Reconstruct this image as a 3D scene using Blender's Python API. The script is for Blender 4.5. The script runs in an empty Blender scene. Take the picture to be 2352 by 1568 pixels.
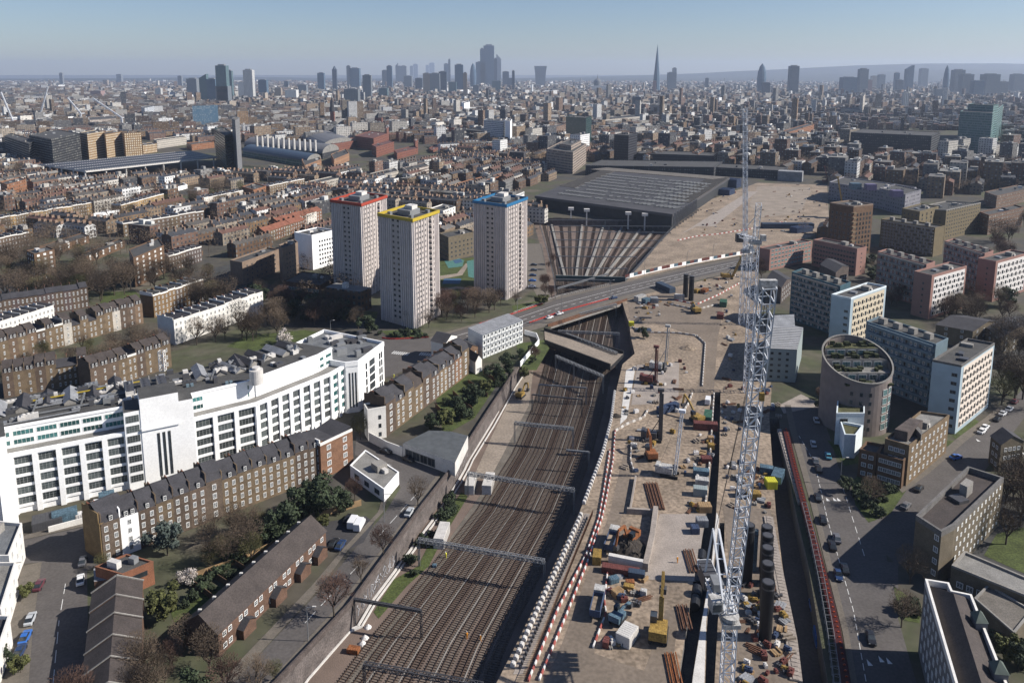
import bpy, math, random
from mathutils import Vector, Matrix
from mathutils.geometry import tessellate_polygon
R = random.Random(7)
sc = bpy.context.scene
COL = sc.collection
# ---------------------------------------------------------------- camera
F_, Y0_, PITCH, HC = 1755., 460., math.radians(9.46), 120.
cam_d = bpy.data.cameras.new("camera"); cam = bpy.data.objects.new("camera", cam_d); COL.objects.link(cam)
cam.location = (0, 0, HC); cam.rotation_euler = (math.radians(90) - PITCH, 0, 0)
cam_d.sensor_width = 36; cam_d.lens = 36 * F_ / 2352; cam_d.shift_y = -(784 - Y0_) / 2352
cam_d.clip_start = 1; cam_d.clip_end = 60000
sc.camera = cam
# ---------------------------------------------------------------- sky and sun
SUN_EL, SUN_AZ = 36., 93.          # azimuth clockwise from +Y (the view direction)
w = bpy.data.worlds.new("World"); sc.world = w; w.use_nodes = True
nt = w.node_tree; bg = nt.nodes["Background"]
sky = nt.nodes.new("ShaderNodeTexSky"); sky.sky_type = 'NISHITA'; sky.sun_disc = False
sky.sun_elevation = math.radians(SUN_EL); sky.sun_rotation = math.radians(SUN_AZ)
sky.altitude = 50; sky.air_density = 1.0; sky.dust_density = 0.3; sky.ozone_density = 2.0
tn = nt.nodes.new('ShaderNodeMix'); tn.data_type = 'RGBA'; tn.blend_type = 'MULTIPLY'; tn.inputs[0].default_value = 1; tn.inputs[7].default_value = (.84, .91, 1.1, 1)
nt.links.new(sky.outputs[0], tn.inputs[6]); nt.links.new(tn.outputs[2], bg.inputs[0]); bg.inputs[1].default_value = 0.06
sd = bpy.data.lights.new("sun", 'SUN'); sd.energy = 5.0; sd.angle = math.radians(0.53); sd.color = (1, .94, .86)
so = bpy.data.objects.new("sun", sd); COL.objects.link(so)
_e, _a = math.radians(SUN_EL), math.radians(SUN_AZ)
_sv = Vector((math.sin(_a) * math.cos(_e), math.cos(_a) * math.cos(_e), math.sin(_e)))
so.rotation_euler = _sv.to_track_quat('Z', 'Y').to_euler(); so.location = _sv * 500
sc.view_settings.view_transform = 'Standard'; sc.view_settings.look = 'None'
sc.view_settings.exposure = 0.58; sc.view_settings.gamma = 1
sc.cycles.max_bounces = 4; sc.cycles.diffuse_bounces = 2; sc.cycles.glossy_bounces = 2
sc.cycles.transmission_bounces = 2; sc.cycles.volume_bounces = 0; sc.cycles.caustics_reflective = False

# ---------------------------------------------------------------- survey helpers: photo point -> point of the place
cs, sn = math.cos(PITCH), math.sin(PITCH)
def G(x, y, z=0.):
    v = (Y0_ - y) / F_
    dz = -sn + v * cs
    t = (z - HC) / dz
    return Vector(((x - 1176) / F_ * t, (cs + v * sn) * t, z))
def PX(p):
    dz = p[2] - HC; d = p[1] * cs - dz * sn
    return 1176 + F_ * p[0] / d, Y0_ - F_ * (p[1] * sn + dz * cs) / d
def HT(P, y):                       # height above P that shows at photo row y
    v = (Y0_ - y) / F_
    return HC + P[1] * (-sn + v * cs) / (cs + v * sn)
def AT(x, Y, z=0.):                 # point on photo column x at distance Y, height z
    d = Y * cs - (z - HC) * sn
    return Vector(((x - 1176) / F_ * d, Y, z))

# ---------------------------------------------------------------- materials
MATS = {}
def _n(t, k, **kw):
    n = t.nodes.new(k)
    for a, b in kw.items(): setattr(n, a, b)
    return n
def _math(t, op, a, b=None):
    n = _n(t, "ShaderNodeMath", operation=op)
    for i, s in enumerate((a, b)):
        if s is None: continue
        if isinstance(s, (int, float)): n.inputs[i].default_value = s
        else: t.links.new(s, n.inputs[i])
    return n.outputs[0]
def _mix(t, fac, a, b, mode='MIX'):
    n = _n(t, "ShaderNodeMix", data_type='RGBA', blend_type=mode)
    for s, i in ((fac, 0), (a, 6), (b, 7)):
        if isinstance(s, (int, float)): n.inputs[i].default_value = s
        elif isinstance(s, tuple): n.inputs[i].default_value = (*s, 1)
        else: t.links.new(s, n.inputs[i])
    return n.outputs[2]
def newmat(name, rough=.9, metal=0.):
    m = bpy.data.materials.new(name); m.use_nodes = True
    b = m.node_tree.nodes["Principled BSDF"]
    b.inputs["Roughness"].default_value = rough; b.inputs["Metallic"].default_value = metal
    b.inputs["Specular IOR Level"].default_value = .3
    MATS[name] = m
    return m, m.node_tree, b
def noisy(t, col, amt, scale, coord='Object', detail=4, scale2=None):
    tc = _n(t, "ShaderNodeTexCoord")
    geo = _n(t, "ShaderNodeNewGeometry")
    nz = _n(t, "ShaderNodeTexNoise"); nz.inputs["Scale"].default_value = scale; nz.inputs["Detail"].default_value = detail
    t.links.new(geo.outputs["Position"], nz.inputs["Vector"])
    r = _n(t, "ShaderNodeMapRange"); r.inputs[1].default_value = .3; r.inputs[2].default_value = .7
    r.inputs[3].default_value = 1 - amt; r.inputs[4].default_value = 1 + amt
    t.links.new(nz.outputs[0], r.inputs[0])
    out = _mix(t, 1., col, r.outputs[0], 'MULTIPLY')
    if scale2:
        n2 = _n(t, "ShaderNodeTexNoise"); n2.inputs["Scale"].default_value = scale2; n2.inputs["Detail"].default_value = 2
        t.links.new(geo.outputs["Position"], n2.inputs["Vector"])
        r2 = _n(t, "ShaderNodeMapRange"); r2.inputs[1].default_value = .35; r2.inputs[2].default_value = .65
        r2.inputs[3].default_value = 1 - amt; r2.inputs[4].default_value = 1 + amt
        t.links.new(n2.outputs[0], r2.inputs[0]); out = _mix(t, 1., out, r2.outputs[0], 'MULTIPLY')
    return out
def tone(c):
    l = sum(c) / 3; t = max(0., min(1., (l - .34) / .24)); k = .64 + .36 * t * t * (3 - 2 * t)
    return tuple(v * k for v in c)
def M(name, col=None, rough=.9, amt=.18, scale=.6, scale2=None, metal=0., oc=False, emit=None):
    if name in MATS: return MATS[name]
    m, t, b = newmat(name, rough, metal)
    col = tone(col); c = col
    if oc:
        oi = _n(t, "ShaderNodeObjectInfo"); c = _mix(t, 1., col, oi.outputs["Color"], 'MULTIPLY')
    t.links.new(noisy(t, c, amt, scale, scale2=scale2), b.inputs["Base Color"])
    return m
def FAC(name, wall=(.3, .3, .3), bay=3., flr=3., wx=.5, wy=.5, glass=(.04, .05, .06), frame=None, oc=False, attr=False, gr=.2, lit=.25, amt=.12, fw=.12, off=0.):
    """wall with a grid of window openings laid out in metres along the wall"""
    if name in MATS: return MATS[name]
    m, t, b = newmat(name, .85); wall = tone(wall)
    uv = _n(t, "ShaderNodeUVMap"); uv.uv_map = "UVMap"
    s = _n(t, "ShaderNodeSeparateXYZ"); t.links.new(uv.outputs[0], s.inputs[0])
    u = _math(t, 'DIVIDE', s.outputs[0], bay); v = _math(t, 'DIVIDE', _math(t, 'ADD', s.outputs[1], off), flr)
    fu = _math(t, 'FRACT', u); fv = _math(t, 'FRACT', v)
    du = _math(t, 'ABSOLUTE', _math(t, 'SUBTRACT', fu, .5)); dv = _math(t, 'ABSOLUTE', _math(t, 'SUBTRACT', fv, .5))
    iu = _math(t, 'LESS_THAN', du, wx / 2); iv = _math(t, 'LESS_THAN', dv, wy / 2)
    mask = _math(t, 'MULTIPLY', iu, iv)
    cx = _n(t, "ShaderNodeCombineXYZ"); t.links.new(_math(t, 'FLOOR', u), cx.inputs[0]); t.links.new(_math(t, 'FLOOR', v), cx.inputs[1])
    wn = _n(t, "ShaderNodeTexWhiteNoise", noise_dimensions='3D'); t.links.new(cx.outputs[0], wn.inputs[0])
    rnd = _math(t, 'POWER', wn.outputs[0], 3.)
    g = _mix(t, _math(t, 'MULTIPLY', rnd, lit), glass, (.55, .55, .5))
    c = wall
    if attr:
        a = _n(t, "ShaderNodeAttribute"); a.attribute_name = "Col"; c = a.outputs["Color"]
    if oc:
        oi = _n(t, "ShaderNodeObjectInfo"); c = _mix(t, 1., c, oi.outputs["Color"], 'MULTIPLY')
    c = noisy(t, c, amt, .35, scale2=4.)
    if frame:
        fm = _math(t, 'MULTIPLY', _math(t, 'LESS_THAN', du, wx / 2 + fw / bay), _math(t, 'LESS_THAN', dv, wy / 2 + fw / flr))
        c = _mix(t, fm, c, frame)
    col = _mix(t, mask, c, g); t.links.new(col, b.inputs["Base Color"])
    rr = _n(t, "ShaderNodeMapRange"); t.links.new(mask, rr.inputs[0]); rr.inputs[3].default_value = .88; rr.inputs[4].default_value = gr
    t.links.new(rr.outputs[0], b.inputs["Roughness"])
    return m
def ATTR(name, rough=.9, amt=.2, scale=.3, scale2=2.):
    if name in MATS: return MATS[name]
    m, t, b = newmat(name, rough); a = _n(t, "ShaderNodeAttribute"); a.attribute_name = "Col"
    t.links.new(noisy(t, a.outputs["Color"], amt, scale, scale2=scale2), b.inputs["Base Color"])
    return m

# ---------------------------------------------------------------- mesh building
class MB:
    def __init__(s): s.v = []; s.f = []; s.m = []; s.uv = []; s.c = []; s.col = None
    def face(s, pts, mi=0, uv=None):
        n = len(s.v); s.v += [tuple(p) for p in pts]; s.f.append(tuple(range(n, n + len(pts)))); s.m.append(mi)
        s.uv.append(uv or [(0, 0)] * len(pts)); s.c.append(s.col)
    def wall(s, a, b, z0, z1, mi=0, u0=0.):      # vertical quad from a to b, outward side on the right of a->b
        L = math.hypot(b[0] - a[0], b[1] - a[1])
        s.face([(a[0], a[1], z0), (b[0], b[1], z0), (b[0], b[1], z1), (a[0], a[1], z1)], mi, [(u0, z0), (u0 + L, z0), (u0 + L, z1), (u0, z1)])
    def prism(s, P, z0, z1, ms=0, mt=0, bottom=False):
        P = ccw(P); n = len(P)
        for i in range(n): s.wall(P[i], P[(i + 1) % n], z0, z1, ms)
        if n <= 4: s.face([(p[0], p[1], z1) for p in P], mt)
        else:
            vs = [Vector((p[0], p[1], z1)) for p in P]
            for t in tessellate_polygon([vs]):
                q = [vs[i] for i in t]
                if (q[1] - q[0]).cross(q[2] - q[0]).z < 0: q.reverse()
                s.face(q, mt)
        if bottom: s.face([(p[0], p[1], z0) for p in reversed(P)], ms)
    def box(s, c, d, rz=0., mi=0, mt=None):       # c = centre of the bottom, d = sizes
        ca, sa = math.cos(rz), math.sin(rz)
        P = [(c[0] + x * d[0] / 2 * ca - y * d[1] / 2 * sa, c[1] + x * d[0] / 2 * sa + y * d[1] / 2 * ca) for x, y in ((-1, -1), (1, -1), (1, 1), (-1, 1))]
        s.prism(P, c[2], c[2] + d[2], mi, mi if mt is None else mt, True)
    def beam(s, p, q, w, h=None, mi=0, n=4):      # square or n-sided bar
        p = Vector(p); q = Vector(q); d = q - p
        if d.length < 1e-6: return
        z = Vector((0, 0, 1)) if abs(d.normalized().z) < .95 else Vector((0, 1, 0))
        a = d.cross(z).normalized(); b = a.cross(d).normalized(); h = h or w
        if n == 4: off = [a * w / 2 + b * h / 2, -a * w / 2 + b * h / 2, -a * w / 2 - b * h / 2, a * w / 2 - b * h / 2]
        else: off = [a * math.cos(2 * math.pi * i / n) * w / 2 + b * math.sin(2 * math.pi * i / n) * h / 2 for i in range(n)]
        off = off[::-1]
        k = len(off)
        for i in range(k):
            j = (i + 1) % k; s.face([p + off[i], q + off[i], q + off[j], p + off[j]], mi)
        s.face([p + o for o in off], mi); s.face([q + o for o in reversed(off)], mi)
    def cyl(s, c, r, h, n=16, mi=0, r2=None, mt=None):
        r2 = r if r2 is None else r2
        A = [(c[0] + r * math.cos(2 * math.pi * i / n), c[1] + r * math.sin(2 * math.pi * i / n), c[2]) for i in range(n)]
        B = [(c[0] + r2 * math.cos(2 * math.pi * i / n), c[1] + r2 * math.sin(2 * math.pi * i / n), c[2] + h) for i in range(n)]
        for i in range(n):
            j = (i + 1) % n; s.face([A[i], A[j], B[j], B[i]], mi)
        s.face(B, mi if mt is None else mt)
    def truss(s, p, q, w, h, cell, t, mi=0, up=None):   # four-chord lattice
        p = Vector(p); q = Vector(q); d = (q - p); L = d.length; d.normalize()
        up = Vector(up or ((0, 0, 1) if abs(d.z) < .9 else (0, 1, 0)))
        a = d.cross(up).normalized(); b = a.cross(d).normalized()
        n = max(1, int(round(L / cell))); co = [(1, 1), (-1, 1), (-1, -1), (1, -1)]
        def pt(i, k): return p + d * (L * i / n) + a * (w / 2 * co[k][0]) + b * (h / 2 * co[k][1])
        for k in range(4): s.beam(pt(0, k), pt(n, k), t * 1.5, mi=mi)
        for i in range(n):
            for k in range(4):
                k2 = (k + 1) % 4
                if (i + k) % 2: s.beam(pt(i, k), pt(i + 1, k2), t, mi=mi)
                else: s.beam(pt(i, k2), pt(i + 1, k), t, mi=mi)
                s.beam(pt(i, k), pt(i, k2), t, mi=mi)
        for k in range(4): s.beam(pt(n, k), pt(n, (k + 1) % 4), t, mi=mi)
    def add(s, o, mi=0):
        n = len(s.v); s.v += o.v; s.f += [tuple(i + n for i in f) for f in o.f]; s.m += [m + mi for m in o.m]; s.uv += o.uv; s.c += o.c
    def mesh(s, name, mats):
        me = bpy.data.meshes.new(name); me.from_pydata(s.v, [], s.f)
        for m in (mats if isinstance(mats, (list, tuple)) else [mats]): me.materials.append(m)
        me.polygons.foreach_set("material_index", s.m)
        if any(u[1] != (0, 0) for u in s.uv[:400] + s.uv[-50:]) or any(u[1] != (0, 0) for u in s.uv):
            L = me.uv_layers.new(name="UVMap"); L.data.foreach_set("uv", [c for u in s.uv for p in u for c in p])
        if any(c is not None for c in s.c):
            A = me.color_attributes.new("Col", 'FLOAT_COLOR', 'CORNER')
            A.data.foreach_set("color", [c for f, k in zip(s.f, s.c) for _ in f for c in (*(k or (.3, .3, .3)), 1.)])
        me.update(); return me
    def build(s, name, mats, root=None, world=True):
        if root is not None and world and root.name not in LOCAL:
            l = root.location; s.v = [(a - l.x, b - l.y, c - l.z) for a, b, c in s.v]
        o = bpy.data.objects.new(name, s.mesh(name, mats)); COL.objects.link(o)
        if root is not None: o.parent = root
        return o
def ccw(P):
    P = [Vector((p[0], p[1])) for p in P]
    A = sum(P[i].x * P[(i + 1) % len(P)].y - P[(i + 1) % len(P)].x * P[i].y for i in range(len(P)))
    return P if A > 0 else P[::-1]
def tag(o, label=None, cat=None, group=None, kind=None):
    for k, v in (('label', label), ('category', cat), ('group', group), ('kind', kind)):
        if v: o[k] = v
    return o
LOCAL = set()
def root(name, label, cat, loc=(0, 0, 0), rz=0., group=None, loc_=False):
    o = bpy.data.objects.new(name, None)
    if loc_: LOCAL.add(o.name)
    COL.objects.link(o); o.location = loc; o.rotation_euler = (0, 0, rz)
    o.empty_display_size = .5
    return tag(o, label, cat, group)
KIDS = {}
def copy_tree(o, loc=None, rz=None, parent=None, label=None, group=None, color=None, sc_=None):
    if o.name not in KIDS: KIDS[o.name] = list(o.children)
    c = o.copy(); COL.objects.link(c); c.parent = parent
    for ch in KIDS[o.name]: copy_tree(ch, parent=c, color=color)
    if color is not None: c.color = (*color, 1)
    if loc is not None: c.location = loc
    if rz is not None: c.rotation_euler = (0, 0, rz)
    if sc_ is not None: c.scale = (sc_,) * 3 if isinstance(sc_, (int, float)) else sc_
    if label: c['label'] = label
    if group: c['group'] = group
    return c
def structure(o): o['kind'] = 'structure'; return o
def ground_poly(name, pts, mat, z, holes=(), kind='structure', label=None, cat=None):
    loops = [[Vector((p[0], p[1], z)) for p in L] for L in [pts] + list(holes)]
    flat = [v for L in loops for v in L]; mb = MB()
    for t in tessellate_polygon(loops):
        q = [flat[i] for i in t]
        if (q[1] - q[0]).cross(q[2] - q[0]).z < 0: q.reverse()
        mb.face(q)
    o = mb.build(name, mat)
    return tag(o, label, cat, kind=kind)
def PG(L, z=0.): return [G(x, y, z) for x, y in L]
def strip(name, A, B, mat, z, **k):   # ground sheet between two photo polylines
    return ground_poly(name, PG(A) + PG(B)[::-1], mat, z, **k)
def resample(P, step):
    P = [Vector(p) for p in P]; out = [P[0]]; acc = 0.
    for a, b in zip(P, P[1:]):
        L = (b - a).length; t = step - acc
        while t <= L: out.append(a + (b - a) * (t / L)); t += step
        acc = (acc + L) % step if L >= step - acc else acc + L
    return out
# ---------------------------------------------------------------- window unit (1 x 1 m, in the XZ plane, facing -Y)
WINM = {}
def winmesh(kind):
    if kind in WINM: return WINM[kind]
    fr, gl, bars, fwid = {'white': ('frame_white', 'glass_dark', (1, 1), .1), 'sash': ('frame_white', 'glass_dark', (1, 3), .09), 'steel': ('frame_grey', 'glass_dark', (3, 3), .03),
        'bigsteel': ('frame_mid', 'glass_grey', (4, 2), .035), 'slot': ('frame_dark', 'glass_dark', (0, 0), .04), 'strip': ('frame_white', 'glass_green', (4, 0), .03),
        'plain': ('frame_grey', 'glass_dark', (1, 0), .06), 'bright': ('frame_white', 'glass_pale', (1, 1), .16)}[kind]
    mb = MB()
    mb.box((0, -.01, 0), (1, .04, 1), 0, 1)
    f = fwid
    for x in (-.5 + f / 2, .5 - f / 2): mb.box((x, -.03, 0), (f, .1, 1), 0, 0)
    for z in (0, 1 - f): mb.box((0, -.034, z), (1 - 2 * f, .1, f), 0, 0)
    nx, nz = bars
    for i in range(nx): mb.box((-.5 + (i + 1) / (nx + 1), -.03, f), (f * .45, .06, 1 - 2 * f), 0, 0)
    for i in range(nz): mb.box((0, -.026, (i + 1) / (nz + 1)), (1 - 2 * f, .06, f * .45), 0, 0)
    me = mb.mesh("window_" + kind, [MATS[fr], MATS[gl]]); WINM[kind] = me
    return me
def win(rt, P, rz, w, h, kind, name="window"):
    """window with its sill centre at world P, on a wall whose outward normal is (sin rz, -cos rz)"""
    o = bpy.data.objects.new(name, winmesh(kind)); COL.objects.link(o); o.parent = rt
    l = rt.location; o.location = (P[0] - l.x, P[1] - l.y, P[2] - l.z); o.rotation_euler = (0, 0, rz); o.scale = (w, 1, h)
    return o
for nm, c, r in (('frame_white', (.75, .75, .73), .6), ('frame_dark', (.06, .065, .07), .6), ('frame_grey', (.22, .23, .23), .6), ('frame_mid', (.42, .43, .43), .6)): M(nm, c, r, .05)
for nm, c, r in (('glass_dark', (.025, .03, .035), .12), ('glass_grey', (.045, .055, .055), .15), ('glass_green', (.03, .09, .09), .12), ('glass_pale', (.35, .36, .34), .25)):
    m, t, b = newmat(nm, r); b.inputs["Specular IOR Level"].default_value = .5
    oi = _n(t, "ShaderNodeObjectInfo"); rr = _n(t, "ShaderNodeMapRange"); t.links.new(oi.outputs["Random"], rr.inputs[0]); rr.inputs[3].default_value = .5; rr.inputs[4].default_value = 2.
    t.links.new(noisy(t, _mix(t, 1., c, rr.outputs[0], 'MULTIPLY'), .3, .8), b.inputs["Base Color"])
# ================================================================ ground, cutting, roads
ZT = -6.0
GRS = (.085, .11, .032)
def groundmat():
    m, t, b = newmat('city_ground', .95)
    g = _n(t, "ShaderNodeNewGeometry")
    n1 = _n(t, "ShaderNodeTexNoise"); n1.inputs["Scale"].default_value = .02; n1.inputs["Detail"].default_value = 5; t.links.new(g.outputs["Position"], n1.inputs[0])
    n2 = _n(t, "ShaderNodeTexNoise"); n2.inputs["Scale"].default_value = .25; n2.inputs["Detail"].default_value = 4; t.links.new(g.outputs["Position"], n2.inputs[0])
    r = _n(t, "ShaderNodeValToRGB"); e = r.color_ramp.elements
    e[0].position = .35; e[0].color = (.05, .05, .048, 1); e[1].position = .7; e[1].color = (.11, .095, .075, 1)
    x = e.new(.5); x.color = (.075, .066, .05, 1); x = e.new(.58); x.color = (.06, .066, .035, 1)
    t.links.new(n1.outputs[0], r.inputs[0])
    t.links.new(_mix(t, .5, r.outputs[0], n2.outputs[0], 'OVERLAY'), b.inputs["Base Color"])
groundmat()
M('asphalt', (.14, .127, .12), .9, .12, .15, scale2=1.5); M('asphalt_dark', (.075, .072, .075), .9, .12, .15, scale2=1.5)
M('pavement', (.2, .175, .145), .9, .12, .5, scale2=3.); M('kerb', (.3, .28, .25), .9, .1, 2.)
M('earth', (.35, .275, .205), .95, .3, .09, scale2=.9); M('earth_pale', (.37, .31, .25), .95, .16, .12, scale2=1.2)
M('slab', (.42, .365, .32), .9, .14, .25, scale2=2.5); M('road_site', (.26, .21, .165), .95, .14, .1, scale2=1.)
M('ballast', (.22, .165, .135), .95, .22, .12, scale2=5.); M('ballast_pale', (.2, .175, .145), .95, .2, .3, scale2=3.)
M('grass', GRS, .95, .3, .25, scale2=2.); M('paint_white', (.6, .6, .58), .7, .1, 2.); M('paint_red', (.5, .06, .05), .7, .1, 2.)
M('retaining_brick', (.17, .145, .135), .9, .3, .35, scale2=3.); M('concrete', (.36, .34, .31), .85, .15, .4, scale2=3.); M('concrete_dark', (.2, .19, .18), .85, .2, .4, scale2=3.)
M('concrete_light', (.55, .53, .5), .8, .1, .4, scale2=3.); M('rail', (.17, .115, .085), .5, .15, 3., metal=.5); M('sleeper', (.2, .165, .135), .9, .25, 1.3)
M('sleeper_timber', (.1, .07, .055), .9, .25, 1.3)
M('steel_dark', (.13, .13, .14), .5, .1, 1., metal=.3); M('steel_grey', (.36, .37, .38), .5, .1, 1., metal=.3); M('steel_rust', (.2, .1, .06), .8, .3, 1.)
M('steel_white', (.62, .64, .66), .5, .05, 1.); M('black_pipe', (.022, .023, .027), .45, .2, 1.)

CUT = PG([(560, 1650), (640, 1568), (805, 1393), (963, 1176), (1038, 1079), (1120, 950), (1186, 850), (1232, 792), (1262, 766), (1268, 730), (1262, 660), (1240, 560), (1222, 500)]) + \
      PG([(1566, 508), (1512, 560), (1470, 610), (1438, 648), (1429, 688), (1437, 720), (1446, 745), (1449, 775), (1458, 812), (1430, 836), (1417, 890), (1405, 960), (1385, 1034), (1331, 1176), (1190, 1470), (1140, 1568), (1100, 1650)])
TRE = PG([(1640, 900), (1634, 1060), (1622, 1176), (1597, 1300), (1579, 1426), (1560, 1551), (1548, 1640)]) + PG([(1580, 1640), (1591, 1551), (1611, 1426), (1633, 1300), (1645, 1176), (1652, 1060), (1655, 900)])
TRE2 = PG([(1653, 1200), (1640, 1300), (1624, 1426), (1620, 1568), (1618, 1640)]) + PG([(1636, 1640), (1641, 1568), (1649, 1426), (1664, 1300), (1664, 1200)])
ROADPIT = PG([(1767, 960), (1782, 1176), (1796, 1290), (1818, 1440), (1832, 1568), (1838, 1640)]) + PG([(1912, 1640), (1902, 1568), (1880, 1440), (1855, 1290), (1828, 1176), (1800, 1030), (1790, 960)])
B_ = 26000.
outer = [(-B_, 30), (B_, 30), (B_, B_ * 1.6), (-B_, B_ * 1.6)]
ground_poly('ground', outer, MATS['city_ground'], 0., [CUT, TRE, TRE2, ROADPIT])
def pit(name, loop, z, floor, wallm):
    P = ccw(loop); ground_poly(name + '_floor', P, MATS[floor], z)
    mb = MB(); n = len(P)
    for i in range(n):
        a, b = P[(i + 1) % n], P[i]; mb.wall(a, b, z, .0)
    structure(mb.build(name + '_wall', MATS[wallm]))
pit('railway_cutting', CUT, ZT, 'ballast', 'retaining_brick'); pit('trench', TRE2, -4., 'concrete_dark', 'concrete_dark'); pit('trench', TRE, -5., 'concrete_dark', 'concrete_dark'); pit('sunken_road', ROADPIT, -5.5, 'asphalt', 'concrete_dark')

# --- main road over the cutting
RU = [(700, 800), (870, 778), (985, 775), (1100, 742), (1176, 718), (1281, 681), (1436, 646), (1600, 610), (1741, 583), (1850, 560)]
RL = [(760, 905), (900, 862), (1000, 822), (1080, 796), (1180, 772), (1262, 747), (1429, 690), (1500, 668), (1580, 650), (1741, 610), (1850, 588)]
strip('road', RU, RL, MATS['asphalt'], .03)
def offs(A, B, k): # polyline between two polylines of the same count
    return [(a[0] + (b[0] - a[0]) * k, a[1] + (b[1] - a[1]) * k) for a, b in zip(A, B)]
RU2 = [(985, 775), (1176, 718), (1281, 681), (1436, 646), (1600, 610), (1741, 583)]; RL2 = [(1010, 815), (1180, 772), (1262, 747), (1429, 690), (1580, 650), (1741, 610)]
strip('pavement', offs(RU2, RL2, .0), offs(RU2, RL2, .1), MATS['pavement'], .07); strip('pavement', offs(RU2, RL2, .78), offs(RU2, RL2, 1.), MATS['pavement'], .07)
mb = MB()
for k, dash in ((.3, 0), (.45, 4), (.6, 0)):
    L = resample(PG(offs(RU2, RL2, k), .05), 3.)
    for i, (a, b) in enumerate(zip(L, L[1:])):
        if dash and i % 2: continue
        mb.beam(a, b, .22, .01)
structure(mb.build('road_markings', MATS['paint_white']))
mb = MB()
for (x, y), nn in (((905, 812), 8), ((968, 815), 8)):
    a = G(x, y, .06); 
    for i in range(nn):
        p = a + Vector((i * .95 - 1, -i * .3, 0)); mb.beam(p, p + Vector((.9, 3.2, 0)), .5, .01)
structure(mb.build('zebra_crossing', MATS['paint_white']))

# --- streets on the left
strip('road', [(52, 1243), (230, 1203)], [(95, 1300), (238, 1272)], MATS['asphalt'], .03)
ground_poly('road', PG([(0, 1255), (52, 1240), (238, 1200), (240, 1290), (200, 1310), (205, 1650), (50, 1650), (66, 1568), (76, 1438), (96, 1290), (0, 1300)]), MATS['asphalt'], .032)
ground_poly('pavement', PG([(50, 1300), (96, 1290), (76, 1438), (66, 1568), (50, 1650), (-40, 1650), (-10, 1568)]), MATS['pavement'], .1)
ground_poly('pavement', PG([(40, 1236), (50, 1240), (240, 1198), (236, 1186), (110, 1212)]), MATS['pavement'], .1)
strip('road', [(818, 1000), (905, 1030), (985, 1062), (1015, 1080), (950, 1176), (800, 1372), (628, 1568), (560, 1650)],
      [(815, 1045), (870, 1062), (905, 1085), (920, 1120), (885, 1176), (735, 1356), (560, 1540), (450, 1650)], MATS['asphalt'], .03)
strip('pavement', [(1012, 1095), (955, 1176), (798, 1388), (632, 1568), (566, 1650)], [(1000, 1095), (941, 1176), (783, 1384), (614, 1568), (548, 1650)], MATS['pavement'], .1)
strip('pavement', [(905, 1100), (880, 1176), (800, 1262), (735, 1350), (570, 1530), (470, 1650)], [(893, 1100), (868, 1176), (790, 1258), (715, 1346), (548, 1520), (445, 1640)], MATS['pavement'], .1)
strip('yard', [(735, 1200), (840, 1185), (860, 1200)], [(752, 1262), (800, 1262), (835, 1245)], MATS['asphalt_dark'], .04)
mb = MB()
for L, st in (([(140, 1400), (152, 1330)], 1), ([(122, 1568), (136, 1420)], 1), ([(850, 1055), (900, 1068)], 1), ([(870, 1230), (960, 1130)], 1), ([(700, 1430), (830, 1290)], 1)):
    Q = resample(PG(L, .05), 2.)
    for i, (a, b) in enumerate(zip(Q, Q[1:])):
        if i % 3 != 2: mb.beam(a, b, .14, .01)
structure(mb.build('road_markings', MATS['paint_white']))
# --- right-hand road beside the site
RR1 = [(1802, 930), (1815, 990), (1860, 1150), (1900, 1310), (1935, 1450), (1955, 1568), (1968, 1650)]
RR2 = [(1880, 930), (1905, 1000), (1925, 1069), (1962, 1145), (2024, 1214), (2063, 1420), (2105, 1568), (2125, 1650)]
strip('road', RR1, RR2, MATS['asphalt'], .03)
strip('pavement', RR1, [(x + 14, y) for x, y in RR1], MATS['pavement'], .1)
ground_poly('road', PG([(2005, 1200), (1975, 1215), (2063, 1300), (2180, 1190), (2352, 960), (2400, 900), (2352, 890), (2262, 985), (2150, 1050), (2080, 1125)]), MATS['asphalt'], .034)
strip('pavement', [(2060, 1120), (2120, 1075), (2200, 1005), (2262, 960), (2300, 930)], [(2073, 1132), (2135, 1086), (2215, 1016), (2277, 968), (2312, 938)], MATS['pavement'], .1)
ground_poly('road', PG([(2063, 1290), (2063, 1449), (2105, 1568), (2125, 1650), (2060, 1650), (2020, 1440), (2010, 1290)]), MATS['asphalt'], .036)
mb = MB()
for L, pat in (([(1872, 1066), (1900, 1190), (1960, 1400), (1990, 1568)], 3), ([(1930, 1100), (1990, 1290)], 5), ([(1835, 1000), (1870, 1060)], 4)):
    Q = resample(PG(L, .055), 1.)
    for i, (a, b) in enumerate(zip(Q, Q[1:])):
        if i % pat < (pat + 1) // 2: mb.beam(a, b, .14, .01)
for x, y in ((1900, 1146), (1916, 1146), (2334, 1036), (2350, 1040), (2245, 1010), (1925, 1146), (1995, 1520), (2022, 1512), (2040, 1516)):
    p = G(x, y, .065); mb.face([p + Vector((-.5, -.9, 0)), p + Vector((.5, -.9, 0)), p + Vector((0, .9, 0))])
structure(mb.build('road_markings', MATS['paint_white']))

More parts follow.
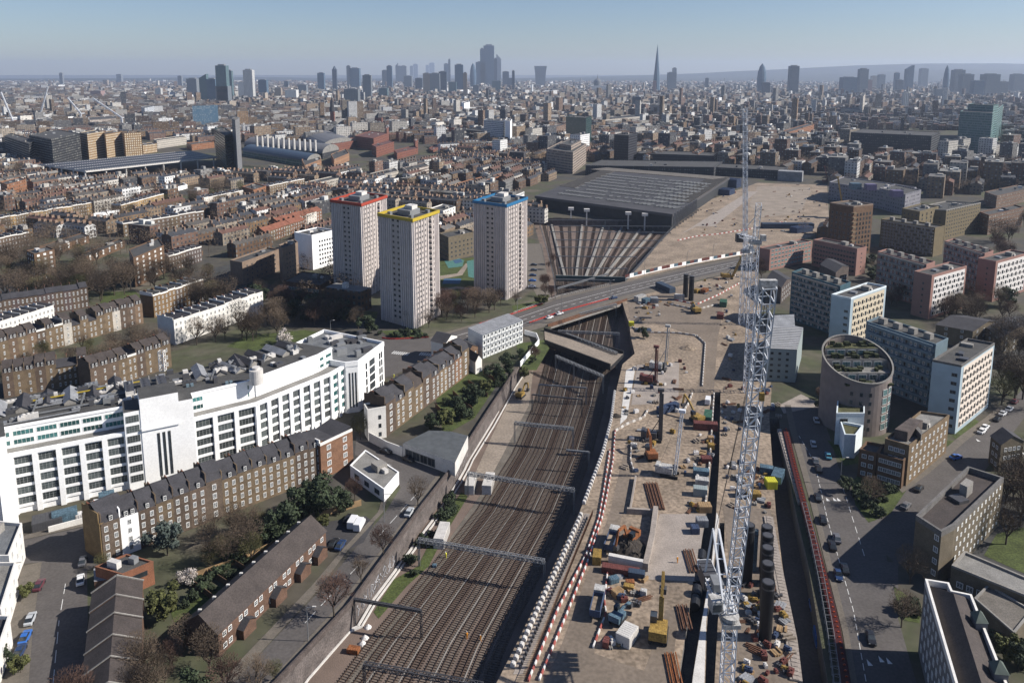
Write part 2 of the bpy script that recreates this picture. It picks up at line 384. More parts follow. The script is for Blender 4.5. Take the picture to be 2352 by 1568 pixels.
# --- grass
for L in ([(520, 796), (560, 772), (640, 764), (700, 758), (760, 768), (700, 790), (600, 808)], [(762, 716), (800, 712), (868, 716), (865, 732), (790, 735)], [(1010, 600), (1095, 590), (1096, 650), (1095, 668), (1010, 672)],
          [(1955, 1108), (1975, 1085), (2060, 1118), (2082, 1125), (2045, 1180), (1995, 1200), (1965, 1160)], [(2052, 1345), (2115, 1390), (2112, 1430), (2078, 1425), (2062, 1390)], [(2290, 1225), (2352, 1210), (2400, 1330), (2352, 1316), (2260, 1275)],
          [(2186, 1000), (2240, 962), (2248, 968), (2200, 1012)], [(1176, 702), (1240, 690), (1250, 700), (1180, 722)], [(875, 760), (960, 756), (980, 770), (900, 778)], [(520, 1230), (640, 1200), (660, 1250), (560, 1290)],
          [(390, 1400), (500, 1345), (545, 1372), (470, 1420), (400, 1428)], [(1000, 910), (1090, 850), (1165, 850), (1090, 960), (1020, 1000)], [(2270, 1440), (2352, 1490), (2352, 1540), (2290, 1480)], [(2165, 1010), (2190, 1012), (2190, 1024), (2160, 1024)], [(225, 672), (310, 668), (330, 690), (232, 700)],
          [(1900, 1010), (1960, 1040), (1985, 1060), (1940, 1070)], [(1185, 790), (1250, 780), (1262, 800), (1232, 850), (1200, 850)]):
    ground_poly('grass', PG(L), MATS['grass'], .05)
ground_poly('path', PG([(1010, 634), (1050, 628), (1070, 605), (1078, 606), (1062, 632), (1012, 642)]), MATS['earth_pale'], .08)
ground_poly('path', PG([(1010, 664), (1050, 658), (1095, 664), (1095, 668), (1050, 663), (1010, 669)]), MATS['earth_pale'], .08)
M('play_blue', (.06, .14, .25), .8); M('play_teal', (.1, .25, .22), .8)
ground_poly('playground', PG([(1020, 598), (1050, 592), (1066, 598), (1062, 612), (1030, 616)]), MATS['play_teal'], .09); ground_poly('playground', PG([(1040, 598), (1058, 595), (1062, 602), (1046, 606)]), MATS['play_blue'], .12); ground_poly('playground', PG([(1072, 600), (1092, 596), (1094, 640), (1076, 636)]), MATS['play_teal'], .09); ground_poly('playground', PG([(1020, 640), (1060, 640), (1056, 652), (1016, 652)]), MATS['play_blue'], .09)
ground_poly('car_park', PG([(1210, 560), (1245, 560), (1266, 690), (1240, 692), (1212, 640)]), MATS['pavement'], .05)

# --- construction site ground
ground_poly('site_ground', PG([(1140, 1568), (1190, 1470), (1331, 1176), (1385, 1034), (1405, 960), (1417, 890), (1430, 836), (1458, 812), (1449, 775), (1446, 745), (1437, 720), (1429, 692), (1500, 670), (1580, 652), (1741, 612), (1745, 700), (1765, 800), (1772, 900)]) +
            PG([(1767, 960), (1782, 1176), (1796, 1290), (1818, 1440), (1832, 1568), (1838, 1640), (1104, 1640)]), MATS['earth'], .02, [TRE, TRE2])
ground_poly('site_ground', PG([(1436, 646), (1470, 610), (1512, 560), (1600, 470), (1740, 420), (1900, 425), (1905, 520), (1860, 545), (1800, 560), (1741, 580), (1600, 607)]), MATS['earth'], .02)
ground_poly('dirt_road', PG([(1215, 1640), (1290, 1480), (1400, 1180), (1440, 1010), (1470, 1010), (1430, 1180), (1375, 1400), (1365, 1500), (1480, 1540), (1530, 1400), (1560, 1400), (1540, 1568), (1530, 1640)]), MATS['road_site'], .04)
ground_poly('dirt_road', PG([(1440, 690), (1560, 665), (1650, 660), (1660, 720), (1648, 780), (1640, 895), (1600, 900), (1615, 820), (1608, 770), (1560, 760), (1500, 740), (1450, 745)]), MATS['road_site'], .04)
ground_poly('concrete_slab', PG([(1515, 1180), (1620, 1180), (1600, 1335), (1480, 1330), (1495, 1250)]), MATS['slab'], .06)
ground_poly('concrete_slab', PG([(1463, 838), (1560, 832), (1558, 925), (1450, 930)]), MATS['slab'], .06)
ground_poly('concrete_slab', PG([(1438, 850), (1460, 840), (1440, 960), (1424, 975)]), MATS['concrete_light'], .07)
ground_poly('concrete_slab', PG([(1790, 930), (1840, 905), (1880, 925), (1870, 935), (1800, 950)]), MATS['slab'], .06)
ground_poly('dirt_road', PG([(1720, 440), (1740, 440), (1640, 520), (1600, 520), (1560, 540)]), MATS['slab'], .06)
ground_poly('site_ground', PG([(1740, 428), (1860, 430), (1862, 440), (1838, 490), (1750, 500), (1720, 470)]), MATS['earth_pale'], .05)
ground_poly('site_deck', PG([(1660, 1160), (1770, 1170), (1790, 1330), (1812, 1568), (1700, 1568), (1680, 1330)]), MATS['road_site'], .05)
ground_poly('concrete_lip', PG([(1646, 1176), (1634, 1300), (1612, 1426), (1592, 1551), (1581, 1640), (1617, 1640), (1618, 1568), (1622, 1426), (1638, 1300), (1652, 1190)]), MATS['concrete_light'], .07)

# ================================================================ railway
def offset_line(P, d):
    out = []
    for i, p in enumerate(P):
        a = P[max(0, i - 1)]; b = P[min(len(P) - 1, i + 1)]; t = (b - a).normalized(); out.append(p + Vector((t.y, -t.x, 0)) * d)
    return out
def track(name, px, label, timber=False, world=None):
    C = resample(world or PG(px, ZT), 6.)
    rt = root(name, label, 'railway track', C[0], group='railway tracks')
    for s in (-1, 1):
        L = offset_line(C, s * .75); m = MB()
        for a, b in zip(L, L[1:]): m.beam(a + Vector((0, 0, .28)), b + Vector((0, 0, .28)), .11, .16)
        m.build('rail', MATS['rail'], rt)
    m = MB(); S = resample(C, .7)
    for i, p in enumerate(S):
        a = S[max(0, i - 1)]; b = S[min(len(S) - 1, i + 1)]; t = (b - a).normalized(); nn = Vector((t.y, -t.x, 0)) * 1.3
        q = p + Vector((0, 0, .1))
        m.beam(q - nn, q + nn, .26, .14)
    o = m.build('sleepers', MATS['sleeper_timber' if timber else 'sleeper'], rt); o['kind'] = 'stuff'
    return rt
# left and right limits of the track bed at track level
TL = [(762, 1600), (850, 1480), (1000, 1300), (1100, 1176), (1185, 1040), (1232, 930), (1258, 835), (1285, 740), (1300, 690)]
TR = [(1108, 1600), (1150, 1480), (1240, 1300), (1302, 1176), (1352, 1040), (1382, 930), (1396, 850), (1415, 740), (1425, 690)]
NT = 10
for i in range(NT):
    k = i / (NT - 1)
    px = offs(TL, TR, k)
    track('railway_track', px, ['outermost railway track next to the graffiti wall', 'second railway track from the graffiti wall', 'third railway track from the graffiti wall', 'fourth railway track from the graffiti wall', 'fifth railway track from the graffiti wall',
        'fifth railway track from the shaded right-hand cutting wall', 'fourth railway track from the shaded right-hand cutting wall', 'third railway track from the shaded right-hand cutting wall', 'second railway track from the shaded right-hand cutting wall', 'last railway track under the shaded right-hand cutting wall'][i], i % 3 == 1)
# throat towards the station
KB = [(1284 + i * 9.6, 678 - i * .8) for i in range(16)]
KT = [(1246 + i * 20.5, 505 + (i % 2) * 1.2) for i in range(16)]
for i in range(16):
    b, t_ = KB[i], KT[i]; m1 = (b[0] + (t_[0] - b[0]) * .25 - 3, b[1] + (t_[1] - b[1]) * .36); m2 = (b[0] + (t_[0] - b[0]) * .62, b[1] + (t_[1] - b[1]) * .68)
    track('railway_track', [b, m1, m2, t_], 'railway track in the fan of lines before the station, %s' % ('by its left wall' if i < 2 else 'left half of the fan' if i < 8 else 'right half of the fan' if i < 14 else 'by its right wall'), i % 4 == 2)
for i, (k0, k1) in enumerate(((.1, .06), (.27, .3), (.42, .47), (.55, .62), (.7, .78), (.8, .9))):
    a, b = (1284 + 144 * k0, 640), (1246 + 308 * k1, 507); L = PG([a, ((a[0] + b[0]) / 2, (a[1] + b[1]) / 2 + 3), b], ZT); m = MB()
    for p, q in zip(L, L[1:]): m.beam(p + Vector((0, 0, .5)), q + Vector((0, 0, .5)), 1.6, 1.)
    tag(m.build('track_platform', MATS['concrete']), 'long pale narrow platform between the fanned tracks, %s from the left' % ['first', 'second', 'third', 'fourth', 'fifth', 'sixth'][i], 'platform')
# walkways and troughs
def ribbon(name, px, w, h, mat, z=ZT, label=None, cat=None, lift=0.):
    m = MB(); L = PG(px, z)
    for a, b in zip(L, L[1:]): m.beam(a + Vector((0, 0, h / 2 + lift)), b + Vector((0, 0, h / 2 + lift)), w, h)
    return tag(m.build(name, MATS[mat]), label, cat)
TG = [(672, 1600), (700, 1560), (795, 1451), (822, 1440), (858, 1378), (1003, 1183), (1050, 1110), (1068, 1078), (1078, 1056), (1125, 980), (1176, 889), (1215, 830)]
ribbon('cable_trough', TG, .5, .4, 'concrete_light', label='white concrete cable trough running along the foot of the graffiti wall', cat='cable trough')
ribbon('cable_trough', [(x + 9, y) for x, y in TG], .35, .4, 'concrete_light', label='second white cable trough beside the first, nearer the tracks', cat='cable trough')
for k in (.17, .39, .61, .83): ribbon('walkway_line', offs(TL, TR, k), .22, .12, 'concrete', label='thin pale cable duct between the tracks, %s' % {.17: 'nearest the graffiti wall', .39: 'left of the middle', .61: 'right of the middle', .83: 'nearest the right-hand wall'}[k], cat='cable duct')
strip('cess_path', [(720, 1600), (860, 1425), (1040, 1180), (1110, 1085), (1180, 960), (1215, 880)], [(745, 1600), (880, 1435), (1065, 1190), (1140, 1095), (1205, 965), (1228, 885)], MATS['ballast_pale'], ZT + .05)
ground_poly('verge', PG([(1085, 1100), (1125, 1100), (1215, 930), (1225, 850), (1195, 870), (1130, 1000)], ZT), MATS['earth_pale'], ZT + .06)
ground_poly('grass', PG([(905, 1330), (960, 1300), (1010, 1200), (1060, 1130), (1075, 1140), (1020, 1230), (985, 1300), (935, 1345), (870, 1420), (858, 1405)], ZT), MATS['grass'], ZT + .07)
# coping and railing on the left retaining wall, parapets
def wallrow(name, px, h, th, mat, z, label, cat='wall'):
    m = MB(); L = PG(px, 0)
    for a, b in zip(L, L[1:]):
        d = (b - a).normalized(); nn = Vector((-d.y, d.x)) * th / 2
        P = [(a.x - nn.x, a.y - nn.y), (b.x - nn.x, b.y - nn.y), (b.x + nn.x, b.y + nn.y), (a.x + nn.x, a.y + nn.y)]
        m.prism(P, z, z + h, 0, 0)
    return tag(m.build(name, MATS[mat]), label, cat)
M('brick_dark', (.13, .105, .095), .9, .3, .5, scale2=4.)
wallrow('parapet_wall', [(560, 1650), (640, 1568), (805, 1393), (963, 1176), (1038, 1079), (1120, 950), (1186, 850)], 1.3, .5, 'brick_dark', 0., 'dark brick parapet between the street pavement and the railway cutting')
# graffiti strokes on the cutting wall: slightly raised paint in looping letters
M('graffiti_paint', (.55, .56, .58), .7, .1, 2.)
def graffiti(a_px, b_px, seed, label, n=9):
    a, b = G(*a_px), G(*b_px); d = (b - a); L = d.length; d.normalize(); nn = Vector((d.y, -d.x, 0))
    if nn.x < 0: nn = -nn
    r = random.Random(seed); m = MB()
    for i in range(n):
        u = L * (i + .5) / n; pts = []
        for j in range(5): pts.append((u + r.uniform(-.45, .45) * L / n * 1.4, -4.6 + j * .75 * r.uniform(.8, 1.1)))
        for p, q in zip(pts, pts[1:]):
            m.beam(a + d * p[0] + nn * .04 + Vector((0, 0, p[1])), a + d * q[0] + nn * .04 + Vector((0, 0, q[1])), .16, .05)
    tag(m.build('graffiti', MATS['graffiti_paint']), label, 'graffiti')
graffiti((820, 1373), (862, 1315), 3, 'large white graffiti letters low on the railway wall', 8)
graffiti((862, 1315), (905, 1256), 5, 'tangled white graffiti tag on the railway wall, above the large letters', 8)
graffiti((1044, 1069), (1084, 1005), 9, 'pale graffiti at the far end of the railway wall by the grey sheds', 9)

# --- overhead line gantries
def gantry(pL, pR, hl, label, w=.9, posts=(1, 1), mat='steel_dark', z=ZT, mid=()):
    a, b = G(*pL, z), G(*pR, z)
    rt = root('overhead_line_gantry', label, 'gantry', a, group='overhead line gantries over the tracks')
    up = Vector((0, 0, hl)); m = MB(); m.truss(a + up, b + up, w, w, w * 1.25, .1); m.build('beam', MATS[mat], rt)
    for p, f in ((a, posts[0]), (b, posts[1])) + tuple((a + (b - a) * k, 1) for k in mid):
        if f: m = MB(); m.truss(p, p + up, .45, .45, 1.1, .07, up=(0, 1, 0)); m.build('post', MATS[mat], rt)
    m = MB(); d = b - a; L = d.length; n = max(2, int(L / 4))
    for i in range(n):
        p = a + d * ((i + .5) / n) + up; m.beam(p - Vector((0, 0, w / 2)), p - Vector((0, 0, 1.7)), .09); m.beam(p - Vector((0, 0, 1.7)), p - Vector((-.9, 0, 1.5)), .06)
    m.build('insulator_arm', MATS[mat], rt)
    return rt
gantry((838, 1590), (1110, 1640), 6.5, 'lattice gantry at the bottom edge of the photo', mat='steel_dark')
gantry((815, 1438), (968, 1466), 7., 'plain short gantry beside the white wrapped bundles', w=.5)
gantry((963, 1300), (1250, 1352), 7.5, 'long lattice gantry beside the grey equipment cabin', mat='steel_grey')
gantry((1075, 1140), (1318, 1180), 7.5, 'long lattice gantry beside the two white cabins', mat='steel_grey')
gantry((1182, 1018), (1316, 1032), 7.5, 'pale gantry with a truss over the left half of the tracks', mat='steel_grey', posts=(1, 1))
gantry((1222, 946), (1336, 958), 7., 'thin gantry between the two pale gantries', w=.3, posts=(1, 1))
gantry((1238, 922), (1346, 930), 7., 'thin pale portal gantry nearest the dark shade of the beige bridge', w=.3, mat='steel_grey')
gantry((1352, 1085), (1300, 1080), 7., 'single arm gantry by the right-hand wall', w=.4, mat='steel_grey', posts=(1, 0))
gantry((1276, 856), (1385, 905), 7.5, 'lattice gantry in front of the beige bridge', mat='steel_grey', mid=(.4,))
gantry((1282, 796), (1422, 802), 7.5, 'lattice gantry just behind the beige bridge', mat='steel_grey')
gantry((1300, 800), (1416, 846), 7., 'slanting lattice gantry right behind the beige bridge', mat='steel_grey')
gantry((1330, 752), (1415, 728), 7., 'lattice gantry tucked under the road bridge edge', mat='steel_grey')
for i, (y, xl, xr) in enumerate(((668, 1276, 1400), (640, 1282, 1440), (612, 1278, 1462), (590, 1278, 1500), (572, 1277, 1520), (553, 1262, 1540), (538, 1258, 1540), (524, 1240, 1540))):
    gantry((xl, y), (xr, y + 2), 7., ('thin headspan gantry across the station tracks, %s of the eight counted from the road bridge' % ['first', 'second', 'third', 'fourth', 'fifth', 'sixth', 'seventh', 'eighth'][i]), w=.35, mat='steel_grey', mid=(.5,))
gantry((1280, 690), (1396, 655), 7., 'lattice gantry leaning against the parapet of the road bridge', w=.7, mat='steel_grey')

# --- bridges
def bridge(name, label, quad, zt, th, top, side, para=None):
    P = [G(x, y, zt) for x, y in quad]; c = sum(P, Vector()) / 4
    rt = root(name, label, 'bridge', (c.x, c.y, ZT)); m = MB(); m.prism(P, zt - th, zt, 1, 0, True); m.build('deck', [MATS[top], MATS[side]], rt)
    for i, j in (para or ()):
        a, b = P[i], P[j]; d = (b - a).normalized(); nn = Vector((-d.y, d.x, 0)) * .25; m = MB()
        m.prism([a - nn, b - nn, b + nn, a + nn], zt - th * .6, zt + 1.2, 0, 0, True); m.build('girder', MATS[side], rt)
    return rt
bridge('road_bridge', 'long road bridge carrying the main road over the railway cutting', [(1258, 750), (1440, 690), (1446, 644), (1258, 690)], .0, 1.6, 'asphalt', 'steel_rust', ((0, 1),))
bridge('beige_bridge', 'short beige decked bridge across the dark part of the cutting', [(1252, 786), (1402, 842), (1432, 812), (1250, 758)], .25, 1.7, 'earth_pale', 'fascia_shade' if M('fascia_shade', (.03, .03, .032), .8) else '', ((0, 1), (3, 2)))  # near-black sides stand in for the deep shade under the deck
a, b = G(1262, 752, -1.), G(1434, 697, -1.); m = MB(); m.beam(a, b, 2.2, .8); tag(m.build('pipe_bridge', MATS['concrete']), 'narrow concrete beam bridge running along the near side of the road bridge', 'bridge')
m = MB()
for p in PG([(1278, 634)], 0.): pass
bridge('foot_bridge', 'teal steel girder crossing the station tracks behind the road bridge', [(1276, 637), (1436, 641), (1440, 636), (1276, 631)], .6, 2.2, 'concrete_dark', 'teal' if M('teal', (.05, .1, .11), .6) else '', ((0, 1),))
# ================================================================ buildings: helpers
def V2(a, b): return math.hypot(b[0] - a[0], b[1] - a[1])
def edge_rz(a, b): return math.atan2(b[1] - a[1], b[0] - a[0])
def foot3(A, B, C, base=None, h=None, hA=None):
    """footprint from three roof corners (left, near, right) in the photo; height from the ground point under the near corner"""
    if base is not None:
        g = G(*base); h = HT(g, B[1])
    b = G(*B, h); a = G(*A, h); c = G(*C, h); d = a + c - b
    return [a, b, c, d], h
def wins(rt, items, name='window'):
    """items: (P, rz, w, h, kind). The nearest 98 are parts, the rest one part"""
    items.sort(key=lambda t: (t[0][0] ** 2 + t[0][1] ** 2))
    N = getattr(wins, 'cap', 98)
    for it in items[:N]: win(rt, *it, name=name)
    if len(items) > N:
        mb = MB(); l = rt.location; ca = {}
        for P, rz, w_, h_, k in items[N:]:
            ca_, sa_ = math.cos(rz), math.sin(rz)
            def T(x, y, z): return (P[0] - l.x + x * w_ * ca_ - y * sa_, P[1] - l.y + x * w_ * sa_ + y * ca_, P[2] - l.z + z * h_)
            mb.face([T(-.5, -.05, 0), T(.5, -.05, 0), T(.5, -.05, 1), T(-.5, -.05, 1)], 0)
            mb.face([T(-.4, -.07, .1), T(.4, -.07, .1), T(.4, -.07, .9), T(-.4, -.07, .9)], 1)
        me = winmesh(items[-1][4]); o = mb.build(name, [me.materials[0], me.materials[1]], rt, world=False); o['kind'] = 'stuff'
def grid(a, b, z0, cols, rows, w_, h_, dz, kind, m0=1., m1=1., out=0., skip=None):
    L = V2(a, b); rz = edge_rz(a, b); d = Vector(((b[0] - a[0]) / L, (b[1] - a[1]) / L, 0)); nn = Vector((d.y, -d.x, 0)); res = []
    for r in range(rows):
        for c in range(cols):
            if skip and skip(r, c): continue
            u = m0 + (L - m0 - m1) * ((c + .5) / cols); res.append((Vector((a[0], a[1], 0)) + d * u + nn * out + Vector((0, 0, z0 + r * dz)), rz, w_, h_, kind))
    return res
def rim(mb, P, z0, z1, t=.35, mi=0):
    """parapet ring on footprint P"""
    P = ccw(P); n = len(P); c = sum(P, Vector((0, 0))) / n
    def inset(i):
        p0, p1, p2 = P[i - 1], P[i], P[(i + 1) % n]; d1 = (p1 - p0).normalized(); d2 = (p2 - p1).normalized()
        n1 = Vector((-d1.y, d1.x)); n2 = Vector((-d2.y, d2.x)); k = n1 + n2
        return p1 + k * (t / max(.3, 1 + n1.dot(n2)))
    I = [inset(i) for i in range(n)]
    for i in range(n):
        j = (i + 1) % n; a, b, c2, d2 = P[i], P[j], I[j], I[i]
        mb.wall(a, b, z0, z1, mi); mb.wall(c2, d2, z0, z1, mi); mb.face([(a[0], a[1], z1), (b[0], b[1], z1), (c2[0], c2[1], z1), (d2[0], d2[1], z1)], mi)
    return I
def block(name, label, cat, P, h, wall, roof, z0=0., para=.8, pmat=None, W=(), plant=0, seed=0, group=None, kids=True, pt=.35, plantm='concrete'):
    P = ccw(P); c = sum(P, Vector((0, 0))) / len(P)
    rt = root(name, label, cat, (c.x, c.y, z0), group=group)
    mb = MB(); n = len(P)
    for i in range(n): mb.wall(P[i], P[(i + 1) % n], z0, h - (.02 if para else 0))
    mb.build('wall', MATS[wall], rt)
    mb = MB(); mb.prism(P, h - .3 - (para if para else 0), h - (para if para else 0), 0, 0); 
    rb = MB(); vs = [Vector((p.x, p.y, h - (para or 0))) for p in P]
    for t in tessellate_polygon([vs]):
        q = [vs[i] for i in t]
        if (q[1] - q[0]).cross(q[2] - q[0]).z < 0: q.reverse()
        rb.face(q)
    rb.build('roof', MATS[roof], rt)
    if para: pb = MB(); rim(pb, [p + (p - c).normalized() * .05 for p in P], h - para, h, pt); pb.build('parapet', MATS[pmat or wall], rt)
    r = random.Random(seed + 5)
    for k in range(plant):
        a, b, d = P[0], P[1], P[-1]; u, v = r.uniform(.15, .85), r.uniform(.2, .8); q = a + (b - a) * u + (d - a) * v if n == 4 else c + Vector((r.uniform(-3, 3), r.uniform(-3, 3)))
        mb = MB(); mb.box((q.x, q.y, h - (para or 0)), (r.uniform(1.2, 4.), r.uniform(1.2, 3.5), r.uniform(.8, 2.4)), edge_rz(P[0], P[1])); mb.build('roof_unit', MATS[r.choice(['concrete', 'steel_grey', 'concrete_light', 'steel_dark'])], rt)
    it = []
    for wspec in W: it += grid(P[wspec[0]], P[(wspec[0] + 1) % n], *wspec[1:])
    if it: wins(rt, it)
    return rt, P
def roofbox(rt, A, B, C, z, h, mat, name='plant_room'):
    """box standing on a roof at height z, given by three photo corners of its top"""
    P, _ = foot3(A, B, C, h=z + h); mb = MB(); mb.prism(P, z, z + h); return mb.build(name, MATS[mat], rt)
def gable(mb, P, h, rise, mi_wall=0, mi_roof=1, over=.3, z0=0.):
    """walls + pitched roof with the ridge along P0->P1 direction; P ccw quad"""
    P = ccw(P); a, b, c, d = P
    for i in range(4): mb.wall(P[i], P[(i + 1) % 4], z0, h, mi_wall)
    m1 = (b + c) / 2; m0 = (a + d) / 2; top = h + rise
    e = (b - a).normalized() * over; s = (d - a).normalized() * over; k = rise / ((d - a).length / 2) * over
    mb.face([(a.x, a.y, h), (m0.x, m0.y, top), (d.x, d.y, h)][::-1], mi_wall, [(0, 0)] * 3); mb.face([(b.x, b.y, h), (c.x, c.y, h), (m1.x, m1.y, top)], mi_wall, [(0, 0)] * 3)
    A, B = a - e - s, b + e - s; C, D = c + e + s, d - e + s; M0, M1 = m0 - e, m1 + e
    for q in ([(A, h - k), (B, h - k), (M1, top + .05), (M0, top + .05)], [(C, h - k), (D, h - k), (M0, top + .05), (M1, top + .05)]):
        mb.face([(p.x, p.y, z) for p, z in q], mi_roof)
for nm, c in (('slate', (.07, .068, .075)), ('slate_brown', (.085, .07, .064)), ('tile_red', (.3, .12, .075)), ('felt', (.1, .098, .094)), ('felt_pale', (.3, .29, .27)), ('gravel_roof', (.2, .18, .155)), ('metal_roof', (.34, .35, .37)), ('lead', (.2, .21, .22))): M(nm, c, .85, .2, .3, scale2=3.)
M('green_roof', (.11, .11, .05), .95, .3, .8, scale2=4.)
M('brick_yellow', (.25, .18, .11), .9, .2, .5, scale2=4.); M('brick_brown', (.19, .115, .07), .9, .2, .5, scale2=4.); M('brick_orange', (.32, .14, .08), .9, .16, .5, scale2=4.); M('stucco', (.66, .64, .6), .85, .08, .3, scale2=3.)
M('brick_grey', (.2, .165, .115), .9, .15, .5, scale2=4.); M('render_white', (.84, .84, .83), .8, .05, .2, scale2=2.); M('brick_oc', (1, 1, 1), .9, .2, .5, scale2=4., oc=True); M('slate_oc', (1, 1, 1), .85, .2, .4, scale2=3., oc=True)
M('render_pink', (.42, .24, .2), .8, .08, .3, scale2=3.); M('render_blue', (.2, .28, .33), .8, .08, .3, scale2=3.); M('render_teal', (.07, .15, .19), .8, .08, .3, scale2=3.); M('render_pale', (.62, .68, .7), .8, .08, .3, scale2=3.)
M('concrete_brown', (.3, .22, .165), .85, .15, .4, scale2=3.); M('rim_red', (.5, .08, .045), .6, .06, .4); M('rim_yellow', (.62, .46, .05), .6, .06, .4); M('rim_blue', (.03, .2, .42), .6, .06, .4)
M('pipe_copper', (.5, .38, .32), .35, .1, 1., metal=.6); M('container_blue', (.03, .12, .22), .6, .15, .6)
# ================================================================ white factory
def V(x, y): return Vector((x, y))
def lift(P, d):   # move a polyline back (away from its outward side) by d
    out = []
    for i in range(len(P)):
        a = P[max(0, i - 1)]; b = P[min(len(P) - 1, i + 1)]; t = (b - a).normalized(); out.append(P[i] + Vector((-t.y, t.x)) * d)
    return out
def factory():
    W_ = MATS['render_white']; l0 = V(-145, 189.5); f0 = V(-127.5, 199.6); cA = V(-111.5, 206.9); cB = V(-96., 215.6); f1 = V(-80.5, 226.7); f2 = V(-62.9, 250.7); f3 = V(-59.4, 258.6)
    rt = root('factory_building', 'long white art deco factory with big steel windows and a cluttered plant roof', 'factory', (-100, 225, 0))
    # main body
    front = [V(-165, 178), l0, cA, cB, f1, f2, f3]; back = lift(front, 30)
    mb = MB(); mb.prism(front + back[::-1], 0, 17., 0, 1); mb.build('wall', [W_, MATS['felt_pale']], rt)
    mb = MB()
    for a, b in zip(front, front[1:]):     # cornice
        q = lift([a, b], -.7); mb.prism([q[0], q[1], b, a], 16.9, 17.8)
        q = lift([a, b], .02); q2 = lift([a, b], .5); mb.prism([q[0], q[1], q2[1], q2[0]], 17., 17.8)
    mb.build('cornice', W_, rt)
    # set back upper storeys
    up = lift(front, 5.5); upb = lift(front, 27.5); mb = MB(); mb.prism(up + upb[::-1], 17.02, 22.7, 0, 1); mb.build('upper_wall', [W_, MATS['felt']], rt)
    mb = MB()
    for a, b in zip(lift(front, 5.3), lift(front, 5.3)[1:]):
        q = lift([a, b], .8); mb.prism([a, b, q[1], q[0]], 22.7, 23.3)
    mb.build('upper_parapet', W_, rt)
    it = []
    for (a, b), nb in (((l0 + (cA - l0) * .1, cA), 6), ((cB, f1), 3.0), ((f1, f2), 7), ((f2, f3), 2)):
        nb = int(round(nb)); pil = MB(); d = (b - a) / nb; rz = edge_rz(a, b); L = d.length; nn = Vector((d.y, -d.x)).normalized()
        for i in range(nb + 1):
            c = a + d * i; pil.box((c.x + nn.x * .35, c.y + nn.y * .35, 0), (1.35 if 0 < i < nb else 1.35, .8, 16.95), rz)
        for r_ in range(6):
            c = (a + b) / 2; pil.box((c.x + nn.x * .13, c.y + nn.y * .13, 2.6 + r_ * 2.95 - .8), ((b - a).length, .35, .75), rz)
        pil.build('pilasters', W_, rt)
        for r_ in range(5):
            for i in range(nb):
                c = a + d * (i + .5); it.append((Vector((c.x + nn.x * .06, c.y + nn.y * .06, 2.6 + r_ * 2.95)), rz, L - 1.35, 2.0, 'bigsteel'))
        ua, ub = lift([a, b], 5.5); d2 = (ub - ua) / nb
        if a != f1:
            for r_ in range(2):
                for i in range(nb):
                    c = ua + d2 * (i + .5); it.append((Vector((c.x, c.y, 17.9 + r_ * 2.5)), rz, d2.length - .6, 1.4, 'strip'))
    wins(rt, it)
    # white louvre screens on the right wing
    mb = MB(); a, b = lift([f1 + (f2 - f1) * .12, f2 - (f2 - f1) * .1], 5.0); mb.prism([a, b, *lift([a, b], .5)[::-1]], 17.1, 23.); mb.build('screen', W_, rt)
    # centre tower
    def tower(a, b, h, dep, nm='tower_wall', out=1.4):
        p = lift([a, b], -out) + lift([a, b], dep)[::-1]; mb = MB(); mb.prism(p, 0, h, 0, 1); mb.build(nm, [W_, MATS['felt']], rt); return p
    t1 = cA + (cB - cA) * .22; t2 = cA + (cB - cA) * .8
    p = tower(t1, t2, 27.3, 8.); d = (p[1] - p[0]); rz = edge_rz(p[0], p[1])
    mb = MB(); nn = Vector((d.y, -d.x)).normalized()
    for k in (.42, .56, .7):
        c = p[0] + d * k + nn * .0; w_ = win(rt, (c.x, c.y, 2.5), rz, .75, 13.5, 'slot')
    mb.prism([p[0] + nn * .5, p[1] + nn * .5, p[1], p[0]], 17.6, 18.3); mb.build('tower_band', W_, rt)
    p = tower(t2, cB + (cB - cA) * .02, 24.5, 8.)
    p = tower(cA - (cB - cA) * .02, t1, 24., 8., out=1.2); d = p[1] - p[0]; rz = edge_rz(p[0], p[1])
    for r_ in range(7): c = p[0] + d * .5; win(rt, (c.x, c.y, 2.4 + r_ * 3.05), rz, d.length - .8, 2.1, 'bigsteel')
    # left end entrance tower with a battered foot
    a, b = V(-147., 185.), V(-136.5, 192.6); nn = Vector(((b - a).y, -(b - a).x)).normalized(); p = [a + nn * 2.5, b + nn * 2.5, b - nn * 9, a - nn * 9]
    mb = MB(); mb.prism(p, 0, 24.6, 0, 1); q = [p[0] + nn * .02, p[1] + nn * .02]
    e = (b - a).normalized()
    for s0, s1 in (((q[1] - e * 2.6), q[1] + e * .8),):
        A_ = [s0 + nn * 2.6, s1 + nn * 2.6]; mb.face([(*A_[0], 0), (*A_[1], 0), (*(s1), 9), (*(s0), 9)]); mb.face([(*A_[1], 0), (*(s1 - nn * 1), 0), (*(s1 - nn * 1), 9), (*s1, 9)]); mb.face([(*(s0 - nn * 1), 0), (*A_[0], 0), (*s0, 9), (*(s0 - nn), 9)])
    mb.build('entrance_tower', [W_, MATS['felt']], rt)
    # right end tower
    e0, e1, e2 = V(-58.9, 257.), V(-54.8, 258.4), V(-48.9, 278.); P = [e0, e1, e2, V(-75, 292), V(-86, 268)]
    mb = MB(); mb.prism(P, 0, 18.1, 0, 1); mb.build('end_wall', [W_, MATS['lead']], rt)
    mb = MB(); rim(mb, [e1 + V(.15, -.15), e2 + V(.2, .1), V(-75, 292.2), V(-86.2, 268), e0 + V(-.1, -.15)], 17.4, 19.2, .5); mb.build('end_parapet', W_, rt)
    d = e2 - e1; rz = edge_rz(e1, e2)
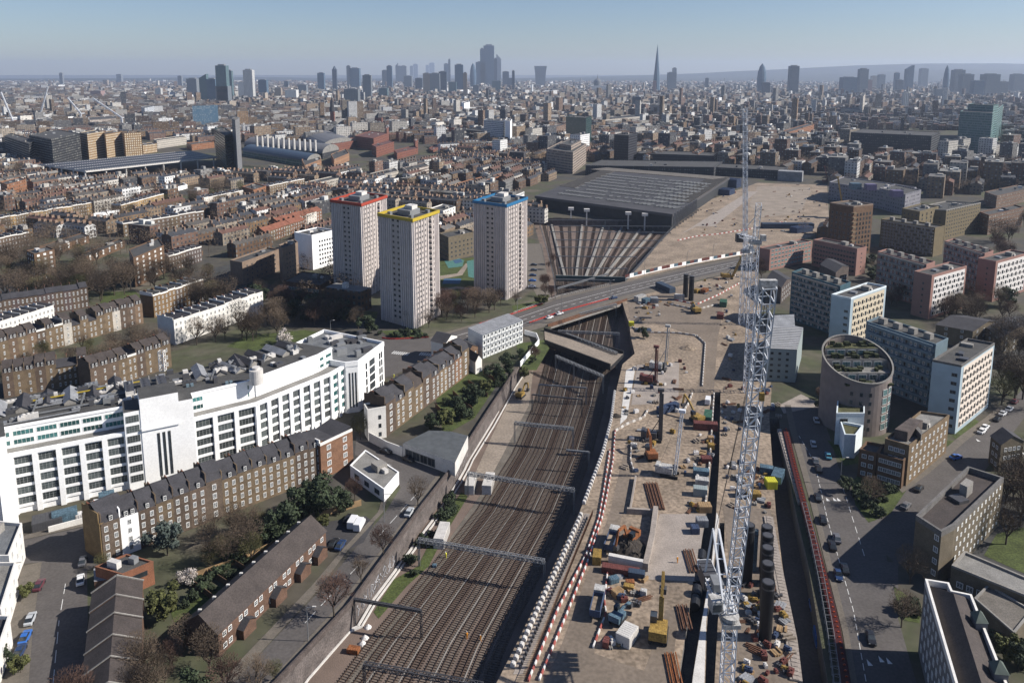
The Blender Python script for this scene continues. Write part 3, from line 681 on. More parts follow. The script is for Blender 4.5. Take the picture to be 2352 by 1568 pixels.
    for k, w_, n in ((.3, 1.2, 5), (.52, 4.2, 5), (.82, 1.1, 5), (.9, 1.1, 5)):
        for r_ in range(n): c = e1 + d * k; win(rt, (c.x, c.y, 1.6 + r_ * 3.0), rz, w_, 2.4, 'steel')
    a, b = e0, e1; rz = edge_rz(a, b)
    for k in (.3, .55, .8): c = a + (b - a) * k; win(rt, (c.x, c.y, 2.), rz, .5, 13., 'slot')
    # roof plant
    r = random.Random(4); axis = (f1 - l0).normalized(); nrm = Vector((-axis.y, axis.x)); rz = edge_rz(l0, f1)
    def ax(u, v):       # point u metres along the bent front, v metres back
        L1 = (f1 - l0).length
        if u < L1: return l0 + axis * u + nrm * v, rz
        d2 = (f2 - f1).normalized(); return f1 + d2 * (u - L1) + Vector((-d2.y, d2.x)) * v, edge_rz(f1, f2)
    for i in range(17):      # north-light roof monitors
        c, z_ = ax(6 + i * 6.1, 19.5 + (i % 3)); e = Vector((math.cos(z_), math.sin(z_))); n_ = Vector((-e.y, e.x))
        if 6 <= i <= 8: continue
        mb = MB(); P = [c - e * 1.7 - n_ * 5, c + e * 1.7 - n_ * 5, c + e * 1.7 + n_ * 6, c - e * 1.7 + n_ * 6]
        gable(mb, [P[1], P[2], P[3], P[0]], 23.1 + (i % 2) * .5, 1.1, 0, 1, z0=22.6); mb.build('roof_monitor', [MATS['concrete'], MATS['slate' if i % 3 else 'metal_roof']], rt)
        if i % 2: mb = MB(); q = c + e * 2.6 - n_ * 5.5; mb.beam((*q, 22.7), (*(q + e * 1.2), 25.8), 1.1, .5); mb.build('roof_fin', MATS['steel_grey'], rt)
    for i in range(75):
        c, z_ = ax(r.uniform(2, 102), r.uniform(8., 26.)); s = (r.uniform(.9, 4.2), r.uniform(.7, 2.2), r.uniform(.5, 1.9))
        mb = MB(); mb.box((c.x, c.y, 22.72), s, z_)
        if s[0] > 2.2: 
            for k in range(int(s[0] / 1.1)): mb.cyl((c.x + axis.x * (k * 1.1 - s[0] / 2 + .6), c.y + axis.y * (k * 1.1 - s[0] / 2 + .6), 22.72 + s[2]), .35, .25, 8)
        mb.build('plant_unit', MATS[r.choice(['steel_grey', 'concrete_light', 'steel_dark', 'metal_roof', 'concrete_light'])], rt)
    for k in range(22):
        q = V(-58, 268) + V(r.uniform(-20, 6), r.uniform(-4, 20)); mb = MB(); mb.box((q.x, q.y, 18.1), (r.uniform(1, 5), r.uniform(1, 3), r.uniform(.5, 2.4)), .7); mb.build('plant_unit', MATS[r.choice(['steel_grey', 'slate', 'lead', 'steel_dark', 'concrete_light'])], rt)
    for k in range(3):      # chiller rack: frames with dark fans
        c = l0 + axis * (40 + k * 4.6) + nrm * 14.; mb = MB(); mb.box((c.x, c.y, 23.4), (2.4, 9., 2.), rz, 1, 0)
        for j in range(6):
            q = c + nrm * (-3.8 + j * 1.5); mb.cyl((q.x, q.y, 25.42), .55, .12, 12, 0)
        for s0 in (-1, 1):
            for s1 in (-1, 1): q = c + axis * s0 * 1.25 + nrm * s1 * 4.6; mb.beam((q.x, q.y, 22.7), (q.x, q.y, 25.8), .15, mi=1)
        mb.build('chiller', [MATS['steel_dark'], MATS['concrete_light']], rt)
    for k in range(14):
        c = l0 + axis * (39.5 + (k % 7) * 1.9) + nrm * (8.2 + (k // 7) * 1.4); mb = MB(); mb.box((c.x, c.y, 22.72), (1.2, .7, 1.5), rz); mb.build('condenser', MATS['stucco'], rt)
    for k in range(7):      # pipe runs
        c = l0 + nrm * (8 + k * 2.6 + r.uniform(-.5, .5)); mb = MB(); u0 = r.uniform(2, 30); mb.beam((*(c + axis * u0), 23.2 + .2 * (k % 3)), (*(c + axis * (u0 + r.uniform(15, 36))), 23.2 + .2 * (k % 3)), .3, mi=0); mb.build('roof_pipe', MATS[['metal_roof', 'steel_grey', 'rim_yellow'][k % 3] if k != 2 else 'steel_grey'], rt)
    mb = MB(); pts = [(-2, 0), (2.5, 1), (4.5, 5), (4.5, 8), (7., 9.), (9, 5), (9, 0)]      # copper-coloured duct
    pts = [(l0 + axis * (u - 5) + nrm * (12 + v)) for u, v in pts]
    for a, b in zip(pts, pts[1:]): mb.beam((a.x, a.y, 25.), (b.x, b.y, 25.), 1.3, 1.3, n=8)
    mb.build('duct', MATS['pipe_copper'], rt)
    c = l0 + axis * -1 + nrm * 12; mb = MB(); mb.box((c.x, c.y, 22.7), (9, 6, 3.4), rz); mb.build('tank_room', MATS['render_white'], rt)
    q = G(588, 850, 27); mb = MB(); mb.cyl((q.x, q.y, 22.7), 2.1, 4.6, 20); mb.cyl((q.x, q.y, 27.3), 1.2, .8, 14); mb.build('water_tank', MATS['concrete_light'], rt)
    q = G(372, 822, 27); mb = MB(); mb.truss((q.x, q.y, 22.7), (q.x, q.y, 29.5), 1.6, 1.6, 1.6, .14); mb.build('ladder_tower', MATS['stucco'], rt)
    for px in ((430, 872), (520, 866)): q = G(*px, 25); mb = MB(); [mb.box((q.x + i * 1.1, q.y + .6 * i, 22.72), (.9, 1., .8), rz) for i in range(2)]; mb.build('blue_equipment', MATS['cabin_blue' if 'cabin_blue' in MATS else 'render_blue'], rt)
factory()

# ================================================================ three residential towers
def ribbed_tower(A, B, C, base, rimmat, label):
    P, h = foot3(A, B, C, base); h_ = h - 1.2; c = sum((V(*p[:2]) for p in P), Vector((0, 0))) / 4
    P = [V(*p[:2]) for p in P]; rt = root('tower_block', label, 'tower block', (c.x, c.y, 0), group='ribbed residential towers')
    body = [c + (p - c) * .945 for p in P]; mb = MB(); body = ccw(body)
    i0 = min(range(4), key=lambda i: (body[i] - (c + (P[0] - c) * .945)).length); body = body[i0:] + body[:i0]
    for i in range(4): mb.wall(body[i], body[(i + 1) % 4], 0, h_ - .5)
    mb.face([(p.x, p.y, h_ - .5) for p in body])
    mb.build('wall', MATS['tower_panel'], rt)
    ribs = MB(); it = []; FL = 2.62; nf = int((h_ - 2.5) / FL)
    for e in range(4):
        a, b = body[e], body[(e + 1) % 4]; L = (b - a).length; d = (b - a).normalized(); nn = Vector((d.y, -d.x)); rz = edge_rz(a, b)
        us = [.01, .05, .12, .17, .24, .3, .36, .64, .7, .76, .83, .88, .95, .99] if e in (0, 2) else [.01, .045, .1, .2, .3, .42, .55, .8, .86, .91, .96, .99]
        for u in us:
            q = a + d * L * u; ribs.box((q.x + nn.x * .2, q.y + nn.y * .2, 0), (.28, .5, h_ - .6), rz)
        if e == 0:
            ribs.box(((a + d * L * .5).x + nn.x * -.2, (a + d * L * .5).y + nn.y * -.2, 0), (.1, .1, 1), rz)
            for r_ in range(nf):
                for u in (.43, .57): q = a + d * L * u; it.append((Vector((q.x + nn.x * .02, q.y + nn.y * .02, 3.4 + r_ * FL)), rz, 1.3, 1.1, 'plain'))
        if e == 1:
            for r_ in range(nf):
                for u in (.07, .15, .25, .36, .48): q = a + d * L * u; it.append((Vector((q.x + nn.x * .02, q.y + nn.y * .02, 3.4 + r_ * FL)), rz, .75 if u != .25 else 1.2, 1.0, 'plain'))
            mb = MB()
            for r_ in range(nf):
                q = a + d * L * .675; it.append((Vector((q.x + nn.x * .02, q.y + nn.y * .02, 2.9 + r_ * FL)), rz, 2.4, 1.9, 'slot')); mb.box((q.x + nn.x * .65, q.y + nn.y * .65, 2.6 + r_ * FL), (2.5, 1.3, 1.05), rz)
            o = mb.build('balconies', MATS['tower_panel'], rt); o['kind'] = 'stuff'
    ribs.build('ribs', MATS['tower_rib'], rt); wins(rt, it)
    mb = MB(); I = rim(mb, P, h - 1.5, h, .55); mb.face([(p.x, p.y, h - 1.48) for p in reversed(P)]); mb.build('roof_rim', MATS[rimmat], rt)
    mb = MB(); mb.prism([c + (p - c) * .93 for p in P], h - 1.7, h - 1.2); mb.build('roof', MATS['felt'], rt)
    for k, (s, z, m_) in enumerate(((.36, 2.6, 'steel_grey'), (.2, 4.4, 'concrete_light'))):
        q = c + (P[2] - P[0]) * (.04 * k); mb = MB(); mb.prism([q + (p - c) * s for p in P], h - 1.2, h - 1.2 + z); mb.build('plant_room', MATS[m_], rt)
    for k in range(4): q = c + (P[k] - c) * .6; mb = MB(); mb.box((q.x, q.y, h - 1.2), (2, 1.5, 1.6), edge_rz(P[0], P[1])); mb.build('roof_unit', MATS['steel_grey'], rt)
    mb = MB(); mb.beam((c.x + 2, c.y, h), (c.x + 2, c.y, h + 7.5), .14); mb.build('mast', MATS['steel_grey'], rt)
M('tower_panel', (.5, .45, .42), .85, .08, .3, scale2=2.); M('tower_rib', (.68, .62, .59), .8, .06, .3, scale2=2.)
ribbed_tower((866, 489), (948, 503), (1010, 482), (953, 758), 'rim_yellow', 'pale ribbed tower block with a yellow roof rim, in front of the other two')
ribbed_tower((757, 458), (830, 468), (890, 448), (840, 688), 'rim_red', 'pale ribbed tower block with a red roof rim, leftmost of the three')
ribbed_tower((1085, 460), (1164, 470), (1213, 452), (1170, 690), 'rim_blue', 'pale ribbed tower block with a blue roof rim beside the railway cutting')

# ================================================================ terraces
def house_proto(w_, dep, h, style, wallm, roofm, cols=2, rows=3, wk='sash', dorm=True, z0=.9, ww=1.05, wh=1.8, rise=1.8):
    """one terraced house, front at y=0 facing -Y, x from 0 to w_; built at the origin, to be copied"""
    rt = root('terraced_house', 'x', 'house', (0, 0, 0)); mb = MB(); W2 = w_ + .02
    for a, b in (((0, 0), (W2, 0)), ((W2, 0), (W2, dep)), ((W2, dep), (0, dep)), ((0, dep), (0, 0))): mb.wall(a, b, 0, h)
    if style == 'parapet':
        mb.build('wall', MATS[wallm], rt); mb = MB(); mb.box((w_ / 2, .15, h), (w_, .35, .8), 0, 0); mb.box((.12, dep / 2 + .2, h), (.3, dep - .5, 1.7), 0, 0); mb.build('parapet', MATS['stucco'], rt)
        mb = MB(); m = w_ / 2; A = [(0, .35, h + .1), (m, .35, h + rise * .1), (w_, .35, h + .1), (0, dep, h + .1), (m, dep, h + .1), (w_, dep, h + .1)]
        mb.face([(.27, .33, h + 1.4), (m, .33, h + .2), (m, dep, h + .2), (.27, dep, h + 1.4)]); mb.face([(m, .33, h + .2), (w_ - .02, .33, h + 1.4), (w_ - .02, dep, h + 1.4), (m, dep, h + .2)]); mb.face([(.27, dep, h), (.27, dep, h + 1.4), (m, dep, h + .2), (m, dep, h)]); mb.build('roof', MATS[roofm], rt)
    elif style == 'mansard':
        mb.build('wall', MATS[wallm], rt); mb = MB(); z1 = h + 2.3; y0, y1 = .9, dep - .9
        mb.face([(.3, .1, h), (w_, .1, h), (w_, y0, z1), (.3, y0, z1)]); ym = (y0 + y1) / 2; mb.face([(.3, y0, z1), (w_, y0, z1), (w_, ym, z1 + rise), (.3, ym, z1 + rise)]); mb.face([(.3, ym, z1 + rise), (w_, ym, z1 + rise), (w_, y1, z1), (.3, y1, z1)]); mb.face([(.3, y1, z1), (w_, y1, z1), (w_, dep, h), (.3, dep, h)])
        mb.face([(w_, 0.1, h), (w_, dep, h), (w_, y1, z1), (w_, ym, z1 + rise), (w_, y0, z1)]); mb.build('roof', MATS[roofm], rt)
        mb = MB(); mb.box((.15, dep / 2, h), (.36, dep - .8, 2.9), 0); mb.box((w_ / 2, .1, h), (w_, .3, .3), 0); mb.build('party_wall', MATS[wallm], rt)
        if dorm:
            for x in ((w_ * .35, w_ * .72) if cols < 2 or dorm == 2 else (w_ * .55,)): mb = MB(); mb.box((x, .75, h + .3), (1.25, 1.1, 1.7)); mb.build('dormer', MATS['slate'], rt); win(rt, (x, .2, h + .5), 0, .95, 1.25, 'white')
    else:
        for sgn in (0, 1): pass
        ym = dep / 2; top = h + rise
        for x in (0, W2): mb.face([(x, 0, h), (x, dep, h), (x, ym, top)][::(1 if x else -1)])
        mb.build('wall', MATS[wallm], rt); mb = MB(); mb.face([(-.05, -.3, h - .1), (w_ + .05, -.3, h - .1), (w_ + .05, ym, top + .05), (-.05, ym, top + .05)]); mb.face([(w_ + .05, dep + .3, h - .1), (-.05, dep + .3, h - .1), (-.05, ym, top + .05), (w_ + .05, ym, top + .05)]); mb.build('roof', MATS[roofm], rt)
    mb = MB(); ch = h + (3.6 if style == 'mansard' else rise + .9 if style == 'gable' else 2.4); mb.box((.3, dep * .62, h - .5), (.55, 1.9, ch - h + .5))
    cm = mb.build('chimney', MATS[wallm], rt); mb = MB()
    for k in range(4): mb.cyl((.3, dep * .62 - .66 + k * .44, ch), .13, .45, 6)
    o = mb.build('chimney_pots', MATS['tile_red'], rt); o.parent = cm
    fl = (h - .6) / rows
    for r_ in range(rows):
        for c in range(cols): win(rt, (w_ * (c + .5) / cols, 0, z0 + r_ * fl), 0, ww, min(wh, fl * .62), wk)
    return rt
TR_N = [0]
def terrace(proto, p0, p1, n, label, group, colors=((1, 1, 1),), h_jit=.25, world=False, mark={}):
    """n copies of a house in a row from p0 to p1 (photo ground points)"""
    a, b = (G(*p0), G(*p1)) if not world else (Vector((*p0, 0)), Vector((*p1, 0)))
    L = V2(a, b); rz = edge_rz(a, b); r = random.Random(n * 7 + int(L)); PL_ = proto if isinstance(proto, list) else [proto]
    for i in range(n):
        q = a + (b - a) * (i / n); pos = 'left end house' if i == 0 else 'right end house' if i == n - 1 else ['second', 'third', 'fourth', 'fifth', 'sixth', 'seventh', 'eighth', 'ninth', 'tenth', 'eleventh', 'twelfth', 'thirteenth', 'fourteenth', 'fifteenth', 'sixteenth', 'seventeenth', 'eighteenth', 'nineteenth', 'twentieth', 'twenty-first', 'twenty-second'][i - 1] + ' house from the left'
        cj = r.choice(colors); v_ = r.uniform(.82, 1.12); cj = tone(tuple(c * v_ for c in cj))
        pr = PL_[0] if len(PL_) == 1 or r.random() < .4 else r.choice(PL_); s = L / n / pr['w']
        if i in mark: pr, cj = mark[i]; s = L / n / pr['w']
        o = copy_tree(pr, loc=(q.x, q.y, 0), rz=rz, label=label % pos, group=group, color=cj)
        o.scale = (s, 1, 1 + r.uniform(-h_jit, h_jit) * .12)
PROTOS = []
def proto(*a, **k):
    p = house_proto(*a, **k); p['w'] = a[0]; PROTOS.append(p); return p
YEL = (.225, .165, .105); BRN = (.16, .115, .085); ORG = (.26, .14, .085); CRM = (.56, .52, .46); WHT = (.72, .71, .69); GRY = (.3, .27, .24)
pA = proto(5.2, 9, 10.2, 'mansard', 'brick_oc', 'slate', rows=4, cols=2)
pA5 = proto(5.2, 9, 9.6, 'mansard', 'brick_oc', 'slate_brown', rows=3, cols=2, ww=.95, wh=1.9); pA6 = proto(5.2, 9, 10.8, 'mansard', 'brick_oc', 'slate', rows=4, cols=1, ww=1.3, dorm=False)
pA4 = proto(5., 9, 10.1, 'mansard', 'render_white', 'slate', rows=4, cols=1, dorm=True)
terrace([pA, pA5, pA6], (240, 1293), (742, 1096), 14, 'brown brick mansard house in the row under the factory, %s', 'terrace under the factory', (BRN, (.16, .12, .09), YEL, BRN), mark={1: (pA4, WHT)})
pA2 = proto(8.5, 10, 10.8, 'parapet', 'brick_oc', 'slate', rows=4, cols=2)
terrace(pA2, (739, 1102), (812, 1064), 1, 'orange brick end house with a flat parapet, under the factory corner%.0s', 'terrace under the factory', (ORG,), 0)
pA3 = proto(8., 9, 10.4, 'mansard', 'brick_oc', 'slate', rows=4, cols=3, dorm=False, wk='white', wh=1.2)
terrace(pA3, (236, 1294), (300, 1262), 1, 'ochre brick corner house with white windows, at the left street junction%.0s', 'terrace under the factory', ((.27, .185, .09),), 0)
pB = proto(5.6, 10, 9.2, 'mansard', 'brick_oc', 'slate', rows=4, cols=2)
pB2 = proto(5.6, 10, 9.8, 'mansard', 'brick_oc', 'slate_brown', rows=3, cols=2, ww=.95, wh=1.9, dorm=False)
terrace([pB, pB2, pA6], (888, 1003), (1078, 858), 10, 'brown brick house behind the railway gardens, %s', 'terrace beside the railway gardens', (BRN, YEL, BRN, (.27, .16, .1)))
# white gable end of that row
P = [V(*G(846, 1012)[:2]), V(*G(888, 1004)[:2])]; d = (P[1] - P[0]); nn = Vector((-d.y, d.x)).normalized()
rt, _ = block('end_house', 'white rendered gable end house with a dark flat roof, nearest in its row', 'house', [P[0], P[1], P[1] + nn * 5.2, P[0] + nn * 5.2], 11., 'stucco', 'slate', para=.5, W=[(0, .9, 1, 3, .9, 1.4, 3., 'slot', 3, 1)])
# terraces of the left middle distance
pC = proto(6., 11, 10.5, 'parapet', 'stucco', 'slate', rows=4, cols=2, ww=1.1, wh=1.9)
terrace(pC, (403, 792), (606, 718), 11, 'cream stucco house in the long cornice terrace, %s', 'cream stucco terrace behind the bare trees', (CRM,))
pD = proto(6., 9, 9.5, 'mansard', 'brick_oc', 'slate_brown', rows=3, cols=1, wh=1.5); pD2 = proto(6., 9, 8.6, 'gable', 'brick_oc', 'slate', rows=3, cols=2, wh=1.4); pD3 = proto(6., 10, 10., 'parapet', 'brick_oc', 'slate', rows=3, cols=2, wh=1.6)
terrace([pD, pD2, pD3], (2, 838), (330, 742), 17, 'brown brick house in the long row behind the factory, %s', 'long brown row behind the factory', (BRN, YEL, (.22, .15, .1), YEL, CRM))
pE = proto(6., 10, 11., 'gable', 'brick_oc', 'slate', rows=3, cols=2, rise=1.5)
terrace(pE, (-10, 742), (205, 706), 11, 'shaded brick house in the dark row at the left edge, %s', 'shaded brick row at the left edge', (BRN, (.14, .1, .09)))
terrace(pC, (-6, 800), (128, 752), 7, 'white parapet house at the left edge, %s', 'white parapet row at the left edge', (CRM, YEL))
pF = proto(6.5, 9, 11, 'parapet', 'brick_oc', 'felt', rows=4, cols=2, wh=1.4)
terrace(pF, (355, 730), (470, 690), 7, 'tall brown brick house beside the cream terrace, %s', 'brown backs beside the cream terrace', (BRN, (.26, .17, .09)))
terrace([pD, pD2, pD3], (212, 905), (395, 842), 9, 'brown brick house right behind the factory roof, %s', 'row right behind the factory', (BRN, YEL))
terrace([pD, pD2, pD3], (10, 915), (205, 880), 8, 'brown brick house just above the factory ducts, %s', 'row above the factory ducts', (YEL, BRN))
pH = proto(6., 9, 9.5, 'parapet', 'brick_oc', 'slate', rows=3, cols=2, wh=1.3, ww=.9)
for (p0, p1, n, lb, co) in (((0, 530), (212, 492), 18, 'golden brick house in the white corniced terrace, %s', (YEL, (.42, .28, .13))), ((280, 498), (378, 470), 10, 'golden brick house left of the white hall, %s', ((.42, .28, .13),)),
        ((285, 545), (470, 512), 9, 'plain brown house under the white blank gable, %s', (BRN, YEL)), ((620, 450), (700, 432), 8, 'buff brick house behind the orange block, %s', (YEL,)), ((0, 580), (70, 566), 5, 'dark brick house far left of the flats, %s', (BRN,)),
        ((610, 560), (700, 528), 8, 'red roofed house left of the red-rimmed tower, %s', (ORG, YEL)), ((640, 535), (740, 505), 8, 'red roofed house in the upper red row, %s', (CRM, ORG)),
        ((390, 625), (465, 600), 6, 'dark fronted house above the brick flats, %s', (BRN, (.13, .1, .09))), ((470, 480), (560, 462), 9, 'small yellow brick house beyond the hall, %s', (YEL, CRM))):
    pr = pH
    if 'red' in lb and 'roof' in lb:
        if 'pR' not in globals(): pR = proto(6., 9, 8.5, 'gable', 'brick_oc', 'tile_red', rows=3, cols=2, rise=2.6, wh=1.3)
        pr = pR
    terrace(pr, p0, p1, n, lb, lb.split(',')[0].replace('house', 'houses'), co)
# modern brown flats with paired white windows
def flats(A, B, C, base, h, label, wall='brick_brown', roof='felt', rows=4, cols=8, kind='bright', w_=1.6, wh=1.3, side=True, plant=2, group=None, m=.5):
    P, h2 = foot3(A, B, C, base, h); h2 = h or h2
    W = [(1, 1.6, cols, rows, w_, wh, (h2 - 1.2) / rows, kind, m, m)]
    if side: W.append((0, 1.6, max(1, int(V2(P[0], P[1]) / 4)), rows, 1.2, wh, (h2 - 1.2) / rows, kind))
    return block('apartment_block', label, 'flats', P, h2, wall, roof, para=.6, W=W, plant=plant, seed=int(A[0]), group=group)
flats((60, 575), (78, 583), (125, 572), (98, 650), None, 'brown brick flats with two columns of white windows, by the dark annex on the left', rows=6, cols=3)
flats((88, 566), (105, 574), (205, 541), (108, 592), None, 'low brown brick flats with paired white windows, left of the middle one', rows=2, cols=5, side=False)
flats((185, 583), (198, 589), (286, 553), (202, 606), None, 'low brown brick flats with paired white windows, in the middle', rows=2, cols=6, side=False)
flats((296, 572), (306, 592), (376, 563), (310, 660), None, 'tall brown brick flats with a column of white windows, above the bare trees', rows=6, cols=5)
flats((382, 588), (405, 602), (466, 576), (408, 612), None, 'low brown brick flats with paired white windows, rightmost of the low ones', rows=1, cols=4, side=False)
# grey-brown slab blocks and the white block left of the towers
rt, P = block('apartment_block', 'grey-brown stepped concrete block with a tall shaded end wall, left of the white block', 'flats', foot3((640, 562), (648, 570), (684, 556), (655, 652))[0], 0 or HT(G(655, 652), 570), 'concrete_brown', 'felt', W=[(1, 2.5, 4, 6, 1., .9, 2.7, 'plain', 3, 2)], para=.8, plant=2)
block('apartment_block', 'wide grey-brown block with small square windows, shaded on its left', 'flats', foot3((528, 597), (556, 602), (640, 572), (560, 655))[0], HT(G(560, 655), 602), 'concrete_brown', 'felt', W=[(1, 2., 7, 4, 1., .9, 2.7, 'plain', 2, 2)], para=.8, plant=2, seed=3)
block('apartment_block', 'white rendered block with a blank shaded end and an ochre wing, beside the red-rimmed tower', 'flats', foot3((676, 533), (716, 540), (768, 528), (725, 620))[0], HT(G(725, 620), 540), 'render_white', 'felt', W=[(1, 2.2, 6, 6, 1.3, 1.3, 2.8, 'plain', 5, 1)], para=.7, plant=4, seed=8)
block('school_building', 'low brick school with flat roofs and a white skylight strip, by the towers', 'school', foot3((650, 645), (735, 655), (775, 632), h=6.)[0], 6., 'brick_brown', 'felt', W=[(0, 1.5, 10, 1, 2.2, 1.8, 3, 'strip')], para=.5, plant=2)
block('apartment_block', 'dark olive flats in the park between the yellow-rimmed and blue-rimmed towers', 'flats', foot3((1008, 535), (1030, 545), (1090, 532), (1036, 600))[0], HT(G(1036, 600), 545), 'brick_grey', 'felt', W=[(0, 2, 6, 4, 1.2, 1.2, 2.9, 'plain'), (1, 2, 6, 4, 1.2, 1.2, 2.9, 'plain')], plant=2)
block('apartment_block', 'cream and ochre block with a white end gable, right of the yellow-rimmed tower', 'flats', foot3((988, 478), (1018, 484), (1046, 474), (1020, 512))[0], HT(G(1020, 512), 484), 'stucco', 'felt', W=[(1, 2, 4, 4, 1.2, 1.2, 2.9, 'plain')], plant=2)
# ---- foreground left: stucco villas, long gabled block, stepped row, orange building
pV = proto(8., 10, 12., 'parapet', 'stucco', 'lead', rows=4, cols=2, ww=1.1, wh=2.)
a, b = G(52, 1300), G(10, 1560)
for i, (p0, p1) in enumerate((((50, 1290), (48, 1370)), ((46, 1378), (38, 1462)), ((36, 1470), (20, 1565)))):
    pass
P = [V(*G(*p, 9.)[:2]) for p in ((-120, 1235), (0, 1262), (28, 1300), (34, 1205), (-60, 1190))]
block('corner_villa', 'cream stucco corner villa with a dark sunken roof, by the street junction', 'house', [V(*G(*p, 9.5)[:2]) for p in ((-90, 1275), (20, 1275), (50, 1200), (-70, 1190))], 9.5, 'stucco', 'lead', W=[(1, 1., 3, 3, 1.1, 1.8, 3., 'sash')], plant=1)
block('corner_villa', 'cream stucco villa with a pale flat roof behind the small street tree', 'house', [V(*G(*p, 8.)[:2]) for p in ((-90, 1405), (2, 1398), (36, 1290), (-80, 1290))], 8., 'stucco', 'felt_pale', W=[(1, 1., 3, 2, 1.1, 1.8, 3.4, 'sash')], plant=1)
block('corner_villa', 'cream stucco villa cut by the left edge, with a dark roof and balconies', 'house', [V(*G(*p, 7.)[:2]) for p in ((-90, 1540), (-18, 1530), (22, 1412), (-80, 1410))], 7., 'stucco', 'slate', W=[(1, 1., 3, 2, 1.1, 1.6, 3., 'sash')], plant=0)
def longhouse():
    e0, e1 = G(500, 1453, 5.6), G(748, 1218, 5.6); rt = root('gabled_block', 'long two storey brick block with a dark slate roof, beside the railway street', 'house row', (e0 + e1) / 2 * 1.)
    rt.location.z = 0; d = (e1 - e0).normalized(); nn = Vector((-d.y, d.x, 0)); P = [V(*p[:2]) for p in (e0, e1, e1 + nn * 9, e0 + nn * 9)]
    mb = MB(); gable(mb, P, 5.6, 3.2, 0, 1); mb.build('wall', [MATS['brick_mid'], MATS['slate_brown']], rt)
    wins(rt, grid(P[0], P[1], .9, 22, 2, 1.1, 1.2, 2.7, 'white', 1, 1, skip=lambda r, c: c % 3 == 2))
    for k in (.2, .48, .72, .9):
        q = e0 + d * ((e1 - e0).length * k) - nn * 1.6; mb = MB(); Q = [V(*(q - d * 2)[:2]), V(*(q + d * 2)[:2]), V(*(q + d * 2 + nn * 1.7)[:2]), V(*(q - d * 2 + nn * 1.7)[:2])]; gable(mb, [Q[1], Q[2], Q[3], Q[0]], 2.6, 1.2, 0, 1); mb.build('porch', [MATS['brick_mid'], MATS['slate']], rt)
    for k in range(9):
        q = e0 + d * ((e1 - e0).length * (k + .5) / 9) + nn * 6.5; mb = MB(); mb.box((q.x, q.y, 7.2), (.7, .5, .6), 0); mb.build('roof_vent', MATS['concrete_light'], rt)
M('brick_mid', (.17, .1, .07), .9, .2, .5, scale2=4.)
longhouse()
TH = [(268, 1322, 1366), (266, 1366, 1408), (262, 1408, 1458), (258, 1458, 1508), (253, 1508, 1568), (248, 1568, 1640)]
for i, (x, y0, y1) in enumerate(TH):
    z = 8.8 - i * .15; a, b = G(x, y0, z), G(x - 4, y1, z); d = (b - a).normalized(); nn = Vector((d.y, -d.x, 0)); L = (b - a).length
    if nn.x > 0: nn = -nn
    e = G(222 - i * 4, y1, z - 2.4); P = [V(*p[:2]) for p in (a + nn * 5, a - nn * 5, b - nn * 5, b + nn * 5)]; P = ccw(P)
    rt = root('terraced_house', 'dark tiled stepped house along the left street, %s' % ['topmost, against the orange brick wall', 'second from the orange wall', 'third from the orange wall', 'fourth from the orange wall', 'fifth from the orange wall', 'cut by the bottom edge'][i], 'house', ((a + b) / 2)[:2] + (0,), group='stepped houses along the left street')
    mb = MB(); q = [V(*(a - nn * 5)[:2]), V(*(b - nn * 5)[:2]), V(*(b + nn * 5)[:2]), V(*(a + nn * 5)[:2])]; gable(mb, q, z - 2.6, 2.6, 0, 1, over=.15); mb.build('wall', [MATS['brick_mid'], MATS['slate_brown']], rt)
    mb = MB(); Q = ccw(q); c0, c1 = (a + nn * 5), (a - nn * 5); m_ = MB()
    for s0, s1 in ((a + nn * 5.3 + Vector((0, 0, -2.6 - .05)), a + Vector((0, 0, .22))), (a + Vector((0, 0, .22)), a - nn * 5.3 + Vector((0, 0, -2.65)))): m_.beam(s0, s1, .3, .3)
    m_.build('verge', MATS['concrete'], rt)
rt, P = block('workshop', 'orange brick flat roofed building at the top of the stepped row', 'workshop', foot3((218, 1300), (280, 1318), (352, 1288), h=6.)[0], 6., 'brick_orange', 'felt', para=.4, plant=2, seed=2, W=[(1, 3.2, 1, 1, 4., 1.2, 2, 'slot')])
block('glass_extension', 'small glass roofed extension on the street side of the orange building', 'extension', foot3((216, 1335), (250, 1330), (248, 1300), h=3.4)[0], 3.4, 'brick_mid', 'metal_roof', para=0)
# low white workshop and grey sheds at the bend
block('workshop', 'low white workshop with a flat roof and white skylight, below the road bend', 'workshop', foot3((804, 1068), (882, 1123), (916, 1083), h=4.)[0], 4., 'render_white', 'felt_pale', para=.3, plant=2, W=[(0, 1, 3, 1, 2.5, 1.5, 3, 'plain')])
block('shed', 'grey metal roofed garage with roller doors, beside the railway wall', 'shed', [V(*G(*p, 4.5)[:2]) for p in ((925, 1018), (1005, 1047), (1045, 1062), (1075, 1000), (1035, 990), (985, 988))], 4.5, 'concrete_light', 'metal_dark' if M('metal_dark', (.13, .14, .145), .6) else '', para=0, W=[(0, .3, 4, 1, 3., 2.8, 3, 'plain')])
wallrow('garden_wall', [(848, 1013), (890, 1035), (925, 1048)], 3.2, .3, 'stucco', 0., 'white rendered yard wall running from the gable end to the grey garage')
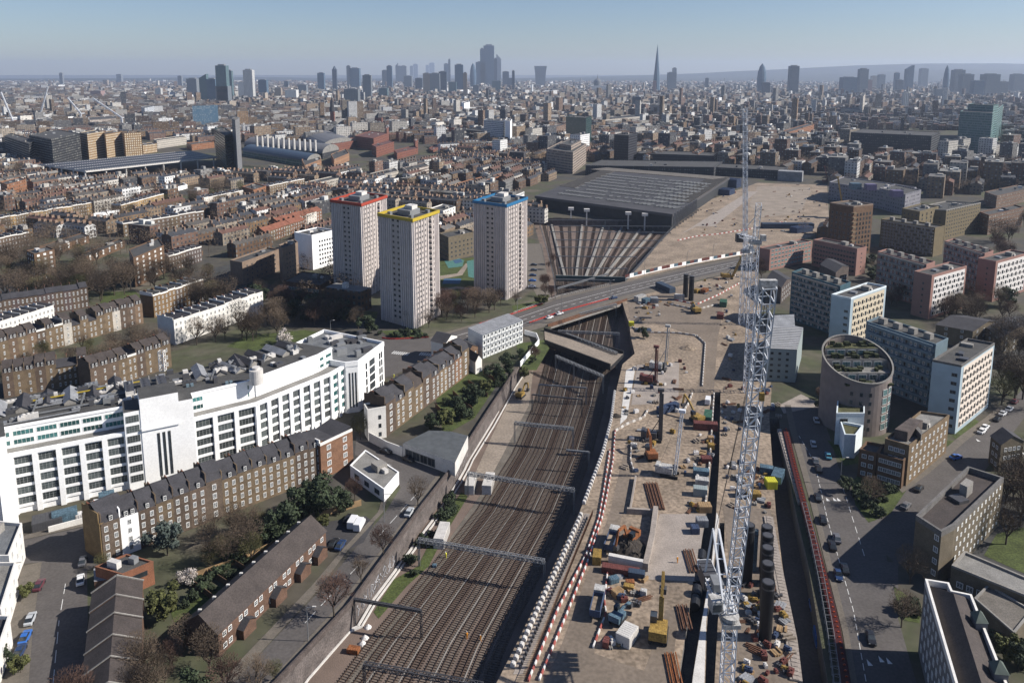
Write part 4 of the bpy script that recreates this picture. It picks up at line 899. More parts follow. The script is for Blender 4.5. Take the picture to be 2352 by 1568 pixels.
# white portable office stack by the bridge
def cabins():
    P, h = foot3((1075, 752), (1108, 769), (1201, 734), (1110, 824)); rt = root('cabin_stack', 'four storey stack of white and blue framed site cabins by the road', 'site cabins', (*(P[1].xy), 0))
    a, b, c, d = [V(*p[:2]) for p in P]; L = (c - b).length; nx = 11; H3 = h / 4
    for e, n in ((0, 1), (1, nx)):
        pass
    for r_ in range(4):
        for i in range(nx):
            q0 = b + (c - b) * (i / nx); q1 = b + (c - b) * ((i + .985) / nx); w2 = (a - b); mb = MB(); mb.prism([q0, q1, q1 + w2, q0 + w2], r_ * H3, (r_ + .97) * H3, 0, 1)
            u = mb.build('cabin', [MATS['cabin_white'], MATS['metal_roof']], rt); dd = (c - b).normalized(); o = Vector((dd.y, -dd.x)) * .04
            mb = MB(); mb.prism([q0 + o, q0 + o + dd * .18, q0 + dd * .18, q0], r_ * H3, (r_ + .97) * H3); mb.prism([q0 + o, q1 + o, q1, q0], (r_ + .86) * H3, (r_ + .96) * H3)
            f = mb.build('frame', MATS['cabin_blue'], rt); f.parent = u
            m_ = (q0 + q1) / 2; win(rt, (m_.x, m_.y, r_ * H3 + 1.), edge_rz(b, c), .9, 1.1, 'plain')
M('cabin_white', (.6, .61, .6), .6, .05, 1.); M('cabin_blue', (.06, .09, .14), .6, .05, 1.)
cabins()
for A, B, C, h, nm, lb, wm, rm in (((990, 782), (1022, 790), (1050, 770), 9., 'house', 'white rendered house with a grey pyramid roof, left of the cabin stack', 'stucco', 'slate'), ((1052, 800), (1072, 812), (1098, 795), 6.5, 'house', 'brown brick house at the foot of the white cabin stack', 'brick_brown', 'slate'),
                                   ((1068, 815), (1092, 830), (1107, 822), 5.5, 'house', 'small cream gabled house below the cabin stack', 'stucco', 'slate_brown')):
    P, _ = foot3(A, B, C, h=h); rt = root(nm, lb, 'house', (*(P[1].xy), 0)); mb = MB(); q = [V(*p[:2]) for p in P]; gable(mb, q, h, 2.2); mb.build('wall', [MATS[wm], MATS[rm]], rt); wins(rt, grid(q[1], q[2], 1, 3, 2 if h > 6 else 1, .9, 1.2, 2.9, 'sash') + grid(q[0], q[1], 1, 2, 2 if h > 6 else 1, .9, 1.2, 2.9, 'sash'))
# ================================================================ right-hand estate
def fl2(nm, lb, A, B, C, base, h, wall, roof, W, **k):
    P, h2 = foot3(A, B, C, base, h); return block(nm, lb, 'flats', P, h or h2, wall, roof, W=W, **k)
hh = lambda base, y: HT(G(*base), y)
# pale blue tower and its long blue slab
h = 24.5
P, _ = foot3((2142, 825), (2209, 838), (2285, 787), (2193, 997)); rt, P = block('tower_block', 'pale blue end block with a cream chequered window wall, nearest on the right', 'flats', P, h, 'render_bluegrey' if M('render_bluegrey', (.4, .49, .54), .8, .08, .3) else '', 'felt', pmat='concrete_dark', plant=3, seed=4,
      W=[(0, 2., 2, 7, .9, 1.2, 3., 'plain', 6, 1)])
def cheq(rt, P, e, h, cols, rows, pm, gl='slot', m0=2.2, m1=1.6, z0=1.8, wk='slot'):
    a, b = P[e], P[(e + 1) % 4]; L = V2(a, b); d = (b - a) / L; nn = Vector((d.y, -d.x)); mb = MB(); q = [a + d * m0, b - d * m1]; mb.prism([q[0] + nn * .06, q[1] + nn * .06, q[1] - nn * .1, q[0] - nn * .1], z0 - .3, h - 1.4); mb.build('panel_wall', MATS[pm], rt)
    fl = (h - 1.6 - z0) / rows; it = []
    for r in range(rows):
        for c in range(cols):
            u = m0 + (L - m0 - m1) * (c + .5 + (.18 if r % 2 else -.18)) / cols; it.append((Vector((*(a + d * u + nn * .07), z0 + r * fl)), edge_rz(a, b), (L - m0 - m1) / cols * .36, fl * .6, wk))
            u2 = m0 + (L - m0 - m1) * (c + .5 + (-.28 if r % 2 else .28)) / cols; it.append((Vector((*(a + d * u2 + nn * .07), z0 + r * fl + .3)), edge_rz(a, b), (L - m0 - m1) / cols * .15, fl * .3, wk))
    wins(rt, it)
M('panel_cream', (.66, .58, .5), .8, .06, .5); M('panel_ochre', (.6, .52, .39), .8, .06, .5); M('panel_white', (.66, .63, .6), .8, .06, .5)
cheq(rt, P, 1, h, 9, 8, 'panel_cream')
def slab(lb, A, B, C, base, h, wall, band, floors, bays, group=None, sd=1, gap=.0, nm='slab_block'):
    """long slab whose shaded long side (left->near) is banded with access balconies"""
    P, h2 = foot3(A, B, C, base, h); h = h or h2; rt, P = block(nm, lb, 'flats', P, h, wall, 'felt', W=(), plant=0, seed=sd, group=group)
    a, b = P[0], P[1]; L = V2(a, b); d = (b - a) / L; nn = Vector((d.y, -d.x)); rz = edge_rz(a, b); fl = (h - 1.5) / floors; it = []; mb = MB()
    for r in range(floors):
        q = [a + d * 1.5 + nn * 1.1, b - d * .6 + nn * 1.1, b - d * .6, a + d * 1.5]; mb.prism(q, r * fl + fl * .95, r * fl + fl * 1.32, 0, 0, True)
        for c in range(bays): it.append((Vector((*(a + d * (1.8 + (L - 3) * (c + .5) / bays)), r * fl + fl * .32)), rz, (L - 3) / bays * .42, fl * .5, 'sash' if (c + r) % 3 else 'plain'))
    o = mb.build('balconies', MATS[band], rt); o['kind'] = 'stuff'; wins(rt, it)
    for k in range(4):
        c = a + d * L * (.12 + .22 * k) + Vector((-d.y, d.x)) * V2(P[1], P[2]) * .5; mb = MB(); mb.box((c.x, c.y, h - .8), (2.6, 2.2, 2.2), rz); mb.build('stair_head', MATS['concrete'], rt)
    return rt, P
slab('long blue slab block with balconies behind the pale blue end block', (1990, 737), (2150, 790), (2178, 776), None, 24.5, 'render_blue', 'render_blue', 8, 14)
# teal slab + ochre patterned tower
slab('dark teal and blue slab block with stair heads, left of the ochre patterned end block', (1819, 624), (1930, 657), (1954, 647), None, 24., 'render_teal', 'concrete', 9, 12)
P, h = foot3((1910, 675), (1955, 684), (2036, 656), None, 24.); rt, P = block('tower_block', 'grey-blue end block with an ochre patterned window wall', 'flats', P, h, 'render_bluegrey', 'felt', pmat='render_pale', plant=3, W=[(0, 2., 2, 6, .9, 1.1, 3., 'plain', 6, 1)]); cheq(rt, P, 1, h, 8, 7, 'panel_ochre')
# pink pairs
slab('shaded pink slab block behind the nearer pink end block', (2016, 577), (2128, 607), (2148, 600), None, 23., 'render_pink', 'concrete', 7, 12)
P, h = foot3((2100, 622), (2141, 632), (2221, 610), (2131, 734)); rt, P = block('tower_block', 'pink end block with a white chequered window wall, nearer of the two', 'flats', P, h, 'render_pink', 'felt', plant=3, W=[(0, 2., 1, 6, .9, 1.1, 3., 'plain', 4, 3)]); cheq(rt, P, 1, h, 7, 7, 'panel_white')
slab('shaded pink slab block behind the farther pink end block', (2170, 553), (2262, 582), (2282, 575), None, 23., 'render_pink', 'concrete', 7, 12)
P, h = foot3((2247, 592), (2288, 600), (2362, 580), None, 22.2); rt, P = block('tower_block', 'pink end block with a white chequered window wall, cut by the right edge', 'flats', P, h, 'render_pink', 'felt', plant=3, W=[(0, 2., 1, 6, .9, 1.1, 3., 'plain', 4, 3)]); cheq(rt, P, 1, h, 7, 6, 'panel_white')
# brick tower, olive block, banded slab, low pink slabs
P, h = foot3((1906, 465), (1961, 474), (2006, 468), (1958, 590)); rt, P = block('brick_tower', 'brown brick tower with open balconies at its corner', 'flats', P, h, 'brick_brown', 'felt', plant=3, pt=.8, pmat='concrete_brown', W=[(0, 2, 5, 9, 1.4, 1.8, 3.1, 'plain'), (1, 2, 5, 9, 1.4, 1.9, 3.1, 'slot', 3, 1)])
a, b = P[0], P[1]; mb = MB(); rz = edge_rz(P[1], P[2])
for r in range(9): mb.box((b.x + .3, b.y - .6, 4 + r * 3.1), (3., 2.4, 1.1), rz)
mb.build('balconies', MATS['brick_yellow'], rt)
P, h = foot3((2090, 478), (2174, 482), (2253, 465), (2172, 552)); rt, P = block('apartment_block', 'olive brick block with many small windows, behind the dark banded slab', 'flats', P, h, 'brick_olive' if M('brick_olive', (.23, .185, .11), .9, .15, .5) else '', 'felt', plant=4, pmat='concrete', W=[(1, 2, 14, 9, 1.2, 1.1, 2.7, 'plain'), (0, 2, 4, 6, 1.2, 1.1, 2.7, 'plain')])
block('apartment_block', 'square olive brick block with a sunken roof, left of the larger olive block', 'flats', foot3((2072, 478), (2113, 486), (2156, 474), h=24)[0], 24, 'brick_olive', 'felt', plant=3, pt=.8, W=[(1, 2, 4, 7, 1.6, 1.8, 3, 'slot'), (0, 2, 4, 7, 1.3, 1.3, 3, 'plain')])
slab('dark brick slab block with eight pale balcony bands, in front of the olive block', (2024, 503), (2148, 523), (2170, 518), (2144, 590), None, 'brick_olive', 'concrete', 8, 16)
block('apartment_block', 'low pink block striped with white galleries on its sunny side', 'flats', foot3((1742, 568), (1769, 573), (1866, 553), (1770, 622))[0], hh((1770, 622), 573), 'render_pink', 'felt', plant=3, W=[(1, 1.6, 12, 5, 2.4, 1.3, 2.5, 'strip')])
block('apartment_block', 'shaded grey slab with a narrow pink sunny end, right of the striped pink block', 'flats', foot3((1868, 550), (1969, 571), (1991, 566), (1969, 634))[0], hh((1969, 634), 571), 'render_pink', 'felt', plant=2, W=[(0, 2, 14, 5, 1.6, 1.3, 2.7, 'plain'), (1, 2, 1, 5, .8, .8, 2.7, 'plain')])
# grey ribbed-roof block by the cranes
P = [V(*G(x, y, 13.5)[:2]) for x, y in ((1753, 799), (1831, 803), (1845, 752), (1826, 748), (1824, 722), (1776, 724))]
rt, P = block('clad_block', 'grey clad block with a ribbed white metal roof beside the tower cranes', 'office block', P, 13.5, 'render_grey' if M('render_grey', (.36, .42, .42), .7, .05, .3) else '', 'metal_roof', para=0, W=[(0, 1.5, 3, 5, 1.1, 1.0, 2.4, 'plain', 2, 2)])
mb = MB(); a, b, c_ = P[0], P[1], P[2]
for i in range(13): q0 = a + (c_ - b) * (i / 13.); q1 = b + (c_ - b) * (i / 13.); mb.beam((q0.x, q0.y, 13.62), (q1.x, q1.y, 13.62), .35, .25)
mb.build('roof_ribs', MATS['concrete_light'], rt)
# round building
def round_building():
    c = G(1988, 1000); R0 = 11.2; cc = V(c.x, c.y + R0 * .9); rt = root('round_building', 'round terraced apartment building with a slanted ring roof and planted terraces', 'flats', (cc.x, cc.y, 0)); mb = MB(); N_ = 48
    hb, hf = 27.5, 18.5
    def top(t): return hf + (hb - hf) * (.5 + .5 * math.sin(t)) 
    A = [(cc.x + R0 * math.cos(2 * math.pi * i / N_), cc.y + R0 * math.sin(2 * math.pi * i / N_)) for i in range(N_)]; I = [(cc.x + (R0 - .7) * math.cos(2 * math.pi * i / N_), cc.y + (R0 - .7) * math.sin(2 * math.pi * i / N_)) for i in range(N_)]
    for i in range(N_):
        j = (i + 1) % N_; t0, t1 = top(2 * math.pi * i / N_), top(2 * math.pi * j / N_)
        lo = 0
        mb.face([(*A[i], lo), (*A[j], lo), (*A[j], t1), (*A[i], t0)]); mb.face([(*I[j], lo), (*I[i], lo), (*I[i], t0), (*I[j], t1)])
    mb.build('wall', MATS['concrete_pinkish' if M('concrete_pinkish', (.3, .25, .23), .8, .12, .4) else ''], rt)
    mb = MB()
    for i in range(N_):
        j = (i + 1) % N_; t0, t1 = top(2 * math.pi * i / N_) + .25, top(2 * math.pi * j / N_) + .25
        mb.beam((*A[i], t0), (*A[j], t1), .55, .35)
    mb.build('ring_beam', MATS['concrete'], rt)
    for k, (z, yk, m_) in enumerate(((17.2, -.95, 'felt'), (20.0, -.45, 'felt_pale'), (22.8, .0, 'felt'), (25.2, .45, 'green_roof'))):
        P = [(cc.x + (R0 - .75) * math.cos(t), cc.y + (R0 - .75) * math.sin(t)) for t in [math.asin(max(-1, yk)) + (math.pi - 2 * math.asin(max(-1, yk))) * i / 24 for i in range(25)]]
        mb = MB(); mb.prism(P, z - 3, z, 0, 1); o = mb.build('terrace', [MATS['concrete'], MATS[m_]], rt)
        rz = 0; y = cc.y + (R0 - .75) * yk
        for i in range(5):
            if k and abs(yk) < .9: x = cc.x + (i - 2) * 3.6; win(rt, (x, y, z - 2.7), 0, 2.6, 2.1, 'strip')
        mb = MB()
        for i in range(16): mb.box((cc.x + R.uniform(-8, 8), y + R.uniform(1, 4), z), (R.uniform(.8, 2), R.uniform(.6, 1.5), R.uniform(.5, 1.6)))
        mb.build('planters', MATS['hedge' if M('hedge', (.05, .06, .025), .95, .4, 1.5) else ''], rt)['kind'] = 'stuff'
    it = []
    for k in range(-2, 9):
        t = -math.pi / 2 + k * .26
        for r in range(5):
            if k not in (1, 4): it.append((Vector((cc.x + (R0 + .03) * math.cos(t), cc.y + (R0 + .03) * math.sin(t), 2 + r * 3.)), t + math.pi / 2, 1.0 if k < 2 else 2.2, 1.5 if k < 2 else 2.2, 'plain' if k < 2 else 'strip'))
    wins(rt, it)
round_building()
P = [V(*G(x, y, 11.)[:2]) for x, y in ((1921, 948), (1986, 948), (1986, 905), (1925, 900))]
rt, P = block('terrace_block', 'white rendered block with a roof garden, in front of the round building', 'flats', P, 11., 'render_pale', 'green_roof', pt=.4, W=[(0, 7.4, 1, 1, 2.6, 1.6, 3, 'plain', 3, 7)])
P = [V(*G(x, y, 8.)[:2]) for x, y in ((1940, 997), (1966, 998), (1983, 976), (1930, 966))]
rt, P = block('terrace_block', 'small wedge shaped block with a planted roof, at the foot of the round building', 'flats', P, 8., 'render_pale', 'green_roof', pt=.4)
# yellow brick block
P = [V(*G(x, y, 13.)[:2]) for x, y in ((2033, 1006), (2089, 1022), (2181, 952), (2114, 943))]
rt, P = block('apartment_block', 'yellow brick block with a pale paved roof, on the corner below the round building', 'flats', P, 13., 'brick_yellow', 'felt_pale', pt=.3, plant=2, W=[(1, 1.4, 9, 4, 1.2, 1.3, 2.9, 'sash', 1, 1), (0, 7, 3, 2, 1.3, 1.3, 2.8, 'sash')])
roofbox(rt, (2055, 985), (2085, 992), (2120, 965), 12.3, 3., 'brick_dark'); roofbox(rt, (2096, 975), (2116, 998), (2118, 990), 12.3, 2.2, 'concrete_dark')
P = [V(*G(x, y, 9.)[:2]) for x, y in ((2016, 1040), (2075, 1057), (2087, 1043), (2028, 1018))]
block('apartment_block', 'shaded brown brick front wing with paired white windows, joined to the yellow brick block', 'flats', P, 9., 'brick_brown', 'felt', W=[(0, 1., 5, 3, 1.3, 1.3, 2.7, 'sash', .5, .5)])
P = [V(*G(x, y, 9.)[:2]) for x, y in ((1974, 1030), (2014, 1040), (2028, 1020), (1990, 1012))]
block('apartment_block', 'shaded brown brick wing with a hedge on its roof edge, left of the front wing', 'flats', P, 9., 'brick_brown', 'felt', W=[(0, 1., 2, 3, 1.3, 1.3, 2.7, 'sash', .5, .5)])
# brown L-shaped brick block and its low wing
P = [V(*G(x, y, 14.)[:2]) for x, y in ((2104, 1182), (2163, 1220), (2193, 1204), (2306, 1096), (2223, 1070))]
rt, P = block('apartment_block', 'brown brick block with a dark sunken roof and rows of small white windows, lower right', 'flats', P, 14., 'brick_grey', 'slate_brown', pt=.6, pmat='concrete_dark', plant=1, para=1.4, W=[(2, 1.4, 12, 5, .9, 1.0, 2.5, 'bright', 1, 1), (0, 2, 1, 4, 1.2, 1.4, 3, 'sash', 6, 1)])
roofbox(rt, (2205, 1110), (2222, 1118), (2236, 1105), 12.6, 3.2, 'concrete')
P = [V(*G(x, y, 6.5)[:2]) for x, y in ((2186, 1297), (2352, 1364), (2420, 1390), (2420, 1345), (2352, 1322), (2215, 1264))]
rt, P = block('low_wing', 'low brown brick wing with a weathered flat roof, running to the right edge', 'flats', P, 6.5, 'brick_grey', 'felt_pale', pt=.5, pmat='concrete', para=.5, W=[(0, 1.6, 6, 1, 1.4, 1.5, 3, 'sash')])
P = [V(*G(x, y, 5.)[:2]) for x, y in ((2238, 1372), (2330, 1452), (2372, 1400), (2270, 1340))]
block('low_wing', 'small brown brick annex with satellite dishes, below the low wing', 'flats', P, 5., 'brick_grey', 'gravel_roof', pt=.4, para=.4, pmat='concrete')
# bottom right long block with slate valley roof
def br_block():
    h = 17.; pts = [(2125, 1328), (2196, 1572), (2222, 1665), (2345, 1665), (2314, 1568), (2232, 1364), (2188, 1355), (2180, 1337)]
    P = [V(*G(x, y, h)[:2]) for x, y in pts]; rt, P = block('apartment_block', 'long grey walled block with white stone parapets, cut by the bottom right corner', 'flats', P, h, 'brick_shade_grey' if M('brick_shade_grey', (.2, .2, .21), .85, .12, .5) else '', 'slate', pt=.45, pmat='stucco', para=1.3, W=[(0, 2, 10, 5, 1.1, 1.4, 2.8, 'sash')])  # wall colour darkened to carry the shade of its left-facing side
    r0, r1 = G(2190, 1362, h + 1.2), G(2285, 1665, h + 1.2); l0, l1 = G(2136, 1345, h - 1.2), G(2232, 1665, h - 1.2); q0, q1 = G(2226, 1372, h - 1.2), G(2335, 1665, h - 1.2); mb = MB(); mb.face([l0, l1, r1, r0]); mb.face([r0, r1, q1, q0]); mb.face([l0, r0, q0]); mb.build('pitched_roof', MATS['slate_brown'], rt)
    for A, B, C in (((2230, 1400), (2243, 1424), (2270, 1425)), ((2272, 1512), (2286, 1540), (2318, 1543))):
        Q, _ = foot3(A, B, C, h=h + 1.5); mb = MB(); mb.prism(Q, 6, h + 1., 0, 0); c = sum((V(*p[:2]) for p in Q), Vector((0, 0))) / 4; mb.build('stair_tower', MATS['brick_shade_grey'], rt)
        mb = MB(); Qc = ccw([c + (V(*p[:2]) - c) * 1.12 for p in Q])
        for i in range(4): mb.face([(*Qc[i], h + 1.), (*Qc[(i + 1) % 4], h + 1.), (c.x, c.y, h + 2.6)])
        mb.build('hipped_roof', MATS['copper_green' if M('copper_green', (.12, .15, .13), .8) else ''], rt)
br_block()
for A, B, C, h, lb in (((2276, 1000), (2300, 1020), (2352, 1012), 9., 'dark brick house with a square attic window, behind the junction'), ((2150, 745), (2235, 760), (2300, 738), 8., 'low dark roofed block behind the long blue slab'), ((2266, 752), (2300, 775), (2380, 748), 8., 'low gabled brick house in shade at the right edge, beyond the blue block')):
    P, _ = foot3(A, B, C, h=h); rt = root('house', lb, 'house', (*(P[1].xy), 0)); mb = MB(); gable(mb, [V(*p[:2]) for p in P], h, 2.2); mb.build('wall', [MATS['brick_grey'], MATS['slate']], rt); q = ccw(P); wins(rt, grid(q[1], q[2], 1, 4, 3, 1.1, 1.2, 2.7, 'white') + grid(q[0], q[1], 1, 2, 3, 1.1, 1.2, 2.7, 'white'))
for A, B, C, h, lb in (((1884, 607), (1920, 625), (1950, 612), 12., 'grey gabled house with white windows, between the pink slab and the teal block'), ((1762, 638), (1795, 660), (1818, 640), 9., 'black gabled barn-like house behind the crane mast')):
    P, _ = foot3(A, B, C, h=h); rt = root('house', lb, 'house', (*(P[1].xy), 0)); mb = MB(); gable(mb, [V(*p[:2]) for p in P], h, 2.); mb.build('wall', [MATS['brick_dark'], MATS['slate']], rt); q = ccw(P); wins(rt, grid(q[1], q[2], 1, 5, 3, 1.1, 1.2, 2.7, 'white'))

# ================================================================ station
def station():
    h = 11.; q = [(1228, 450), (1545, 492), (1676, 408), (1395, 386)]; P = [G(x, y, h) for x, y in q]; c = sum(P, Vector()) / 4; rt = root('station_shed', 'huge low station building with a grey ribbed roof of skylights', 'railway station', (c.x, c.y, 0)); P2 = [V(*p[:2]) for p in P]
    mb = MB(); mb.prism([c.xy + (p - c.xy) * .985 for p in P2], -6, h - 2.2, 0, 0); mb.build('wall', MATS['station_dark' if M('station_dark', (.05, .055, .06), .6, .2, .3) else ''], rt)
    mb = MB(); mb.prism(P2, h - 2.2, h, 0, 1); mb.build('roof', [MATS['steel_dark'], MATS['station_roof' if M('station_roof', (.085, .083, .09), .85, .2, .1, scale2=1.) else '']], rt)
    e, s = P2[1] - P2[0], P2[3] - P2[0]; sky_ = MB(); blk = MB(); U = e.normalized(); Vv = s.normalized(); D = (Vv * .9 + U * .42).normalized()
    r = random.Random(2)
    for i in range(30):
        for j in range(9):
            u, v = .12 + i * .029, .1 + j * .082
            if r.random() < .12: continue
            p = P2[0] + e * u + s * v; L = 5.2 if u < .72 else 9.; m_ = sky_
            m_.beam((p.x, p.y, h + .5), ((p + D * L).x, (p + D * L).y, h + .5), 1.1, 1.0)
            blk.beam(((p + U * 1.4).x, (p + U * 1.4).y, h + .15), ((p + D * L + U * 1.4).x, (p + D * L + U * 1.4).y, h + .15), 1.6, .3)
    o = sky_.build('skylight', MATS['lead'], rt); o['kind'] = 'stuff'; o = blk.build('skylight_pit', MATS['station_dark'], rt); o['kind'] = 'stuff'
    mb = MB()       # pale ribbed margin along the far and right edges
    for k in range(56):
        p = P2[3] + (P2[2] - P2[3]) * (k / 56); mb.beam((p.x, p.y, h + .3), (p.x - D.x * 26, p.y - D.y * 26, h + .3), 2.2, .5)
    for k in range(26):
        p = P2[0] + s * (.3 + k / 26 * .7); mb.beam((p.x, p.y, h + .25), ((p + U * 18).x, (p + U * 18).y, h + .25), 2.4, .5)
    for k in range(30):
        p = P2[1] + (P2[2] - P2[1]) * (.25 + .75 * k / 30); mb.beam((p.x, p.y, h + .28), ((p - U * 20).x, (p - U * 20).y, h + .28), 2., .5)
    o = mb.build('roof_panels', MATS['gravel_roof'], rt); o['kind'] = 'stuff'
    for k in range(9):      # steel frame along the right side
        p = P2[1] + (P2[2] - P2[1]) * (k / 26) + U * 2; mb = MB(); mb.truss((p.x, p.y, -5), (p.x, p.y, h + 1.5), 1.2, 1.2, 2.5, .2); mb.build('steel_frame', MATS['steel_grey'], rt)
    for x, y in ((1311, 477), (1347, 480), (1442, 487), (1480, 490)): 
        p = G(x, y - 4, 10); mb = MB(); mb.box((p.x, p.y - 3, -5), (1, 1, 12)); mb.box((p.x, p.y - 3, 7), (4.5, 3.5, 2.2)); mb.build('signal_cabin', MATS['concrete_light'], rt)
station()
# ================================================================ machines and vehicles
M('mach_yellow', (.4, .26, .07), .65, .28, .8, scale2=3.); M('mach_orange', (.34, .13, .05), .65, .28, .8, scale2=3.); M('mach_red', (.19, .065, .055), .65, .28, .8, scale2=3.); M('mach_blue', (.06, .09, .17), .65, .28, .8, scale2=3.); M('mach_green', (.07, .18, .12), .65, .28, .8, scale2=3.); M('mach_white', (.46, .45, .43), .65, .28, .8, scale2=3.); M('mach_cyan', (.12, .2, .26), .65, .28, .8, scale2=3.)
M('rubber', (.025, .025, .028), .8, .1, 1.); M('soil', (.06, .05, .042), .95, .3, .5, scale2=2.); M('timber', (.45, .3, .16), .85, .2, .8); M('skin', (.45, .28, .2), .6, .05, 1.); M('hivis', (.75, .3, .02), .7, .05, 1.); M('hivis_yellow', (.65, .62, .05), .7, .05, 1.); M('plastic_white', (.6, .58, .56), .6, .08, 1.)
M('crane_steel', (.62, .64, .67), .45, .05, 1.)
m, t, b = newmat('car_paint', .3); oi = _n(t, "ShaderNodeObjectInfo"); t.links.new(oi.outputs["Color"], b.inputs["Base Color"]); b.inputs["Coat Weight"].default_value = .4
def loftx(mb, secs, mi=0):      # body from cross sections (x, halfwidth, z0, z1, topscale)
    R_ = []
    for x, w_, z0, z1, ts in secs: R_.append([(x, -w_, z0), (x, -w_ * 1.0, z0 + (z1 - z0) * .55), (x, -w_ * ts, z1), (x, w_ * ts, z1), (x, w_, z0 + (z1 - z0) * .55), (x, w_, z0)])
    for a, b in zip(R_, R_[1:]):
        for i in range(6):
            j = (i + 1) % 6; mb.face([a[i], a[j], b[j], b[i]][::-1], mi)
    mb.face(R_[0][::-1][::-1], mi); mb.face(R_[-1][::-1], mi)
def car_proto(kind='car'):
    rt = root('parked_car' if kind == 'car' else 'parked_van', 'x', 'car' if kind == 'car' else 'van'); mb = MB()
    if kind == 'car':
        loftx(mb, [(-2.15, .7, .4, .8, .9), (-2.05, .85, .28, .92, .9), (-.9, .9, .25, 1.0, .9), (.9, .9, .25, 1.0, .9), (2.0, .84, .28, .85, .88), (2.15, .7, .38, .7, .85)]); mb.build('body', MATS['car_paint'], rt)
        mb = MB(); loftx(mb, [(-1.75, .72, .9, .98, .95), (-1.15, .76, .9, 1.4, .82), (.2, .76, .9, 1.43, .82), (1.05, .72, .9, .98, .95)]); mb.build('window', MATS['glass_dark'], rt)
        mb = MB(); loftx(mb, [(-1.0, .62, 1.39, 1.46, .9), (.1, .62, 1.42, 1.48, .9)]); mb.build('roof', MATS['car_paint'], rt); xs = (-1.3, 1.35); r = .33
    else:
        loftx(mb, [(-2.6, .9, .4, 2.2, .92), (-2.5, .96, .3, 2.3, .92), (1.1, .96, .3, 2.3, .9), (1.7, .95, .3, 1.5, .9), (2.5, .9, .35, 1.05, .9)]); mb.build('body', MATS['car_paint'], rt)
        mb = MB(); mb.face([(1.15, -.8, 2.1), (1.15, .8, 2.1), (1.72, .82, 1.52), (1.72, -.82, 1.52)][::-1]); mb.build('window', MATS['glass_dark'], rt); xs = (-1.6, 1.7); r = .36
    for x in xs:
        for s in (-1, 1): mb = MB(); mb.beam((x, s * .72, r), (x, s * .93, r), r * 2, r * 2, n=10); mb.build('wheel', MATS['rubber'], rt)
    for s in (-1, 1): mb = MB(); mb.box((2.1 if kind == 'car' else 2.48, s * .6, .6), (.1, .3, .16)); mb.build('headlight', MATS['glass_pale'], rt)
    return rt
car0, van0 = car_proto(), car_proto('van'); PROTOS += [car0, van0]
CC = {'white': (.7, .7, .7), 'black': (.02, .02, .022), 'silver': (.4, .42, .44), 'blue': (.03, .12, .4), 'navy': (.02, .04, .1), 'red': (.35, .03, .03), 'grey': (.12, .12, .13), 'maroon': (.1, .03, .04), 'green': (.03, .1, .07), 'teal': (.1, .3, .4)}
def park(px, to, colr, label, van=False, z=0., group=None):
    a, b = G(*px, z), G(*to, z); copy_tree(van0 if van else car0, loc=(a.x, a.y, z + .06), rz=edge_rz(a, b), label=label, group=group, color=CC[colr])
